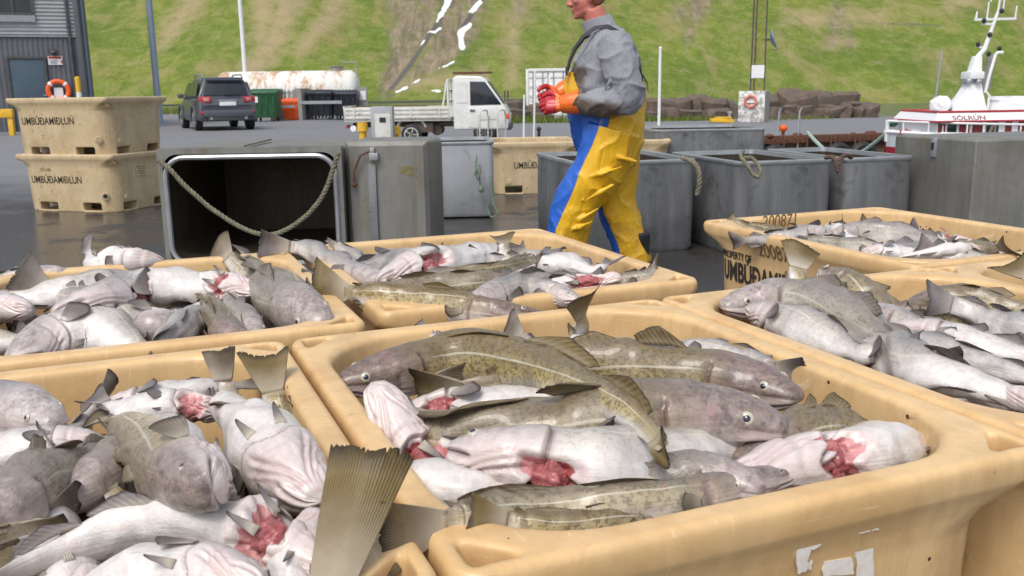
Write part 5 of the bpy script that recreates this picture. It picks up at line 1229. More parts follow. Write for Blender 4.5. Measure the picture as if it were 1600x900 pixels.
# ---------------- tub at the man's feet
G4 = 'cod in the tub at the feet of the fisherman'
cod('olive cod with large spread tail hanging over the front left corner', W((850,494,-.07),(770,488,-.025),(690,477,0),(620,467,.01),(575,461,.02),(492,449,.03)), (0,.35,.9), .95, .85, group=G4, tailup=(.1,.1,1), tpale=.8, hp=50, an='t', tp=100)
cod('grey cod with its tail lying over the left rim', W((650,454,-.06),(590,440,-.02),(530,415,0),(470,388,.03),(408,380,.06)), (0,-.2,1), .1, .8, group=G4, tpale=1.0, tailup=(.2,.2,.9), hp=38, an='t', tp=44, tl_=1.2)
cod('cod with thin folded tail against the far left wall', W((630,455,-.14),(585,428,-.06),(560,405,-.01),(508,374,.04)), (0,.2,.9), .2, .8, group=G4, tfold=.75, hp=25, an='t', tp=30, tl_=1.2)
cod('lilac backed cod with pointed snout in the far left half', W((662,400,0),(610,414,-.005),(560,426,-.02),(490,440,-.07)), (0,-.1,1), .05, 1.0, group=G4, hp=44, hl=60)
cod('white cod with pink gutted neck in the far half', W((588,444,-.005),(640,422,.02),(700,409,.02),(765,396,.005),(830,393,-.05),(890,400,-.1)), (0,.8,.2), .1, 1.1, (.235,.34,.6,1.4), group=G4, warm=.6, eyes='', hp=58, hl=74)
cod('cod with broad lilac fin spread in the middle', W((860,432,-.15),(822,420,-.08),(790,410,-.03),(732,402,.02)), (0,.2,.9), .1, .9, group=G4, tailup=(.2,.2,.9), hp=36, an='t', tp=42)
cod('cod with one narrow beige tail upright at the middle', W((870,445,-.2),(825,428,-.1),(796,408,-.02),(784,366,.065)), (.5,.6,.2), .8, .8, group=G4, tailup=(.5,.7,.2), hp=30, an='t', tp=44)
cod('speckled flanked cod along the front rim with pale side line', W((830,456,-.06),(760,450,-.025),(690,451,-.015),(620,450,-.03),(550,446,-.09)), (0,-.15,1), .7, 1.1, group=G4, hp=50)
cod('cod with small round eye and slit throat near the front rim', W((722,477,.01),(770,463,.02),(812,448,.01),(870,440,-.03),(950,436,-.09)), (0,.2,.95), .2, 1.15, (.235,.33,.6,1.4), group=G4, warm=.5, hp=48, hl=60)
cod('slim olive cod lying across the slit necks', W((600,448,-.03),(660,434,.015),(720,427,.025),(780,419,.03),(850,400,.03)), (0,-.1,1), .85, .7, group=G4, hp=22, an='t', tp=18, tl_=1.5)
cod('arched white cod with black tail in the right half', W((800,428,-.09),(840,415,-.02),(885,411,.005),(925,422,-.01),(958,405,.02)), (0,.9,.2), .1, 1.2, group=G4, tpale=0., hp=44, an='f', tp=40)
cod('cod with red open mouth at the front right', W((968,442,0),(915,443,.005),(860,452,-.02),(790,462,-.08)), (0,.5,-.5), .15, 1.3, (.12,.27,.5,1.0), group=G4, gape=.05, warm=.8, hp=36, hl=66)
cod('greenish cod with two small fins at the right corner', W((940,455,-.06),(975,443,-.02),(1005,436,0),(1030,410,.03)), (-.2,.3,.9), .5, 1.1, group=G4, hp=30, an='t', tp=34)
cod('pale cod head tucked behind the red open mouth', W((905,470,0),(862,460,.0),(810,450,-.04),(750,445,-.1)), (0,.4,.7), .1, 1.1, group=G4, warm=.5, hp=38, hl=46)
cod('cod with light fin raised just right of the beige tail', W((900,440,-.2),(860,425,-.1),(830,412,-.02),(808,382,.05)), (.3,.5,.6), .2, .7, group=G4, tfold=.3, hp=26, an='t', tp=34)
# ---------------- right tub
G5 = 'cod in the right tub'
cod('long pale speckled cod with head against the left wall', W((1126,480,-.03),(1190,471,-.01),(1260,474,.005),(1340,505,0),(1410,548,-.01),(1480,592,-.03)), (0,-.15,1), .35, 1.0, group=G5, warm=.6, hp=72, hl=100)
cod('white bellied cod lying along the left rim, narrow tail raised', W((1170,486,-.03),(1225,502,0),(1290,527,.003),(1345,552,-.01),(1412,538,.03)), (0,.9,.3), .2, 1.1, group=G5, eyes='', tailup=(.5,.2,.7), tfold=.4, hp=66, an='t', tp=40)
cod('cod buried head down with upright olive tail fan at the left corner', W((1310,570,-.4),(1275,525,-.25),(1248,475,-.06),(1245,440,.03),(1252,384,.12)), (.1,1,.1), .95, .85, group=G5, tailup=(1,.1,0), tpale=.9, hp=60, an='t', tp=68)
cod('brown cod with head raised against the far wall', W((1286,426,.04),(1318,448,.025),(1358,480,-.03),(1400,510,-.1),(1450,530,-.2)), (.6,-.25,.75), .8, 1.1, group=G5, warm=.3, hp=62, hl=76)
cod('lilac headed cod with bright round eye in the middle', W((1348,476,.025),(1385,497,.005),(1440,520,-.03),(1510,545,-.08)), (.3,-.2,.9), .1, 1.25, group=G5, warm=.8, hp=50, hl=62)
cod('olive brown cod half hidden behind the raised blue tail', W((1380,492,-.05),(1430,487,-.02),(1490,495,-.03),(1560,502,-.06),(1630,515,-.1)), (0,-.2,1), .9, .9, group=G5, hp=46)
cod('steel grey cod with bluish tail raised towards the far wall', W((1730,570,-.05),(1650,545,-.02),(1575,515,0),(1515,484,.02),(1448,466,.05)), (.2,.2,.9), .05, .95, group=G5, tailup=(.5,.2,.8), hp=56, an='t', tp=62)
cod('white cod with pinkish snout below the bluish tail', W((1400,512,0),(1460,522,.003),(1530,540,0),(1615,562,-.02),(1700,585,-.05)), (0,.8,.4), .1, .95, group=G5, warm=.8, hp=50, hl=70)
cod('gutted cod with folded grey belly and red neck at the near rim', W((1335,548,-.1),(1400,562,-.02),(1455,582,.012),(1520,603,.01),(1600,628,-.01),(1720,680,-.05)), (0,.9,.1), .15, 1.15, (.19,.28,.5,1.5), group=G5, eyes='', warm=.5, hp=76, hl=92)
cod('cod chin cut off by the right edge at the near rim', W((1555,612,0),(1612,628,.003),(1690,652,-.03),(1760,690,-.06)), (0,.6,-.7), .1, 1.2, group=G5, eyes='', hp=52, hl=70)
cod('long silvery cod in the near half, above the gutted one', W((1365,530,-.03),(1440,546,-.01),(1520,566,0),(1600,586,0),(1690,612,-.02)), (0,.5,.8), .05, 1.0, group=G5, eyes='', hp=52)
cod('cod with small purple fin left of the raised brown head', W((1345,515,-.1),(1312,490,-.04),(1294,474,.0),(1270,446,.035)), (.2,.4,.8), .05, .9, group=G5, tailup=(.7,0,.7), hp=34, an='t', tp=32)
cod('olive cod along the far wall at the right edge', W((1420,472,-.1),(1500,469,-.05),(1580,480,-.05),(1670,497,-.08)), (0,-.1,1), .8, .95, group=G5, hp=46)
# ---------------- numbered tub
G6 = 'cod in the numbered tub'
cod('cod with black nosed head lying at the left', W((1299,362,.01),(1260,366,.003),(1210,374,-.03),(1150,376,-.08)), (0,-.1,1), .1, 1.0, group=G6, warm=.4, hp=30, hl=42)
cod('long slate grey cod along the far side', W((1300,368,-.03),(1350,362,-.005),(1420,367,-.008),(1495,384,-.04)), (0,-.2,1), .2, .95, group=G6, hp=32)
cod('short white cod in the middle of the heap', W((1275,378,-.06),(1325,378,-.03),(1375,382,-.06)), (0,.9,.2), .05, 1.2, group=G6, eyes='', hp=26)
cod('greyish green cod at the near left rim', W((1400,397,-.05),(1345,389,-.02),(1290,378,-.02),(1235,370,-.06)), (0,.4,.8), .4, .9, group=G6, hp=28)
cod('cod with dark purple tail raised at the near rim', W((1570,425,-.17),(1515,407,-.08),(1478,399,-.03),(1434,382,.025)), (.1,.2,.9), .15, .9, group=G6, tailup=(.35,.2,.9), tpale=0., hp=30, an='t', tp=42)
cod('white cod belly just left of the dark purple tail', W((1345,396,-.03),(1400,392,-.01),(1465,396,-.04)), (0,.9,.2), .0, 1.2, group=G6, eyes='', hp=27)
cod('pinkish white cod right of the dark purple tail', W((1535,391,0),(1490,392,.003),(1440,398,-.03),(1380,406,-.08)), (0,.8,-.3), .05, 1.1, group=G6, eyes='', warm=.7, hp=27)
cod('cod with olive and blue tail on the right rim', W((1420,402,-.1),(1480,394,-.04),(1525,389,0),(1580,386,.04)), (.2,.3,.9), .7, .9, group=G6, tailup=(-.55,.2,.7), hp=30, an='t', tp=46)
cod('cod with just one small brown fin tip showing at the left wall', W((1230,390,-.2),(1190,370,-.1),(1166,358,-.03),(1140,340,.02)), (.3,.3,.8), .8, .8, group=G6, hp=18, an='t', tp=22)
cod('slim olive cod against the wall below the number', W((1270,382,-.12),(1230,366,-.05),(1190,356,-.02),(1148,348,.01)), (0,.2,.9), .8, .7, group=G6, tfold=.7, hp=14, an='t', tp=12, tl_=1.5)
cod('cod with thin upright fin behind the black nosed head', W((1380,400,-.22),(1350,385,-.1),(1325,370,-.02),(1317,344,.05)), (.4,.8,.1), .8, .7, group=G6, tailup=(.3,.9,.2), hp=18, an='t', tp=30)
# ---------------- tub cut by the right edge
cod('cod with dark olive tail at the right edge, pointing up', W((1710,530,-.27),(1668,495,-.12),(1640,460,-.02),(1580,404,.065)), (.3,.3,.8), .95, .9, tailup=(.7,.3,.6), hp=50, an='t', tp=78)
cod('grey cod mostly beyond the right edge under the dark olive tail', W((1560,470,-.1),(1620,468,-.06),(1700,475,-.06),(1790,490,-.1)), (0,.3,.9), .4, 1.0, hp=46)

# ---------------- cod beneath the top layer of each tub
def under(cx, cy, n, zc, label, group, sd):
    r_ = random.Random(sd)
    for i in range(n):
        b = -.44 + .88 * (i + .5) / n + r_.uniform(-.03, .03); a0 = r_.uniform(-.03, .03); s = r_.choice((-1, 1)); y_ = r_.uniform(-.08, .08); z = zc + r_.uniform(-.015, .015)
        pts = [tl(cx + a0 - s * .40, cy + b - y_, RIM + z - .02), tl(cx + a0 - s * .14, cy + b + r_.uniform(-.03, .03), RIM + z + .01), tl(cx + a0 + s * .12, cy + b + r_.uniform(-.03, .03), RIM + z + .01), tl(cx + a0 + s * .41, cy + b + y_, RIM + z - .02)]
        cod(label, pts, r_.choice(((0, .9, .3), (0, .6, -.7), (0, -.2, 1), (0, .3, .9))), r_.choice((.1, .2, .5, .8)), r_.uniform(.95, 1.1), group=group, eyes='' if i % 2 else 'LR', res=.5)
under(0, 0, 8, -.205, 'cod mostly covered by the top layer of the centre tub', 'covered cod in the centre tub', 1)
under(-1.04, 0, 8, -.20, 'cod mostly covered by the top layer of the bottom left tub', 'covered cod in the bottom left tub', 2)
under(-.812, 1.295, 8, -.155, 'cod mostly covered by the top layer of the left tub in the second row', 'covered cod in the left tub', 3)
under(.268, 1.378, 8, -.16, 'cod mostly covered by the top layer of the tub at the feet of the fisherman', 'covered cod by the fisherman', 4)
under(1.035, .005, 8, -.155, 'cod mostly covered by the top layer of the right tub', 'covered cod in the right tub', 5)
under(2.028, 1.243, 7, -.125, 'cod mostly covered by the top layer of the numbered tub', 'covered cod in the numbered tub', 6)
under(2.03, -.01, 7, -.14, 'cod lying in the tub cut off by the right edge', 'covered cod at the right edge', 7)
def tucked(cx, cy, n, z, label, group, sd):
    r_ = random.Random(sd); k = 0
    for i in range(n):
        a, b = r_.uniform(-.22, .22), -.40 + .8 * (i + .5) / n; an_ = r_.uniform(0, 6.28); d = Vector((math.cos(an_) * .8, math.sin(an_), 0)); ln = .27
        c = Vector((cx + a, cy + b)); p = []
        for u in (-1, -.35, .3, 1):
            x = min(max(c.x + d.x * ln * u, cx - .40), cx + .40); y = min(max(c.y + d.y * ln * u, cy - .50), cy + .50); p.append(tl(x, y, RIM + z + r_.uniform(-.012, .012) + (.045 * max(0, u) if i % 2 else 0)))
        cod(label, p, r_.choice(((0, .9, .3), (0, .6, -.7), (0, -.2, 1), (0, .8, .5), (0, .5, -.8))), r_.choice((.0, .1, .15, .35, .8)), r_.uniform(.85, 1.0), (.2, .29, .5, 1.3) if i % 3 == 0 else None, group=group, res=.5, warm=.5)
tucked(0, 0, 5, -.115, 'cod mostly covered by the top layer of the centre tub', 'covered cod in the centre tub', 21)
tucked(-1.04, 0, 10, -.08, 'cod mostly covered by the top layer of the bottom left tub', 'covered cod in the bottom left tub', 22)
tucked(-.812, 1.295, 9, -.075, 'cod mostly covered by the top layer of the left tub in the second row', 'covered cod in the left tub', 23)
tucked(.268, 1.378, 8, -.085, 'cod mostly covered by the top layer of the tub at the feet of the fisherman', 'covered cod by the fisherman', 24)
tucked(1.035, .005, 8, -.08, 'cod mostly covered by the top layer of the right tub', 'covered cod in the right tub', 25)
tucked(2.028, 1.243, 6, -.06, 'cod mostly covered by the top layer of the numbered tub', 'covered cod in the numbered tub', 26)

# ================================================================== FISHERMAN (walking to the left, side on)
def cloth_mat(name, a, b, dirt, amt, rough=.75, bump=.5, bs=9, coat=0., wr=1.0):
    t = NT(name); co = t.co('Object'); n1 = t.noise(co, 4, 5, .6, .4); n2 = t.noise(co, 26, 6, .7); fold = t.noise(t.co('Object', (1, 1, .55)), bs, 4, .55, 1.2)
    c = t.mix(n1, a, b); g = t.attr('grime')
    dm = t.ramp(t.math('ADD', t.math('MULTIPLY', n1, .5), t.math('MULTIPLY_ADD', n2, .5, t.math('MULTIPLY', t.math('SUBTRACT', g, .5), .8))), [(.5, 0.), (.72, amt)])
    c = t.mix(dm, c, dirt)
    return t, c, fold, n2, coat, rough, bump
def shirt_mat():
    t, c, fold, n2, *_ = cloth_mat('grey_sweatshirt', (.29, .30, .325), (.215, .225, .25), (.075, .055, .035), .9)
    t.P(Base_Color=c, Roughness=.9, Specular_IOR_Level=.2, Sheen_Weight=.15, Normal=t.bump(t.math('ADD', fold, t.math('MULTIPLY', n2, .12)), .8, .03)); return t.m
def trouser_mat():
    t, c, fold, n2, *_ = cloth_mat('oilskin', (.80, .47, .014), (.70, .39, .012), (.30, .16, .02), .6, bs=6)
    f = t.attr('front'); cb = t.mix(n2, (.012, .12, .58), (.010, .085, .42))
    c = t.mix(t.ramp(f, [(.485, 0.), (.515, 1.)]), c, cb)
    seam = t.ramp(t.math('ABSOLUTE', t.math('SUBTRACT', f, .5)), [(.0, 1.), (.03, 0.)])
    c = t.mix(t.math('MULTIPLY', seam, .5), c, (.02, .05, .12))
    t.P(Base_Color=c, Roughness=.42, Specular_IOR_Level=.5, Coat_Weight=.2, Coat_Roughness=.3, Normal=t.bump(fold, .7, .045)); return t.m
def skin_mat():
    t = NT('ruddy_skin'); co = t.co('Object'); n1 = t.noise(co, 18, 5, .6); n2 = t.noise(co, 140, 3)
    t.P(Base_Color=t.mix(n1, (.56, .23, .17), (.50, .13, .10)), Roughness=.45, Subsurface_Weight=.15, Subsurface_Radius=(.012, .004, .002), Subsurface_Scale=1., Normal=t.bump(n2, .15, .002)); return t.m
def glove_mat():
    t = NT('work_glove'); co = t.co('Object'); n1 = t.noise(co, 20, 4, .6); f = t.attr('front')
    c = t.mix(t.ramp(f, [(.45, 0.), (.55, 1.)]), t.mix(n1, (.85, .17, .015), (.75, .13, .015)), t.mix(n1, (.52, .025, .03), (.36, .015, .025)))
    t.P(Base_Color=c, Roughness=.4, Coat_Weight=.2, Normal=t.bump(t.noise(co, 60, 4), .35, .006)); return t.m
MAT['shirt'] = shirt_mat(); MAT['trouser'] = trouser_mat(); MAT['skin'] = skin_mat(); MAT['glove'] = glove_mat()
S('strap', (.025, .027, .035), (.04, .04, .05), .7)
S('hair', (.42, .20, .15), (.33, .15, .11), .7, scale=80, bump=.6, bscale=300)

def eloft(mb, rings, n=26):
    """rings: (centre, tangent, r along body front, r across) -> closed loft"""
    ls = []
    for c, t, ra, rb in rings:
        t = Vector(t).normalized(); B = Vector((0, 1, 0)); B = (B - t * B.dot(t)).normalized(); A = t.cross(B)
        ls.append([tuple(Vector(c) + A * ra * math.cos(2 * math.pi * i / n) + B * rb * math.sin(2 * math.pi * i / n)) for i in range(n)])
    mb.loops(ls)
def limb(mb, pts, rr, n=20, ell=1.0):
    """smooth tapering limb through joints"""
    q = []; P_ = [Vector(p) for p in pts]; e = [P_[0] * 2 - P_[1]] + P_ + [P_[-1] * 2 - P_[-2]]; R_ = [rr[0]] + list(rr) + [rr[-1]]
    for i in range(1, len(e) - 2):
        for k in range(8):
            t = k / 8; p0, p1, p2, p3 = e[i - 1:i + 3]
            q.append((.5 * ((2 * p1) + (p2 - p0) * t + (2 * p0 - 5 * p1 + 4 * p2 - p3) * t * t + (3 * p1 - p0 - 3 * p2 + p3) * t ** 3), R_[i] + (R_[i + 1] - R_[i]) * t))
    q.append((P_[-1], rr[-1]))
    ls = []; ref = None
    for i, (p, r) in enumerate(q):
        t = (q[min(i + 1, len(q) - 1)][0] - q[max(i - 1, 0)][0]).normalized()
        if ref is None: ref = t.orthogonal().normalized()
        ref = (ref - t * ref.dot(t)).normalized(); b = t.cross(ref)
        ls.append([tuple(p + ref * r * math.cos(2 * math.pi * j / n) + b * r * ell * math.sin(2 * math.pi * j / n)) for j in range(n)])
    mb.loops(ls)
def ellipsoid(mb, c, r, rot=None, n=20):
    b = len(mb.v); mb.ball((0, 0, 0), 1, (1, 1, 1), n)
    for i in range(b, len(mb.v)):
        v = Vector(mb.v[i]); v = Vector((v.x * r[0], v.y * r[1], v.z * r[2]))
        if rot is not None: v = rot @ v
        mb.v[i] = tuple(v + Vector(c))

def man():
    base = P(938, 447, 0); o = empty('person', (base.x, base.y, 0), math.radians(-4))
    tag(o, 'man in yellow and blue oilskin bib trousers and grey sweatshirt walking left in orange gloves', 'person')
    # joints: near side is -y
    SN, EN, WN = Vector((.055, -.20, 1.435)), Vector((.135, -.285, 1.135)), Vector((-.205, -.205, 1.100))
    SF, EF, WF = Vector((.045, .20, 1.435)), Vector((.075, .285, 1.14)), Vector((-.235, .02, 1.135))
    HN, KN, AN, TN = Vector((.03, -.10, .90)), Vector((-.155, -.115, .50)), Vector((-.235, -.115, .09)), Vector((-.40, -.12, .04))
    HF, KF, AF, TF = Vector((.06, .10, .90)), Vector((.075, .10, .52)), Vector((.235, .10, .16)), Vector((.12, .10, .035))
    # ---- body: one continuous skin figure
    mb = MB()
    eloft(mb, [((.04, 0, .86), (0, 0, 1), .13, .16), ((.03, 0, 1.0), (0, 0, 1), .15, .155), ((.02, 0, 1.12), (0, 0, 1), .165, .155), ((.03, 0, 1.3), (0, 0, 1), .15, .165), ((.035, 0, 1.42), (0, 0, 1), .11, .17), ((.0, 0, 1.50), (-.2, 0, 1), .065, .09)])
    limb(mb, [(.012, 0, 1.46), (-.025, 0, 1.55), (-.055, 0, 1.63)], [.075, .068, .066])
    limb(mb, [SN, EN, WN], [.06, .048, .033]); limb(mb, [SF, EF, WF], [.06, .048, .033])
    limb(mb, [HN, KN, AN], [.095, .06, .042]); limb(mb, [HF, KF, AF], [.095, .06, .042])
    limb(mb, [AN + Vector((.03, 0, -.03)), TN], [.042, .03]); limb(mb, [AF + Vector((.02, 0, .0)), TF], [.042, .03])
    # head, tilted slightly forward and down
    hr = Matrix.Rotation(math.radians(-10), 3, 'Y'); hc = Vector((-.085, 0, 1.705))
    def H(x, y, z): return hc + hr @ Vector((x, y, z))
    def he(x, y, z, a, b, c, extra=None): ellipsoid(mb, H(x, y, z), (a, b, c), hr @ extra if extra is not None else hr)
    he(.015, 0, .035, .098, .076, .088); he(-.03, 0, -.03, .066, .066, .082); he(-.045, 0, -.085, .046, .046, .034); he(-.02, 0, -.075, .06, .060, .04)
    he(-.078, 0, -.101, .020, .024, .017)                                   # chin
    he(-.082, 0, .035, .022, .055, .016)                                    # brow
    he(-.103, 0, -.010, .015, .0125, .032, Matrix.Rotation(math.radians(22), 3, 'Y')); he(-.113, 0, -.026, .015, .014, .012)   # nose
    for s in (-1, 1):
        he(-.103, s * .013, -.032, .011, .010, .009); he(-.060, s * .045, -.018, .028, .022, .024)     # nostril wings, cheeks
        he(.018, s * .074, -.008, .020, .010, .032); he(.010, s * .078, -.03, .011, .007, .013)         # ears
        he(-.076, s * .031, .014, .013, .016, .013)                         # eyelids
    he(-.096, 0, -.058, .010, .022, .0065); he(-.093, 0, -.072, .010, .020, .007)   # lips
    me = remeshed(mb, 'body', MAT['skin'], .0062, 3); link('body', me, o)
    for s in (-1, 1):
        e = MB(); e.ball(H(-.0835, s * .032, .013), .0105); e.build('eye', MAT['clean_white'], o)
    mb = MB(); ellipsoid(mb, H(.028, 0, .047), (.094, .079, .086), hr); ellipsoid(mb, H(.05, 0, -.005), (.062, .068, .06), hr)
    me = remeshed(mb, 'hair', MAT['hair'], .008, 2); link('hair', me, o)
    for s in (-1, 1):
        mb = MB(); mb.bar(H(-.100, s * .015, .042), H(-.088, s * .047, .040), .008, .006); mb.build('eyebrow', MAT['hair'], o)
    # ---- sweatshirt
    mb = MB()
    eloft(mb, [((.03, 0, .98), (0, 0, 1), .19, .185), ((.02, 0, 1.06), (0, 0, 1), .212, .19), ((.012, 0, 1.16), (0, 0, 1), .222, .195), ((.018, 0, 1.27), (0, 0, 1), .212, .20), ((.03, 0, 1.37), (-.05, 0, 1), .182, .205), ((.035, 0, 1.44), (-.1, 0, 1), .145, .19), ((.018, 0, 1.495), (-.2, 0, 1), .105, .125), ((.0, 0, 1.525), (-.35, 0, 1), .082, .09), ((-.012, 0, 1.55), (-.35, 0, 1), .079, .08)])
    ellipsoid(mb, (.10, 0, 1.33), (.115, .17, .16))
    limb(mb, [SN + Vector((0, .03, .01)), (.10, -.262, 1.30), EN, (-.02, -.262, 1.105), WN + Vector((.05, -.01, 0))], [.100, .097, .092, .074, .050])
    limb(mb, [SF + Vector((0, -.03, .01)), (.06, .262, 1.30), EF, (-.07, .19, 1.125), WF], [.098, .092, .08, .066, .05])
    # cloth folds at elbow and forearm, real relief
    for (x, y, z, a, rr) in ((.05, -.315, 1.165, .5, .012), (.10, -.345, 1.155, .9, .012), (.0, -.30, 1.13, .3, .011), (-.06, -.285, 1.11, .2, .010), (-.11, -.26, 1.105, .1, .010), (.03, -.335, 1.21, 1.0, .012), (.06, -.335, 1.26, 1.2, .011), (.10, -.30, 1.36, 1.3, .012)):
        limb(mb, [(x - .05 * math.cos(a), y + .02, z - .05 * math.sin(a)), (x, y, z), (x + .05 * math.cos(a), y + .02, z + .05 * math.sin(a))], [rr * .5, rr, rr * .5], 10)
    me = remeshed(mb, 'sweatshirt', MAT['shirt'], .0075, 3)
    co = np.empty(len(me.vertices) * 3); me.vertices.foreach_get('co', co); co = co.reshape(-1, 3)
    nz = np.array([1.5 * (1 - abs(noise.noise(Vector((a * 6 + c * 5, b * 6, c * 9 - a * 4))))) ** 5 - .6 + .5 * noise.fractal(Vector((a * 13, b * 13, c * 13)), 1, 2, 3) for a, b, c in co]); nor = np.empty(len(co) * 3); me.vertices.foreach_get('normal', nor); nor = nor.reshape(-1, 3)
    co2 = co + nor * (nz * .010)[:, None]; me.vertices.foreach_set('co', co2.ravel())
    gr = .95 * np.exp(-((co[:, 0] + .20) / .13) ** 2 - ((co[:, 2] - 1.27) / .11) ** 2) + .75 * np.exp(-((co[:, 2] - 1.06) / .06) ** 2) * smst(.2, .0, co[:, 0]) * smst(-.12, -.2, co[:, 1]) + .25 * smst(1.25, 1.1, co[:, 2]) + .3 * smst(-.02, -.18, co[:, 0]) * smst(-.1, -.2, co[:, 1])
    setattrs(me, len(co), grime=gr); link('sweatshirt', me, o)
    mb = MB(); ls = []
    for z, k in ((1.50, 1.12), (1.575, 1.02), (1.58, .96), (1.50, 1.0)):
        ls.append([(-.012 - (z - 1.52) * .35 + .085 * k * math.cos(a), .083 * k * math.sin(a), z + .022 * math.cos(a)) for a in [2 * math.pi * i / 28 for i in range(28)]])
    mb.loops(ls, cap0=False, cap1=False); cme = mb.mesh('collar', MAT['shirt']); setattrs(cme, len(cme.vertices), grime=.3); link('collar', cme, o)
    # ---- bib trousers
    mb = MB()
    eloft(mb, [((.05, 0, .74), (0, 0, 1), .16, .19), ((.045, 0, .86), (0, 0, 1), .205, .205), ((.035, 0, .98), (0, 0, 1), .222, .215), ((.025, 0, 1.08), (0, 0, 1), .234, .213), ((.018, 0, 1.18), (0, 0, 1), .238, .212), ((.018, 0, 1.27), (0, 0, 1), .228, .212), ((.024, 0, 1.38), (0, 0, 1), .20, .21)])
    limb(mb, [HN + Vector((.035, 0, .05)), (.0, -.112, .74), KN + Vector((.005, 0, .02)), (-.20, -.115, .28), AN + Vector((0, 0, .055))], [.185, .172, .145, .135, .128], 24, .82)
    limb(mb, [HF + Vector((.015, 0, .05)), (.085, .108, .74), KF + Vector((.02, 0, .0)), (.150, .10, .33), AF + Vector((-.02, 0, -.05))], [.185, .168, .135, .122, .115], 24, .85)
    for (x, y, z, a, ln) in ((-.02, -.285, .60, .5, .10), (.02, -.285, .72, .3, .10), (-.10, -.245, .46, .5, .09), (-.13, -.25, .40, .4, .09), (-.17, -.24, .27, .3, .08), (.10, -.25, .80, -.3, .10), (-.19, -.235, .19, .3, .08)):
        limb(mb, [(x - ln * math.cos(a), y + .025, z - ln * math.sin(a)), (x, y + .01, z), (x + ln * math.cos(a), y + .03, z + ln * math.sin(a))], [.006, .014, .006], 10)
    me = remeshed(mb, 'bib_trousers', MAT['trouser'], .0075, 3)
    bm = bmesh.new(); bm.from_mesh(me)
    kill = []
    for f in bm.faces:
        c = f.calc_center_median(); a = math.atan2(c.y, c.x - .02)       # 0 = back, pi = front
        fr = abs(a) / math.pi
        lim = np.interp(fr, [0, .14, .30, .52, .70, .82, 1], [1.225, 1.215, 1.115, 1.075, 1.12, 1.275, 1.30])
        if c.z > lim or (c.z > 1.10 and False): kill.append(f)
    bmesh.ops.delete(bm, geom=kill, context='FACES'); bm.to_mesh(me); bm.free()
    co = np.empty(len(me.vertices) * 3); me.vertices.foreach_get('co', co); co = co.reshape(-1, 3)
    nor = np.empty(len(co) * 3); me.vertices.foreach_get('normal', nor); nor = nor.reshape(-1, 3)
    nz = np.array([(1 - abs(noise.noise(Vector((a * 5 - c * 6, b * 5, c * 4 + a * 6))))) ** 6 for a, b, c in co])
    me.vertices.foreach_set('co', (co + nor * ((nz - .25) * .010)[:, None]).ravel())
    z = co[:, 2]; near = co[:, 1] < np.where(z > .72, 9, .0)
    bn = np.interp(z, [.0, .30, .51, .71, .86, .94, 1.0, 1.075, 1.079, 1.2], [-.305, -.285, -.215, -.13, -.065, -.035, -.015, .01, -2, -2])
    bf = np.interp(z, [.1, .2, .32, .51, .70], [.20, .17, .11, .06, .04])
    wob = np.array([noise.noise(Vector((a * 4, b * 4, c * 4))) for a, b, c in co]) * .012
    fr = .5 + (np.where(near, bn, bf) - co[:, 0] + wob) * 6
    setattrs(me, len(co), front=np.clip(fr, 0, 1), grime=.35 + .3 * (z < .4)); link('bib_trousers', me, o)
    # straps, buckles, pocket flap
    def strap(nm, pts, wd=.024, th=.005):
        mb = MB(); pts = [Vector(p) for p in pts]; ls = []
        for i, p in enumerate(pts):
            t = (pts[min(i + 1, len(pts) - 1)] - pts[max(i - 1, 0)]).normalized(); nrm = (p - Vector((.03, 0, p.z - .03 if p.z > 1.42 else p.z))).normalized(); sd = t.cross(nrm).normalized(); nrm = sd.cross(t)
            ls.append([tuple(p + sd * wd / 2 * a + nrm * th * b) for a, b in ((-1, 0), (1, 0), (1, 1), (-1, 1))])
        mb.loops(ls); return mb.build(nm, MAT['strap'], o)
    for s in (-1, 1):
        strap('shoulder_strap', [(-.196, s * .105, 1.285), (-.185, s * .115, 1.34), (-.155, s * .125, 1.41), (-.105, s * .125, 1.475), (-.04, s * .118, 1.520), (.03, s * .11, 1.527), (.10, s * .10, 1.49), (.175, s * .085, 1.40), (.215, s * .06, 1.31), (.238, s * .035, 1.20)])
        mb = MB(); mb.box((-.203, s * .105, 1.285), (.014, .045, .05)); mb.build('buckle', MAT['yellow_paint' if False else 'strap'], o, bevel=.004)
    strap('back_strap', [(.232, -.03, 1.26), (.262, -.02, 1.21), (.268, -.01, 1.16)], .03)
    mb = MB(); mb.box((.015, -.232, 1.075), (.10, .016, .028), Matrix.Rotation(math.radians(8), 3, 'Y')); mb.box((.06, -.236, 1.07), (.035, .012, .045)); mb.build('side_buckle', MAT['strap'], o, bevel=.004)
    t = NT('blue_oilskin'); t.P(Base_Color=(.015, .11, .52), Roughness=.4)
    mb = MB(); limb(mb, [(.02, -.226, 1.06), (.012, -.235, .99), (-.025, -.232, .925)], [.026, .03, .022], 12, .45); mb.build('side_tab', t.m, o)
    # ---- gloves
    def glove(nm, wrist, fw, down, side, sc_, curl, cufflen):
        """fw: along the hand, side: towards the thumb"""
        fw = Vector(fw).normalized(); up = Vector(side); up = (up - fw * up.dot(fw)).normalized(); pn = fw.cross(up)     # pn = palm normal
        if pn.dot(Vector(down)) < 0: pn = -pn
        mb = MB(); w0 = Vector(wrist)
        limb(mb, [w0 - fw * cufflen, w0 - fw * cufflen * .4, w0 + fw * .01], [.068, .062, .047], 16)
        limb(mb, [w0, w0 + fw * .05, w0 + fw * .095], [.040, .047, .045], 16, .62)
        limb(mb, [w0 + up * .008, w0 + fw * .05 + up * .018, w0 + fw * .092 + up * .022], [.030, .034, .028], 14, .7); limb(mb, [w0 - up * .008, w0 + fw * .05 - up * .02, w0 + fw * .086 - up * .026], [.03, .032, .026], 14, .7)
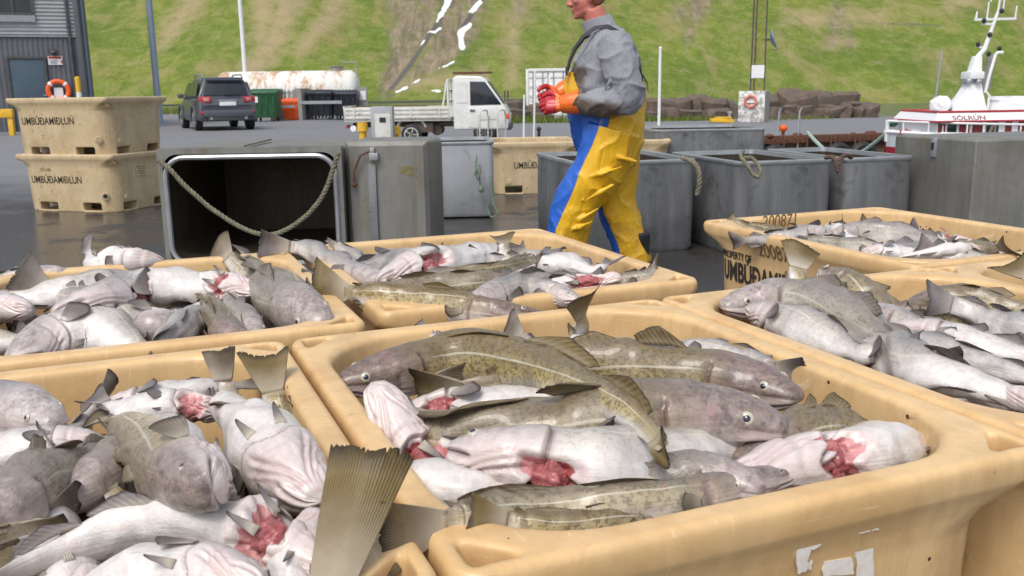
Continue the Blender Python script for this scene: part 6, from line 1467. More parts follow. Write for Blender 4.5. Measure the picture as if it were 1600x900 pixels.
        for i, (off, ln) in enumerate(((.034, .076), (.012, .086), (-.011, .080), (-.033, .062))):
            a = w0 + fw * (.088 - .006 * abs(i - 1)) + up * off; pts = [a - fw * .02]; d = fw.copy(); ang = 0
            pts.append(a)
            for seg in (.42, .32, .26):
                ang += curl * (1 + .12 * i); d = fw * math.cos(ang) + pn * math.sin(ang); a = a + d * ln * seg; pts.append(a)
            limb(mb, pts, [.013, .0135, .0128, .0118, .0095], 12)
        th0 = w0 + fw * .025 + up * .032; limb(mb, [th0 - fw * .01, th0 + (fw * .5 + up * .8).normalized() * .04 + pn * .006, th0 + (fw * .75 + up * .55).normalized() * .07 + pn * .018, th0 + (fw * .95 + up * .3).normalized() * .095 + pn * .026], [.019, .017, .0145, .011], 12)
        me = remeshed(mb, nm, MAT['glove'], .0042, 2)
        co = np.empty(len(me.vertices) * 3); me.vertices.foreach_get('co', co); co = co.reshape(-1, 3)
        d = (co - np.array(w0)) @ np.array(fw); setattrs(me, len(co), front=np.clip(.5 + (d - .035) * 16, 0, 1)); return link(nm, me, o)
    glove('glove', WN + Vector((-.02, 0, .0)), (-1, .10, -.10), (.0, .5, -.6), (-.1, .25, .95), 1.05, .42, .10)
    glove('glove', WF + Vector((-.02, 0, .02)), (-.85, -.35, -.35), (.3, -.5, -.6), (-.3, .1, .9), 1.05, .5, .095)
    # ---- boots
    for nm, A_, T_ in (('boot', AN, TN), ('boot', AF, TF)):
        mb = MB(); limb(mb, [A_ + Vector((0, 0, .16)), A_ + Vector((.0, 0, .05)), A_ + Vector((.015, 0, -.02))], [.075, .068, .06], 18)
        f = (T_ - A_); f.z = T_.z - A_.z + .03 if T_ is TF else 0; fn = f.normalized()
        limb(mb, [A_ + Vector((.035, 0, -.035)), A_ + fn * .09 + Vector((0, 0, -.03)), A_ + fn * .19 + Vector((0, 0, -.045 if T_ is TN else -.02))], [.05, .052, .04], 16, .9)
        link(nm, remeshed(mb, nm, MAT['black_rubber'], .008, 2), o)
man()

# ================================================================== VEHICLES
S('car_paint', (.075, .082, .10), (.07, .076, .095), .3, coat=.6, rvar=.03)
S('truck_white', (.74, .74, .72), (.64, .64, .61), .4, spots=((.33, .18, .08), .36, 8))
S('truck_bed', (.62, .62, .57), (.50, .49, .44), .5, spots=((.28, .15, .07), .42, 6), scale=4)
S('chassis', (.06, .05, .045), (.10, .07, .05), .7, spots=((.22, .12, .05), .42, 6))
S('tail_red', (.45, .02, .02), (.38, .015, .015), .2, coat=.7)
S('lens_pink', (.55, .25, .25), (.5, .2, .2), .2, coat=.7)
S('plate', (.75, .76, .76), (.68, .69, .70), .4)
def wheel(parent, c, r, wd, axis=(0, 1, 0), rimmat='galvanised', spokes=6):
    ax = Vector(axis); q = ax.to_track_quat('Z', 'Y').to_matrix()
    mb = MB(); ls = []
    for t, k in ((-.5, .72), (-.5, .9), (-.4, 1.0), (.4, 1.0), (.5, .9), (.5, .72)): ls.append([tuple(q @ Vector((r * k * math.cos(a), r * k * math.sin(a), wd * t))) for a in [2 * math.pi * i / 28 for i in range(28)]])
    mb.loops(ls); ty = mb.build('wheel', MAT['black_rubber'], parent, c, smooth=.7)
    mb = MB(); ls = []
    for t, k in ((.44, .70), (.53, .70), (.53, .62), (.36, .56), (.40, .2), (.5, .18), (.5, .02)): ls.append([tuple(q @ Vector((r * k * math.cos(a), r * k * math.sin(a), wd * t))) for a in [2 * math.pi * i / 24 for i in range(24)]])
    mb.loops(ls); 
    for i in range(spokes):
        a = 2 * math.pi * i / spokes; u = Vector((math.cos(a), math.sin(a), 0)); mb.bar(q @ (u * r * .15 + Vector((0, 0, wd * .46))), q @ (u * r * .62 + Vector((0, 0, wd * .47))), r * .13, wd * .1)
    mb.build('rim', MAT[rimmat], ty, smooth=.5)
    return ty

def suv():
    d_ = 33.5; p = PD(339, 197, d_)
    o = empty('parked_car', (p.x, d_, 0), math.radians(27)); tag(o, 'dark grey five door off-road car parked with its rear to us', 'car')
    sc_ = 1.03
    def sec(y, z0, z1, hw, r=.12, tum=.0):      # rounded body section in x-z
        pts = []
        for sx, sz, a0 in ((1, 1, 0), (-1, 1, 90), (-1, -1, 180), (1, -1, 270)):
            w_ = hw - (tum if sz > 0 else 0); cx = sx * (w_ - r); cz = (z1 - r) if sz > 0 else (z0 + r)
            pts += [((cx + r * math.cos(math.radians(a0 + k * 22.5))) * sc_, y * sc_, (cz + r * math.sin(math.radians(a0 + k * 22.5))) * sc_) for k in range(5)]
        return pts
    # local: +y forward (front), rear at y=-2.3
    mb = MB(); mb.loops([sec(-2.30, .42, .80, .74, .10), sec(-2.33, .40, .82, .84, .12), sec(-2.28, .34, 1.02, .91, .14, .03), sec(-2.10, .30, 1.07, .94, .14, .03), sec(-1.3, .28, 1.06, .95, .12, .03), sec(0, .28, 1.03, .95, .12, .03), sec(1.0, .28, 1.01, .95, .12, .03), sec(1.9, .30, .95, .92, .14, .05), sec(2.25, .34, .85, .82, .16, .05), sec(2.36, .42, .72, .65, .12)])
    mb.build('body', MAT['car_paint'], o, smooth=.8)
    mb = MB(); mb.loops([sec(-2.14, 1.0, 1.10, .86, .04), sec(-2.12, 1.0, 1.14, .88, .06, .02), sec(-1.95, 1.0, 1.60, .84, .13, .14), sec(-1.70, 1.0, 1.70, .84, .14, .16), sec(-.6, 1.0, 1.73, .85, .14, .17), sec(.2, 1.0, 1.70, .85, .14, .17), sec(.75, 1.0, 1.40, .86, .12, .12), sec(1.25, .98, 1.05, .86, .03)])
    cab = mb.build('cabin', MAT['car_paint'], o, smooth=.8)
    g = MB(); ls = []
    def qd(pts, th=.012, mi=0):
        a, b, c, d = [Vector(q) * sc_ for q in pts]; n = (b - a).cross(d - a).normalized() * th
        g.add([a - n, b - n, c - n, d - n, a + n, b + n, c + n, d + n], [(0, 1, 2, 3), (7, 6, 5, 4), (0, 4, 5, 1), (1, 5, 6, 2), (2, 6, 7, 3), (3, 7, 4, 0)], mi)
    qd([(-.70, -2.155, 1.12), (.70, -2.155, 1.12), (.62, -1.965, 1.56), (-.62, -1.965, 1.56)]); g.build('rear_window', MAT['glass_dark'], o, bevel=.01)
    for s in (-1, 1):
        g = MB()
        for (y0, y1, y2, y3) in ((-1.85, -1.18, -1.18, -1.72), (-1.12, -.25, -.25, -1.12), (-.18, .85, .38, -.18)):
            qd([(s * .895, y0, 1.12), (s * .895, y1, 1.12), (s * .775, y2, 1.55), (s * .775, y3, 1.55)])
        g.build('side_window', MAT['glass_dark'], o)
        mb = MB(); mb.tube([Vector((s * .62, -1.75, 1.70)) * sc_, Vector((s * .63, -1.6, 1.79)) * sc_, Vector((s * .63, -.3, 1.80)) * sc_, Vector((s * .62, 0, 1.72)) * sc_], .025); mb.build('roof_rail', MAT['galvanised'], o)
        mb = MB(); mb.box(Vector((s * 1.03, .62, 1.12)) * sc_, (.2, .12, .16)); mb.build('wing_mirror', MAT['car_paint'], o, bevel=.04)
        mb = MB(); mb.box(Vector((s * .70, -2.275, 1.0)) * sc_, (.40, .10, .20), Matrix.Rotation(s * .25, 3, 'Z')); lt = mb.build('tail_light', MAT['tail_red'], o, bevel=.03)
        mb = MB(); mb.box(Vector((s * .67, -2.335, 1.0)) * sc_, (.18, .03, .12), Matrix.Rotation(s * .25, 3, 'Z')); mb.build('lens', MAT['lens_pink'], lt, bevel=.01)
        mb = MB(); mb.box(Vector((s * .78, -2.345, .60)) * sc_, (.22, .03, .09), Matrix.Rotation(s * .2, 3, 'Z')); mb.build('reflector', MAT['tail_red'], o, bevel=.01)
        for y in (-1.42, 1.42): wheel(o, Vector((s * .84, y, .36)) * sc_, .37 * sc_, .24, (s, 0, 0))
        for y in (-1.42, 1.42):
            mb = MB(); mb.tube([Vector((s * .955, y + .44 * math.cos(a), .34 + .44 * math.sin(a))) * sc_ for a in np.linspace(-.2, math.pi + .2, 14)], .045, 6); mb.build('arch_trim', MAT['dark_grey'], o)
        mb = MB(); mb.cyl(Vector((s * .55, -2.36, .40)) * sc_, Vector((s * .55, -2.2, .40)) * sc_, .05); mb.build('exhaust', MAT['chrome'], o)
    mb = MB(); mb.box(Vector((0, -2.33, .56)) * sc_, (1.6 * sc_, .12, .22)); mb.box(Vector((0, -2.30, .40)) * sc_, (1.3 * sc_, .1, .14), mi=1); mb.build('bumper', [MAT['car_paint'], MAT['dark_grey']], o, bevel=.03)
    mb = MB(); mb.box(Vector((0, -2.335, .86)) * sc_, (.54, .03, .13)); mb.build('number_plate', MAT['plate'], o, bevel=.005)
    mb = MB(); mb.box(Vector((0, -2.325, .96)) * sc_, (.62, .035, .04)); mb.build('plate_trim', MAT['chrome'], o, bevel=.008)
    mb = MB(); mb.bar(Vector((-.05, -2.19, 1.14)) * sc_, Vector((.42, -2.19, 1.16)) * sc_, .03, .02); mb.build('rear_wiper', MAT['black_rubber'], o)
    mb = MB(); mb.box(Vector((0, -1.98, 1.665)) * sc_, (1.2, .22, .05)); mb.build('spoiler', MAT['car_paint'], o, bevel=.02)
suv()

def truck():
    d_ = 28.2; a = PD(546, 190, d_); b = PD(797, 190, d_); L = b.x - a.x; zb = -.35
    o = empty('pickup_truck', (b.x, d_, zb), math.radians(-2.5)); tag(o, 'old white flatbed pickup truck with rusty dropsides on the pier', 'truck')
    # local: x from -L (tail) to 0 (front), y- near side
    hw = .82; cabx = -1.62
    mb = MB(); prof = [(-.02, .42), (0.0, .60), (-.03, .95), (-.12, 1.10), (-.66, 1.86), (-.78, 1.95), (-1.50, 1.98), (cabx, 1.90), (cabx, .42)]
    mb.prism(prof, -hw, hw, 'y'); mb.build('cab', MAT['truck_white'], o, bevel=.06, seg=3)
    for s in (-1, 1):
        y = s * (hw + .006); g = MB()
        g.prism([(-.21, 1.14), (-.68, 1.79), (-1.12, 1.81), (-1.12, 1.13)], y - .012, y + .012, 'y'); g.build('side_window', MAT['glass_dark'], o, bevel=.01)
        g = MB(); g.prism([(-.09, .55), (-.07, .98), (-.14, 1.10), (-1.18, 1.08), (-1.18, .50), (-.9, .46), (-.86, .70), (-.35, .72), (-.25, .5)], y - .01, y + .008, 'y'); dr = g.build('door', MAT['truck_white'], o, bevel=.006)
        g = MB(); g.box((-1.06, s * (hw + .03), .98), (.14, .03, .05)); g.build('handle', MAT['dark_grey'], dr)
        g = MB(); g.box((-.03, s * (hw - .12), .78), (.07, .22, .18)); g.build('headlight', MAT['plate'], o, bevel=.02)
        g = MB(); g.box((-.03, s * (hw - .02), .80), (.09, .06, .14)); g.build('indicator', MAT['orange'], o, bevel=.01)
        g = MB(); g.tube([(-.12, s * (hw + .02), 1.2), (-.1, s * (hw + .17), 1.25), (-.1, s * (hw + .17), 1.5)], .012); g.box((-.1, s * (hw + .17), 1.42), (.05, .12, .22)); g.build('wing_mirror', MAT['dark_grey'], o)
    g = MB(); q = Vector((-.39, 0, 1.48)); g.box(q + Vector((.012, 0, .010)), (.03, 1.42, .80), Matrix.Rotation(-math.atan2(.54, .76), 3, 'Y')); g.build('windscreen', MAT['glass_dark'], o, bevel=.01)
    g = MB(); g.box((cabx - .006, 0, 1.52), (.02, .9, .46)); rw = g.build('rear_window', MAT['glass_dark'], o)
    g = MB(); g.box((-.0, 0, .50), (.12, 1.6, .2)); g.build('bumper', MAT['dark_grey'], o, bevel=.03)
    # white window cut in the cab's rear quarter, with ladder rack behind it
    for s in (-1, 1):
        g = MB(); g.prism([(-1.2, 1.2), (-1.2, 1.8), (-1.52, 1.80), (-1.52, 1.2)], s * (hw + .005) - .008, s * (hw + .005) + .008, 'y'); g.build('quarter_panel', MAT['truck_white'], o)
    g = MB(); x = cabx - .16
    for y in (-.74, .74, 0): g.bar((x, y, .75), (x, y, 1.86), .05)
    g.bar((x, -.76, 1.86), (x, .76, 1.86), .05); g.bar((x, -.76, 1.25), (x, .76, 1.25), .04); g.bar((x, -.7, 1.55), (x, .7, 1.55), .035)
    g.bar((x - .22, -.76, .75), (x - .02, -.76, 1.84), .045); g.build('headboard_rack', MAT['truck_white'], o)
    # bed
    bx0, bx1 = -L, cabx - .10
    g = MB(); g.box(((bx0 + bx1) / 2, 0, .74), (bx1 - bx0, 1.70, .10)); g.build('bed_floor', MAT['truck_bed'], o, bevel=.01)
    for s in (-1, 1):
        g = MB(); y = s * .86
        g.box(((bx0 + bx1) / 2, y, .93), (bx1 - bx0, .035, .34))
        for z in (.80, .92, 1.04): g.box(((bx0 + bx1) / 2, y + s * .02, z), (bx1 - bx0 - .1, .03, .05))
        for x in np.linspace(bx0 + .3, bx1 - .3, 4): g.box((x, y + s * .035, .93), (.05, .03, .34))
        g.build('dropside', MAT['truck_bed'], o, bevel=.006)
    g = MB(); g.box((bx0 - .0, 0, .95), (.04, 1.70, .40), Matrix.Rotation(-.06, 3, 'Y')); 
    for y in (-.6, 0, .6): g.box((bx0 - .03, y, .95), (.03, .06, .38))
    g.build('tailgate', MAT['truck_bed'], o, bevel=.006)
    g = MB(); g.box(((bx0 + bx1) / 2 - .2, -.84, 1.13), (bx1 - bx0 - .9, .05, .03)); g.build('top_rail', MAT['rust'], o)
    r_ = random.Random(2)
    for k in range(2):
        pass
    # chassis
    g = MB()
    for s in (-1, 1): g.box((-L / 2 - .3, s * .38, .58), (L - .9, .08, .14))
    g.box((-2.55, -.58, .50), (.62, .34, .28)); g.cyl((-2.15, -.6, .42), (-2.15, .1, .42), .16); g.cyl((-L + 1.0, -.8, .36), (-L + 1.0, .8, .36), .06); g.box((-L + .35, -.4, .52), (.4, .5, .16)); g.build('chassis', MAT['chassis'], o, bevel=.01)
    g = MB(); g.box((-L + .03, -.55, .55), (.06, .3, .1)); g.build('rear_lamp', MAT['tail_red'], o)
    g = MB(); g.cyl((-L + .25, -.86, .5), (-L + .25, -.80, .5), .09); g.build('reflector', MAT['clean_white'], o)
    for s in (-1, 1):
        wheel(o, (-.72, s * .70, .33), .335, .2, (0, s, 0), 'galvanised', 5); wheel(o, (-L + 1.75 + .2, s * .70, .30), .30, .22, (0, s, 0), 'truck_bed', 5)
        g = MB(); g.tube([(-L + 1.95 + .46 * math.cos(a), s * .74, .36 + .44 * math.sin(a)) for a in np.linspace(.35, math.pi - .35, 10)], .03, 6); g.build('mudguard', MAT['truck_bed'], o)
    # loose load on roof and bed: planks
    pl = empty('plank_load', Vector(o.location) + Vector((-1.1, 0, 2.03)), math.radians(3)); tag(pl, 'weathered brown planks lying on the roof of the white truck', 'planks')
    for k in range(3):
        g = MB(); g.box((-.05 * k, -.35 + .32 * k, .03 + .0 * k), (1.15 - .1 * k, .2, .05), Matrix.Rotation(.05 * (k - 1), 3, 'Z')); g.build('plank', MAT['rust'], pl)
truck()

# ================================================================== PIER FITTINGS
def near_quay(name, label, cat, px_, py_top, d_, build, mat=None):
    p = PD(px_, py_top, d_); o = empty(name, (p.x, d_, gz(p.x, d_))); tag(o, label, cat); build(o, p.z - gz(p.x, d_)); return o
def b1(o, h):
    mb = MB(); mb.box((0, 0, h / 2), (.42, .30, h)); mb.build('cabinet', MAT['galvanised'], o, bevel=.02)
    mb = MB(); mb.box((.02, -.155, h * .55), (.30, .02, h * .66)); mb.build('door', MAT['truck_bed'], o, bevel=.006)
    mb = MB(); mb.box((.02, -.168, h * .78), (.12, .012, .09)); mb.build('meter', MAT['glass_dark'], o)
near_quay('power_pedestal', 'grey power cabinet with pale door standing in front of the white truck', 'power cabinet', 598, 164, 17.5, b1) if False else None
def at_pier(px_, dd=.7):
    # just inside the pier edge at this pixel column
    t = ray(px_, 200); k = t.x / t.y
    y = (26.6 + 1.5 * .23) / (1 - .23 * k) + dd; return Vector((k * y, y, -.35))
# cabinet and yellow bollards stand on the near quay, left of the basin
def stand(px_, pyb, z=0.0):
    return P(px_, pyb, z)
p = PD(597, 166, 18.0); h = p.z - gz(p.x, 18.0)
o = empty('power_pedestal', (p.x, 18.0, gz(p.x, 18.0))); tag(o, 'grey power cabinet with pale door standing in front of the white truck', 'power cabinet'); b1(o, h)
for px_, top, wd, lab in ((566, 191, 15, 'yellow bollard with round socket to the left of the power cabinet'), (615, 197, 20, 'low yellow bollard to the right of the power cabinet')):
    p = PD(px_, top, 18.3); zg = gz(p.x, 18.3); o = empty('mooring_bollard', (p.x, 18.3, zg)); tag(o, lab, 'bollard')
    r = wd / FPX * 18.3 / 2; H_ = p.z - zg
    mb = MB(); mb.cyl((0, 0, 0), (0, 0, H_ * .8), r * .8, r * .8, 18); mb.cyl((0, 0, H_ * .8), (0, 0, H_), r * 1.15, r * 1.05, 18); mb.build('post', MAT['yellow_paint'], o, smooth=.6)
    mb = MB(); mb.cyl((0, -r * .78, H_ * .55), (0, -r * 1.1, H_ * .55), r * .62, r * .55, 16); mb.build('socket', MAT['yellow_paint'], o); mb = MB(); mb.cyl((0, -r * 1.1, H_ * .55), (0, -r * 1.12, H_ * .55), r * .4, r * .4, 14); mb.build('socket_hole', MAT['black_rubber'], o)
# ladder hoops
def hoops(label, pxs, top, d_, zbase, mat='galvanised', rungs=True, bottom=-1.4):
    p = PD(sum(pxs) / 2, top, d_); o = empty('quay_ladder', (p.x, d_, zbase)); tag(o, label, 'ladder'); H_ = p.z - zbase
    xs = [PD(q, top, d_).x - p.x for q in pxs]
    for x in xs:
        mb = MB(); mb.tube([(x, -.02, bottom), (x, -.02, H_ * .8), (x + .03, 0, H_ * .95), (x + .10, .06, H_), (x + .2, .5, H_ * .98), (x + .22, .62, H_ * .85), (x + .22, .65, 0)], .022); mb.build('hand_hoop', MAT[mat], o)
    if rungs:
        for z in np.arange(bottom + .1, -.05, .3):
            mb = MB(); mb.bar((xs[0], -.02, z), (xs[1], -.02, z), .035); mb.build('rung', MAT[mat], o)
e1 = at_pier(755, -.03); hoops('pale steel ladder hoops at the pier edge in front of the truck cab', (749, 777), 172, e1.y, -.35, 'truck_bed')
e2 = at_pier(1231, -.03); hoops('grey steel ladder with hoops on the rusty pier wall', (1217, 1249), 170, e2.y, -.35)
# slender fender poles by the container
for i, (px_, top) in enumerate(((834, 112), (818, 150), (842, 196))):
    e = at_pier(px_, .15); p = PD(px_, top, e.y)
    if i < 2:
        q = MB(); q.cyl((0, 0, 0), (.05 if i == 0 else .03, 0, p.z + .35), .03, .028, 10); q.ball((.05 if i == 0 else .03, 0, p.z + .35), .03)
        tag(q.build('stake', MAT['clean_white'], None, (e.x, e.y, -.35)), ('tall' if i == 0 else 'short') + ' thin white stake at the pier edge left of the fisherman', 'stake')
    else:
        q = MB(); q.cyl((0, 0, 0), (0, 0, .12), .12, .10); q.cyl((0, 0, .12), (0, 0, .42), .05, .04); q.ball((0, 0, .42), .07); tag(q.build('mooring_post', MAT['black_rubber'], None, (e.x, e.y, -.35)), 'small black mooring post at the pier edge below the gloves', 'bollard')
# rusty edge beam with chains, and tyre fenders
mb = MB(); a = Vector((INX, far_edge(INX) - .05, -.42)); b = Vector((34, far_edge(34) - .05, -.42)); mb.bar(a, b, .22, .24)
r_ = random.Random(8)
for i in range(46):
    k = i / 46; q = a.lerp(b, k) + Vector((0, -.16, 0)); mb.bar(q + Vector((0, 0, .1)), q + Vector((r_.uniform(-.3, .3), -.02, -r_.uniform(.4, 1.4))), .05)
for i in range(60):
    k = r_.random(); q = a.lerp(b, k); mb.ball(q + Vector((0, r_.uniform(-.1, .2), .12)), r_.uniform(.05, .12), (1.5, 1, .7), 8)
tag(mb.build('pier_edge_beam', MAT['rust'], bevel=.02), 'rusty flaking steel beam along the edge of the far pier', 'edge beam')
for px_, lab in ((1213, 'left tyre of three hanging on the pier wall, under the ladder'), (1312, 'middle tyre of three hanging on the pier wall, under the mooring rope'), (1350, 'right tyre of three hanging on the pier wall, nearest the boat')):
    e = at_pier(px_, -.28); o = empty('tyre_fender', (e.x, e.y, -1.05), math.radians(13)); tag(o, lab, 'tyre', 'tyre fenders on the pier wall')
    mb = MB(); R0, r0 = .36, .16
    ls = [[(math.cos(q) * (R0 + r0 * math.cos(k)), r0 * math.sin(k), math.sin(q) * (R0 + r0 * math.cos(k))) for k in [2 * math.pi * j / 10 for j in range(10)]] for q in [2 * math.pi * i / 28 for i in range(29)]]
    mb.loops(ls, cap0=False, cap1=False); mb.build('tyre', MAT['black_rubber'], o)
    mb = MB(); mb.tube([(-.1, .05, .45), (-.05, .1, .75)], .02); mb.tube([(.1, .05, .45), (.05, .1, .75)], .02); mb.build('chain', MAT['rust'], o)
# little orange life lantern on the ladder rail
e = at_pier(1224, .25); o = empty('pier_lamp', (e.x, e.y, -.35)); tag(o, 'small orange lamp head on a post beside the pier ladder', 'lamp')
mb = MB(); mb.cyl((0, 0, 0), (0, 0, .16), .05); mb.build('post', MAT['rust'], o); mb = MB(); mb.ball((0, 0, .26), .13, (1, 1, .9)); mb.build('lamp_head', MAT['orange'], o)

# ---- lattice mast on its concrete block
def mast():
    d_ = 42.; pb = PD(1177, 183, d_); zt = PD(1177, 142, d_).z; wd = 50 / FPX * d_
    t = NT('painted_block'); co = t.co('Object'); n = t.noise(co, 5, 6, .7); t.P(Base_Color=t.mix(t.ramp(n, [(.45, 0.), (.55, 1.)]), (.72, .72, .70), (.34, .33, .31)), Roughness=.85, Normal=t.bump(n, .4, .03))
    blk = empty('concrete_block', (pb.x, d_, -.35), math.radians(-28)); tag(blk, 'peeling white concrete block at the foot of the lattice mast', 'concrete block')
    H_ = zt + .35; mb = MB(); mb.box((0, 0, H_ / 2), (wd * .80, wd * .62, H_)); mb.build('block', t.m, blk, bevel=.03)
    mb = MB(); mb.box((wd * .402, 0, H_ / 2), (.02, wd * .6, H_ - .04)); mb.build('bare_side', MAT['concrete'], blk)
    L = empty('lifebuoy', Vector((pb.x, d_, -.35)) + Matrix.Rotation(math.radians(-28), 3, 'Z') @ Vector((-.02, -wd * .31 - .06, H_ * .66)), math.radians(-28)); tag(L, 'faded red and white lifebuoy on the white concrete block', 'lifebuoy')
    R0, r0 = .24, .06
    mb = MB(); ls = [[(math.cos(q) * (R0 + r0 * math.cos(k)), r0 * math.sin(k), math.sin(q) * (R0 + r0 * math.cos(k))) for k in [2 * math.pi * j / 8 for j in range(8)]] for q in [2 * math.pi * i / 24 for i in range(25)]]
    S('faded_red', (.55, .12, .08), (.6, .25, .18), .6)
    mb.loops(ls, cap0=False, cap1=False); mb.build('ring', MAT['faded_red'], L); mb = MB(); mb.box((0, .03, 0), (.34, .03, .10)); mb.build('band', MAT['clean_white'], L)
    o = empty('lattice_mast', (pb.x + .05, d_, zt)); tag(o, 'orange and grey steel lattice mast with a dish, rising out of the picture', 'mast')
    h, w2 = 7.0, .30
    for sx, sy in ((-1, -1), (1, -1), (0, 1)):
        mb = MB(); mb.cyl((sx * w2 * 1.02, sy * w2, 0), (sx * w2 * .9, sy * w2 * .9, h), .035, .03, 8); mb.build('leg', MAT['dark_grey'], o)
    S('mast_orange', (.45, .24, .07), (.22, .16, .10), .6)
    mb = MB(); n = 13; c_ = [(-1, -1), (1, -1), (0, 1)]
    for i in range(n):
        z0, z1 = h * i / n, h * (i + 1) / n
        for k in range(3):
            a, b = c_[k], c_[(k + 1) % 3]; mb.bar((a[0] * w2, a[1] * w2, z0), (b[0] * w2 * .98, b[1] * w2 * .98, z1), .011); mb.bar((b[0] * w2, b[1] * w2, z0), (a[0] * w2 * .98, a[1] * w2 * .98, z1), .011); mb.bar((a[0] * w2, a[1] * w2, z0), (b[0] * w2, b[1] * w2, z0), .012)
    mb.build('lattice', MAT['mast_orange'], o)
    z0 = PD(1187, 122, d_).z - zt; z1 = PD(1187, 102, d_).z - zt
    mb = MB(); mb.box((-.02, -w2 - .05, (z0 + z1) / 2), (.56, .03, z1 - z0)); mb.build('sign_panel', MAT['clean_white'], o)
    zd = PD(1210, 62, d_).z - zt; q = Matrix.Rotation(math.radians(72), 3, 'Y') @ Matrix.Rotation(.3, 3, 'X')
    mb = MB(); ls = []
    for r, dz in ((.02, .0), (.2, .03), (.36, .09), (.45, .16), (.45, .13), (.2, .0), (.02, -.03)): ls.append([tuple(Vector((.58, -.05, zd)) + q @ Vector((r * math.cos(k), r * math.sin(k), dz))) for k in [2 * math.pi * j / 22 for j in range(22)]])
    mb.loops(ls); ds = mb.build('dish', MAT['blue_grey_paint'], o); mb = MB(); mb.bar((.26, 0, zd), (.58, -.05, zd), .07); mb.tube([Vector((.62, -.1, zd - .42)), Vector((.8, -.1, zd - .46)), Vector((.98, -.1, zd - .38))], .015); mb.build('arm', MAT['dark_grey'], ds)
    b = PD(1128, 175, d_ - .6); mb = MB(); mb.box((0, 0, 0), (1.0, .5, .16), Matrix.Rotation(.05, 3, 'Y')); mb.box((.05, 0, .12), (.7, .4, .08)); tag(mb.build('yellow_board', MAT['yellow_paint'], None, (b.x, b.y, -.25), bevel=.02), 'yellow boards stacked low beside the white block', 'boards')
    mb = MB(); b = PD(1140, 178, d_ - .5); mb.cyl((0, 0, 0), (0, 0, .5), .05); mb.box((0, 0, .45), (.2, .1, .1)); tag(mb.build('standpipe', MAT['galvanised'], None, (b.x, b.y, -.35)), 'short grey standpipe between the yellow boards and the block', 'standpipe')
mast()

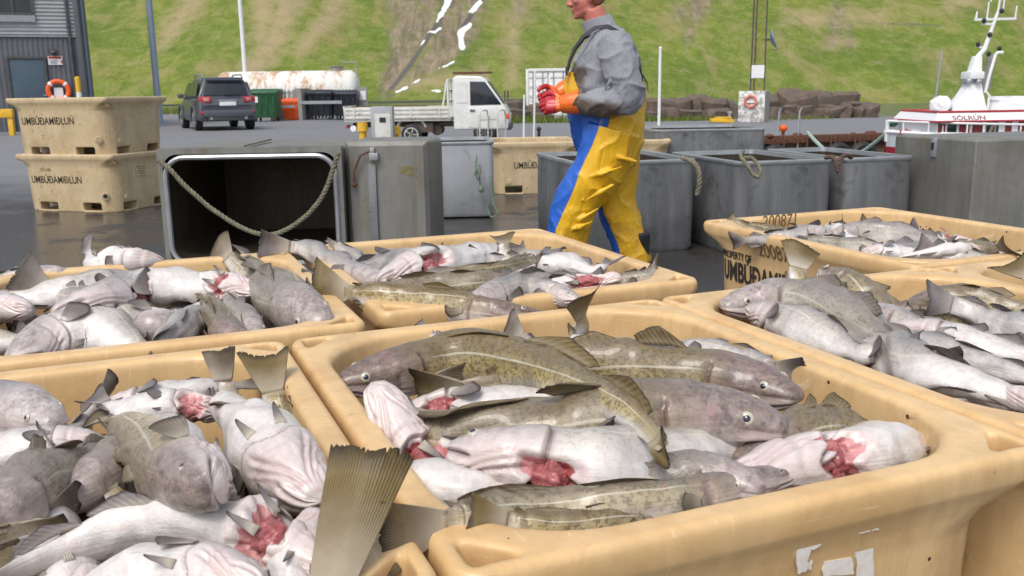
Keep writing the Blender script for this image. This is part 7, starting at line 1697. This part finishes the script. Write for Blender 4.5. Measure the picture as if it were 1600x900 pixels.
# ================================================================== BOAT
def boat():
    d_ = 25.5; B = lambda x, y: PD(x, y, d_)
    c = B(1500, 200); wl = -2.05; k = d_ / FPX
    o = empty('fishing_boat', (c.x, d_, wl), math.radians(3)); tag(o, 'red and white fishing boat with a tall white mast moored at the right', 'boat')
    X = lambda px_: (px_ - 1500) * k; Z = lambda py_: (B(1500, py_).z - wl)
    zg = Z(219); bow = X(1384)
    S('hull_red', (.30, .02, .035), (.24, .015, .03), .35, coat=.3); S('hull_grey', (.52, .55, .58), (.44, .47, .5), .4); S('maroon', (.20, .025, .025), (.15, .02, .02), .5)
    # hull: stations from the bow (left) to the stern (right)
    st = [(bow, .04, .02), (bow + .25, .45, .30), (bow + .7, .95, .7), (bow + 1.5, 1.4, 1.1), (bow + 3, 1.65, 1.4), (bow + 6, 1.7, 1.45), (bow + 9.5, 1.55, 1.3)]
    mb = MB(); ls = []
    for x, wt_, wb in st:
        sh = max(0, .25 - (x - bow) * .06)
        ls.append([(x, -wt_, zg + sh), (x, -wt_ * .99, zg - .38 + sh), (x + .06, -wb, .25), (x + .15, -wb * .4, -.5), (x + .15, wb * .4, -.5), (x + .06, wb, .25), (x, wt_ * .99, zg - .38 + sh), (x, wt_, zg + sh)])
    mb.loops(ls); 
    me = mb.mesh('hull', [MAT['hull_grey'], MAT['hull_red']])
    for p_ in me.polygons:
        z = sum(me.vertices[i].co.z for i in p_.vertices) / len(p_.vertices)
        p_.material_index = 1 if z < zg - .25 else 0
    link('hull', me, o)
    mb = MB()
    for s in (-1, 1): mb.tube([(x, s * wt_ * 1.0, zg + max(0, .25 - (x - bow) * .06) + .02) for x, wt_, _ in st], .05)
    mb.build('gunwale', MAT['clean_white'], o)
    # railings
    mb = MB(); zr = Z(193)
    for s in (-1, 1):
        pts = [(x, s * wt_ * .97, zr + max(0, .1 - (x - bow) * .03)) for x, wt_, _ in st]; mb.tube(pts, .028); mb.tube([(x, y, zg + (z - zg) * .5) for x, y, z in pts], .018)
        for x, y, z in pts: mb.cyl((x, y, zg), (x, y, z), .022, n=8)
        for q in np.arange(bow + 1.0, bow + 9, .9):
            y = s * np.interp(q, [a for a, _, _ in st], [b for _, b, _ in st]) * .97; mb.cyl((q, y, zg), (q, y, zr), .02, n=6)
    mb.build('railing', MAT['clean_white'], o)
    # wheelhouse
    x0, x1 = X(1430), X(1640); zb, zt = zg - .3, Z(187); hw = 1.05
    mb = MB(); mb.prism([(x0 + .08, zb), (x0, zt), (x1, zt), (x1, zb)], -hw, hw, 'y'); wh = mb.build('wheelhouse', MAT['white_paint' if False else 'clean_white'], o, bevel=.03)
    mb = MB(); zr0, zr1 = Z(187), Z(173)
    ls = [[(x0 - .10, -hw - .15, zr0), (x1 + .2, -hw - .15, zr0), (x1 + .2, hw + .15, zr0), (x0 - .10, hw + .15, zr0)], [(x0 + .05, -hw + .02, zr1), (x1 + .1, -hw + .02, zr1), (x1 + .1, hw - .02, zr1), (x0 + .05, hw - .02, zr1)]]
    mb.loops(ls); rf = mb.build('roof_fascia', MAT['clean_white'], o)
    mb = MB(); mb.tube([Vector(p_) for p_ in ls[1]] + [Vector(ls[1][0])], .035); mb.tube([Vector(p_) for p_ in ls[0]] + [Vector(ls[0][0])], .025); mb.build('roof_edge', MAT['red_paint'], o)
    sl_ = math.atan2(.17, zr1 - zr0)
    nm = lettering('SÓLRÚN', .185, MAT['maroon'], o, (X(1452), -hw - .125, zr0 + .035), (math.pi / 2 - sl_ + .0, 0, 0), 1.25, 'boat_name', .004)
    for i, (a, b, mt) in enumerate(((1434, 1445, 'maroon'), (1448, 1462, 'glass_dark'), (1466, 1482, 'maroon'), (1486, 1502, 'maroon'), (1507, 1526, 'glass_dark'), (1536, 1546, 'maroon'), (1556, 1575, 'maroon'))):
        mb = MB(); xa, xb = X(a), X(b); za, zb_ = Z(211 if i % 2 == 0 else 208), Z(189); mb.box(((xa + xb) / 2, -hw - .004, (za + zb_) / 2), (xb - xa, .03, zb_ - za)); mb.build('window', MAT[mt], wh, bevel=.02)
    # funnel and mast
    mb = MB(); ls = []
    for z, xa, xb, w_ in ((Z(173), X(1478), X(1530), .35), (Z(152), X(1494), X(1526), .26), (Z(132), X(1503), X(1523), .18), (Z(88), X(1512), X(1522), .12)): ls.append([(xa, -w_, z), (xb, -w_, z), (xb, w_, z), (xa, w_, z)])
    mb.loops(ls); mb.build('mast_base', MAT['clean_white'], o, bevel=.03)
    ms = MB(); ms.cyl((X(1518), 0, Z(90)), (X(1527), 0, Z(78)), .07, .07); ms.cyl((X(1527), 0, Z(80)), (X(1543), 0, Z(20)), .065, .04); ms.cyl((X(1543), 0, Z(22)), (X(1547), 0, Z(-25)), .03, .02); mo = ms.build('mast_pole', MAT['blue_grey_paint' if False else 'clean_white'], o)
    for a_, b_ in (((1520, 38), (1540, 38)), ((1514, 72), (1530, 77))):
        mb = MB(); mb.bar((X(a_[0]), 0, Z(a_[1])), (X(b_[0]), 0, Z(b_[1])), .055); mb.build('crosstree', MAT['clean_white'], mo)
    mb = MB(); mb.bar((X(1508), 0, Z(31)), (X(1572), 0, Z(30)), .06)
    for px_, a, b in ((1510, 31, 18), (1571, 30, 10), (1527, 30, 3), (1531, 3, -30), (1551, 18, -30)): mb.cyl((X(px_), 0, Z(a)), (X(px_ + 1), 0, Z(b)), .035 if a == 31 else .022, .02, n=8)
    mb.build('crosstree', MAT['clean_white'], mo)
    for px_, py_ in ((1521, 33), (1547, 18), (1532, 55), (1515, 70), (1549, 77), (1533, 85)):
        mb = MB(); mb.ball((X(px_), -.06, Z(py_)), .06, (1, 1, 1.2), 10); mb.build('nav_light', MAT['black_rubber'], mo)
    mb = MB(); mb.cyl((X(1542), .2, Z(140)), (X(1546), .2, Z(84)), .11); mb.build('exhaust_stack', MAT['concrete'], o)
    mb = MB(); mb.tube([(X(1530), -.15, Z(145)), (X(1533), -.15, Z(125)), (X(1541), -.15, Z(86)), (X(1544), -.15, Z(83)), (X(1552), -.15, Z(83))], .04); mb.tube([(X(1530), -.15, Z(142)), (X(1537), -.15, Z(150)), (X(1536), -.15, Z(172))], .03); mb.build('vent_pipe', MAT['clean_white'], o)
    mb = MB(); mb.box((X(1511), -.05, Z(118)), (.40, .5, .20)); mb.build('radar', MAT['clean_white'], o, bevel=.04)
    mb = MB(); mb.box((X(1511), -.05, Z(127)), (.44, .3, .14)); mb.ball((X(1500), -.25, Z(127)), .08); mb.ball((X(1515), -.25, Z(128)), .08); mb.build('floodlight', MAT['galvanised'], o, bevel=.02)
    # life raft canister, wrapped winch, white bag
    def blob(nm, px_, py_, r, s3, mat):
        mb = MB(); ellipsoid(mb, (0, 0, 0), (r * s3[0], r * s3[1], r * s3[2]));
        me = remeshed(mb, nm, MAT[mat], r * .12, 1)
        for v in me.vertices: v.co += v.co.normalized() * noise.fractal(v.co * 5 / r * .4, 1, 2, 3) * r * .16
        return link(nm, me, o, (X(px_), -.1, Z(py_)))
    blob('wrapped_winch', 1464, 162, .30, (1, .8, .72), 'clean_white')
    mb = MB(); mb.box((X(1470), -.05, Z(171)), (.28, .3, .14)); mb.build('winch_base', MAT['rust'], o)
    mb = MB(); mb.box((X(1557), -.2, Z(166)), (.55, .6, .40), Matrix.Rotation(.25, 3, 'Y')); mb.box((X(1557), -.2, Z(160)), (.58, .62, .05), Matrix.Rotation(.25, 3, 'Y')); mb.build('raft_box', MAT['clean_white'], o, bevel=.05)
    mb = MB(); mb.box((X(1582), .1, Z(166)), (.5, .8, .5)); mb.build('locker', MAT['clean_white'], o, bevel=.02)
    mb = MB(); mb.tube([(X(1586), -1.0, Z(215)), (X(1592), -1.0, Z(200)), (X(1600), -1.0, Z(182)), (X(1612), -1.0, Z(178))], .05); mb.tube([(X(1596), -1.05, Z(215)), (X(1604), -1.05, Z(190)), (X(1620), -1.05, Z(184))], .05); mb.build('stair_rail', MAT['clean_white'], o)
    # red windlass, white reel and coiled hose on the foredeck
    mb = MB(); mb.box((X(1403), -.2, Z(206)), (.32, .5, .16)); mb.bar((X(1396), -.2, Z(213)), (X(1411), -.2, Z(200)), .06); mb.build('windlass', MAT['red_paint'], o, bevel=.02)
    mb = MB(); mb.cyl((X(1417), -.5, Z(208)), (X(1417), -.36, Z(208)), .14); mb.build('reel', MAT['clean_white'], o)
    mb = MB(); pts = [(X(1489), -1.72, Z(215)), (X(1490), -1.74, Z(205)), (X(1494), -1.74, Z(194)), (X(1498), -1.74, Z(193)), (X(1498), -1.74, Z(205)), (X(1492), -1.74, Z(218))]; mb.tube([Vector(q) for q in pts], .035); mb.build('hose_loop', MAT['rope'], o)
    mb = MB(); mb.ball((X(1417), .9, Z(193)), .13, (1.2, 1, .8)); mb.build('flower_tub', MAT['green_plastic'], o)
    a = Vector(o.location) + Vector((bow + .05, 0, zg + .22)); e = at_pier(1262, -.1); e.z = -.22
    pts = [e + (a - e) * u + Vector((0, 0, -1.15 * math.sin(math.pi * u) * .62)) for u in np.linspace(0, 1, 9)]
    rope('mooring_rope', 'thick pale green mooring rope sagging from the pier to the boat bow', pts, .055, MAT['rope_sea'], None, False)
S('rope_sea', (.25, .36, .31), (.36, .44, .38), .8, scale=12)
boat()
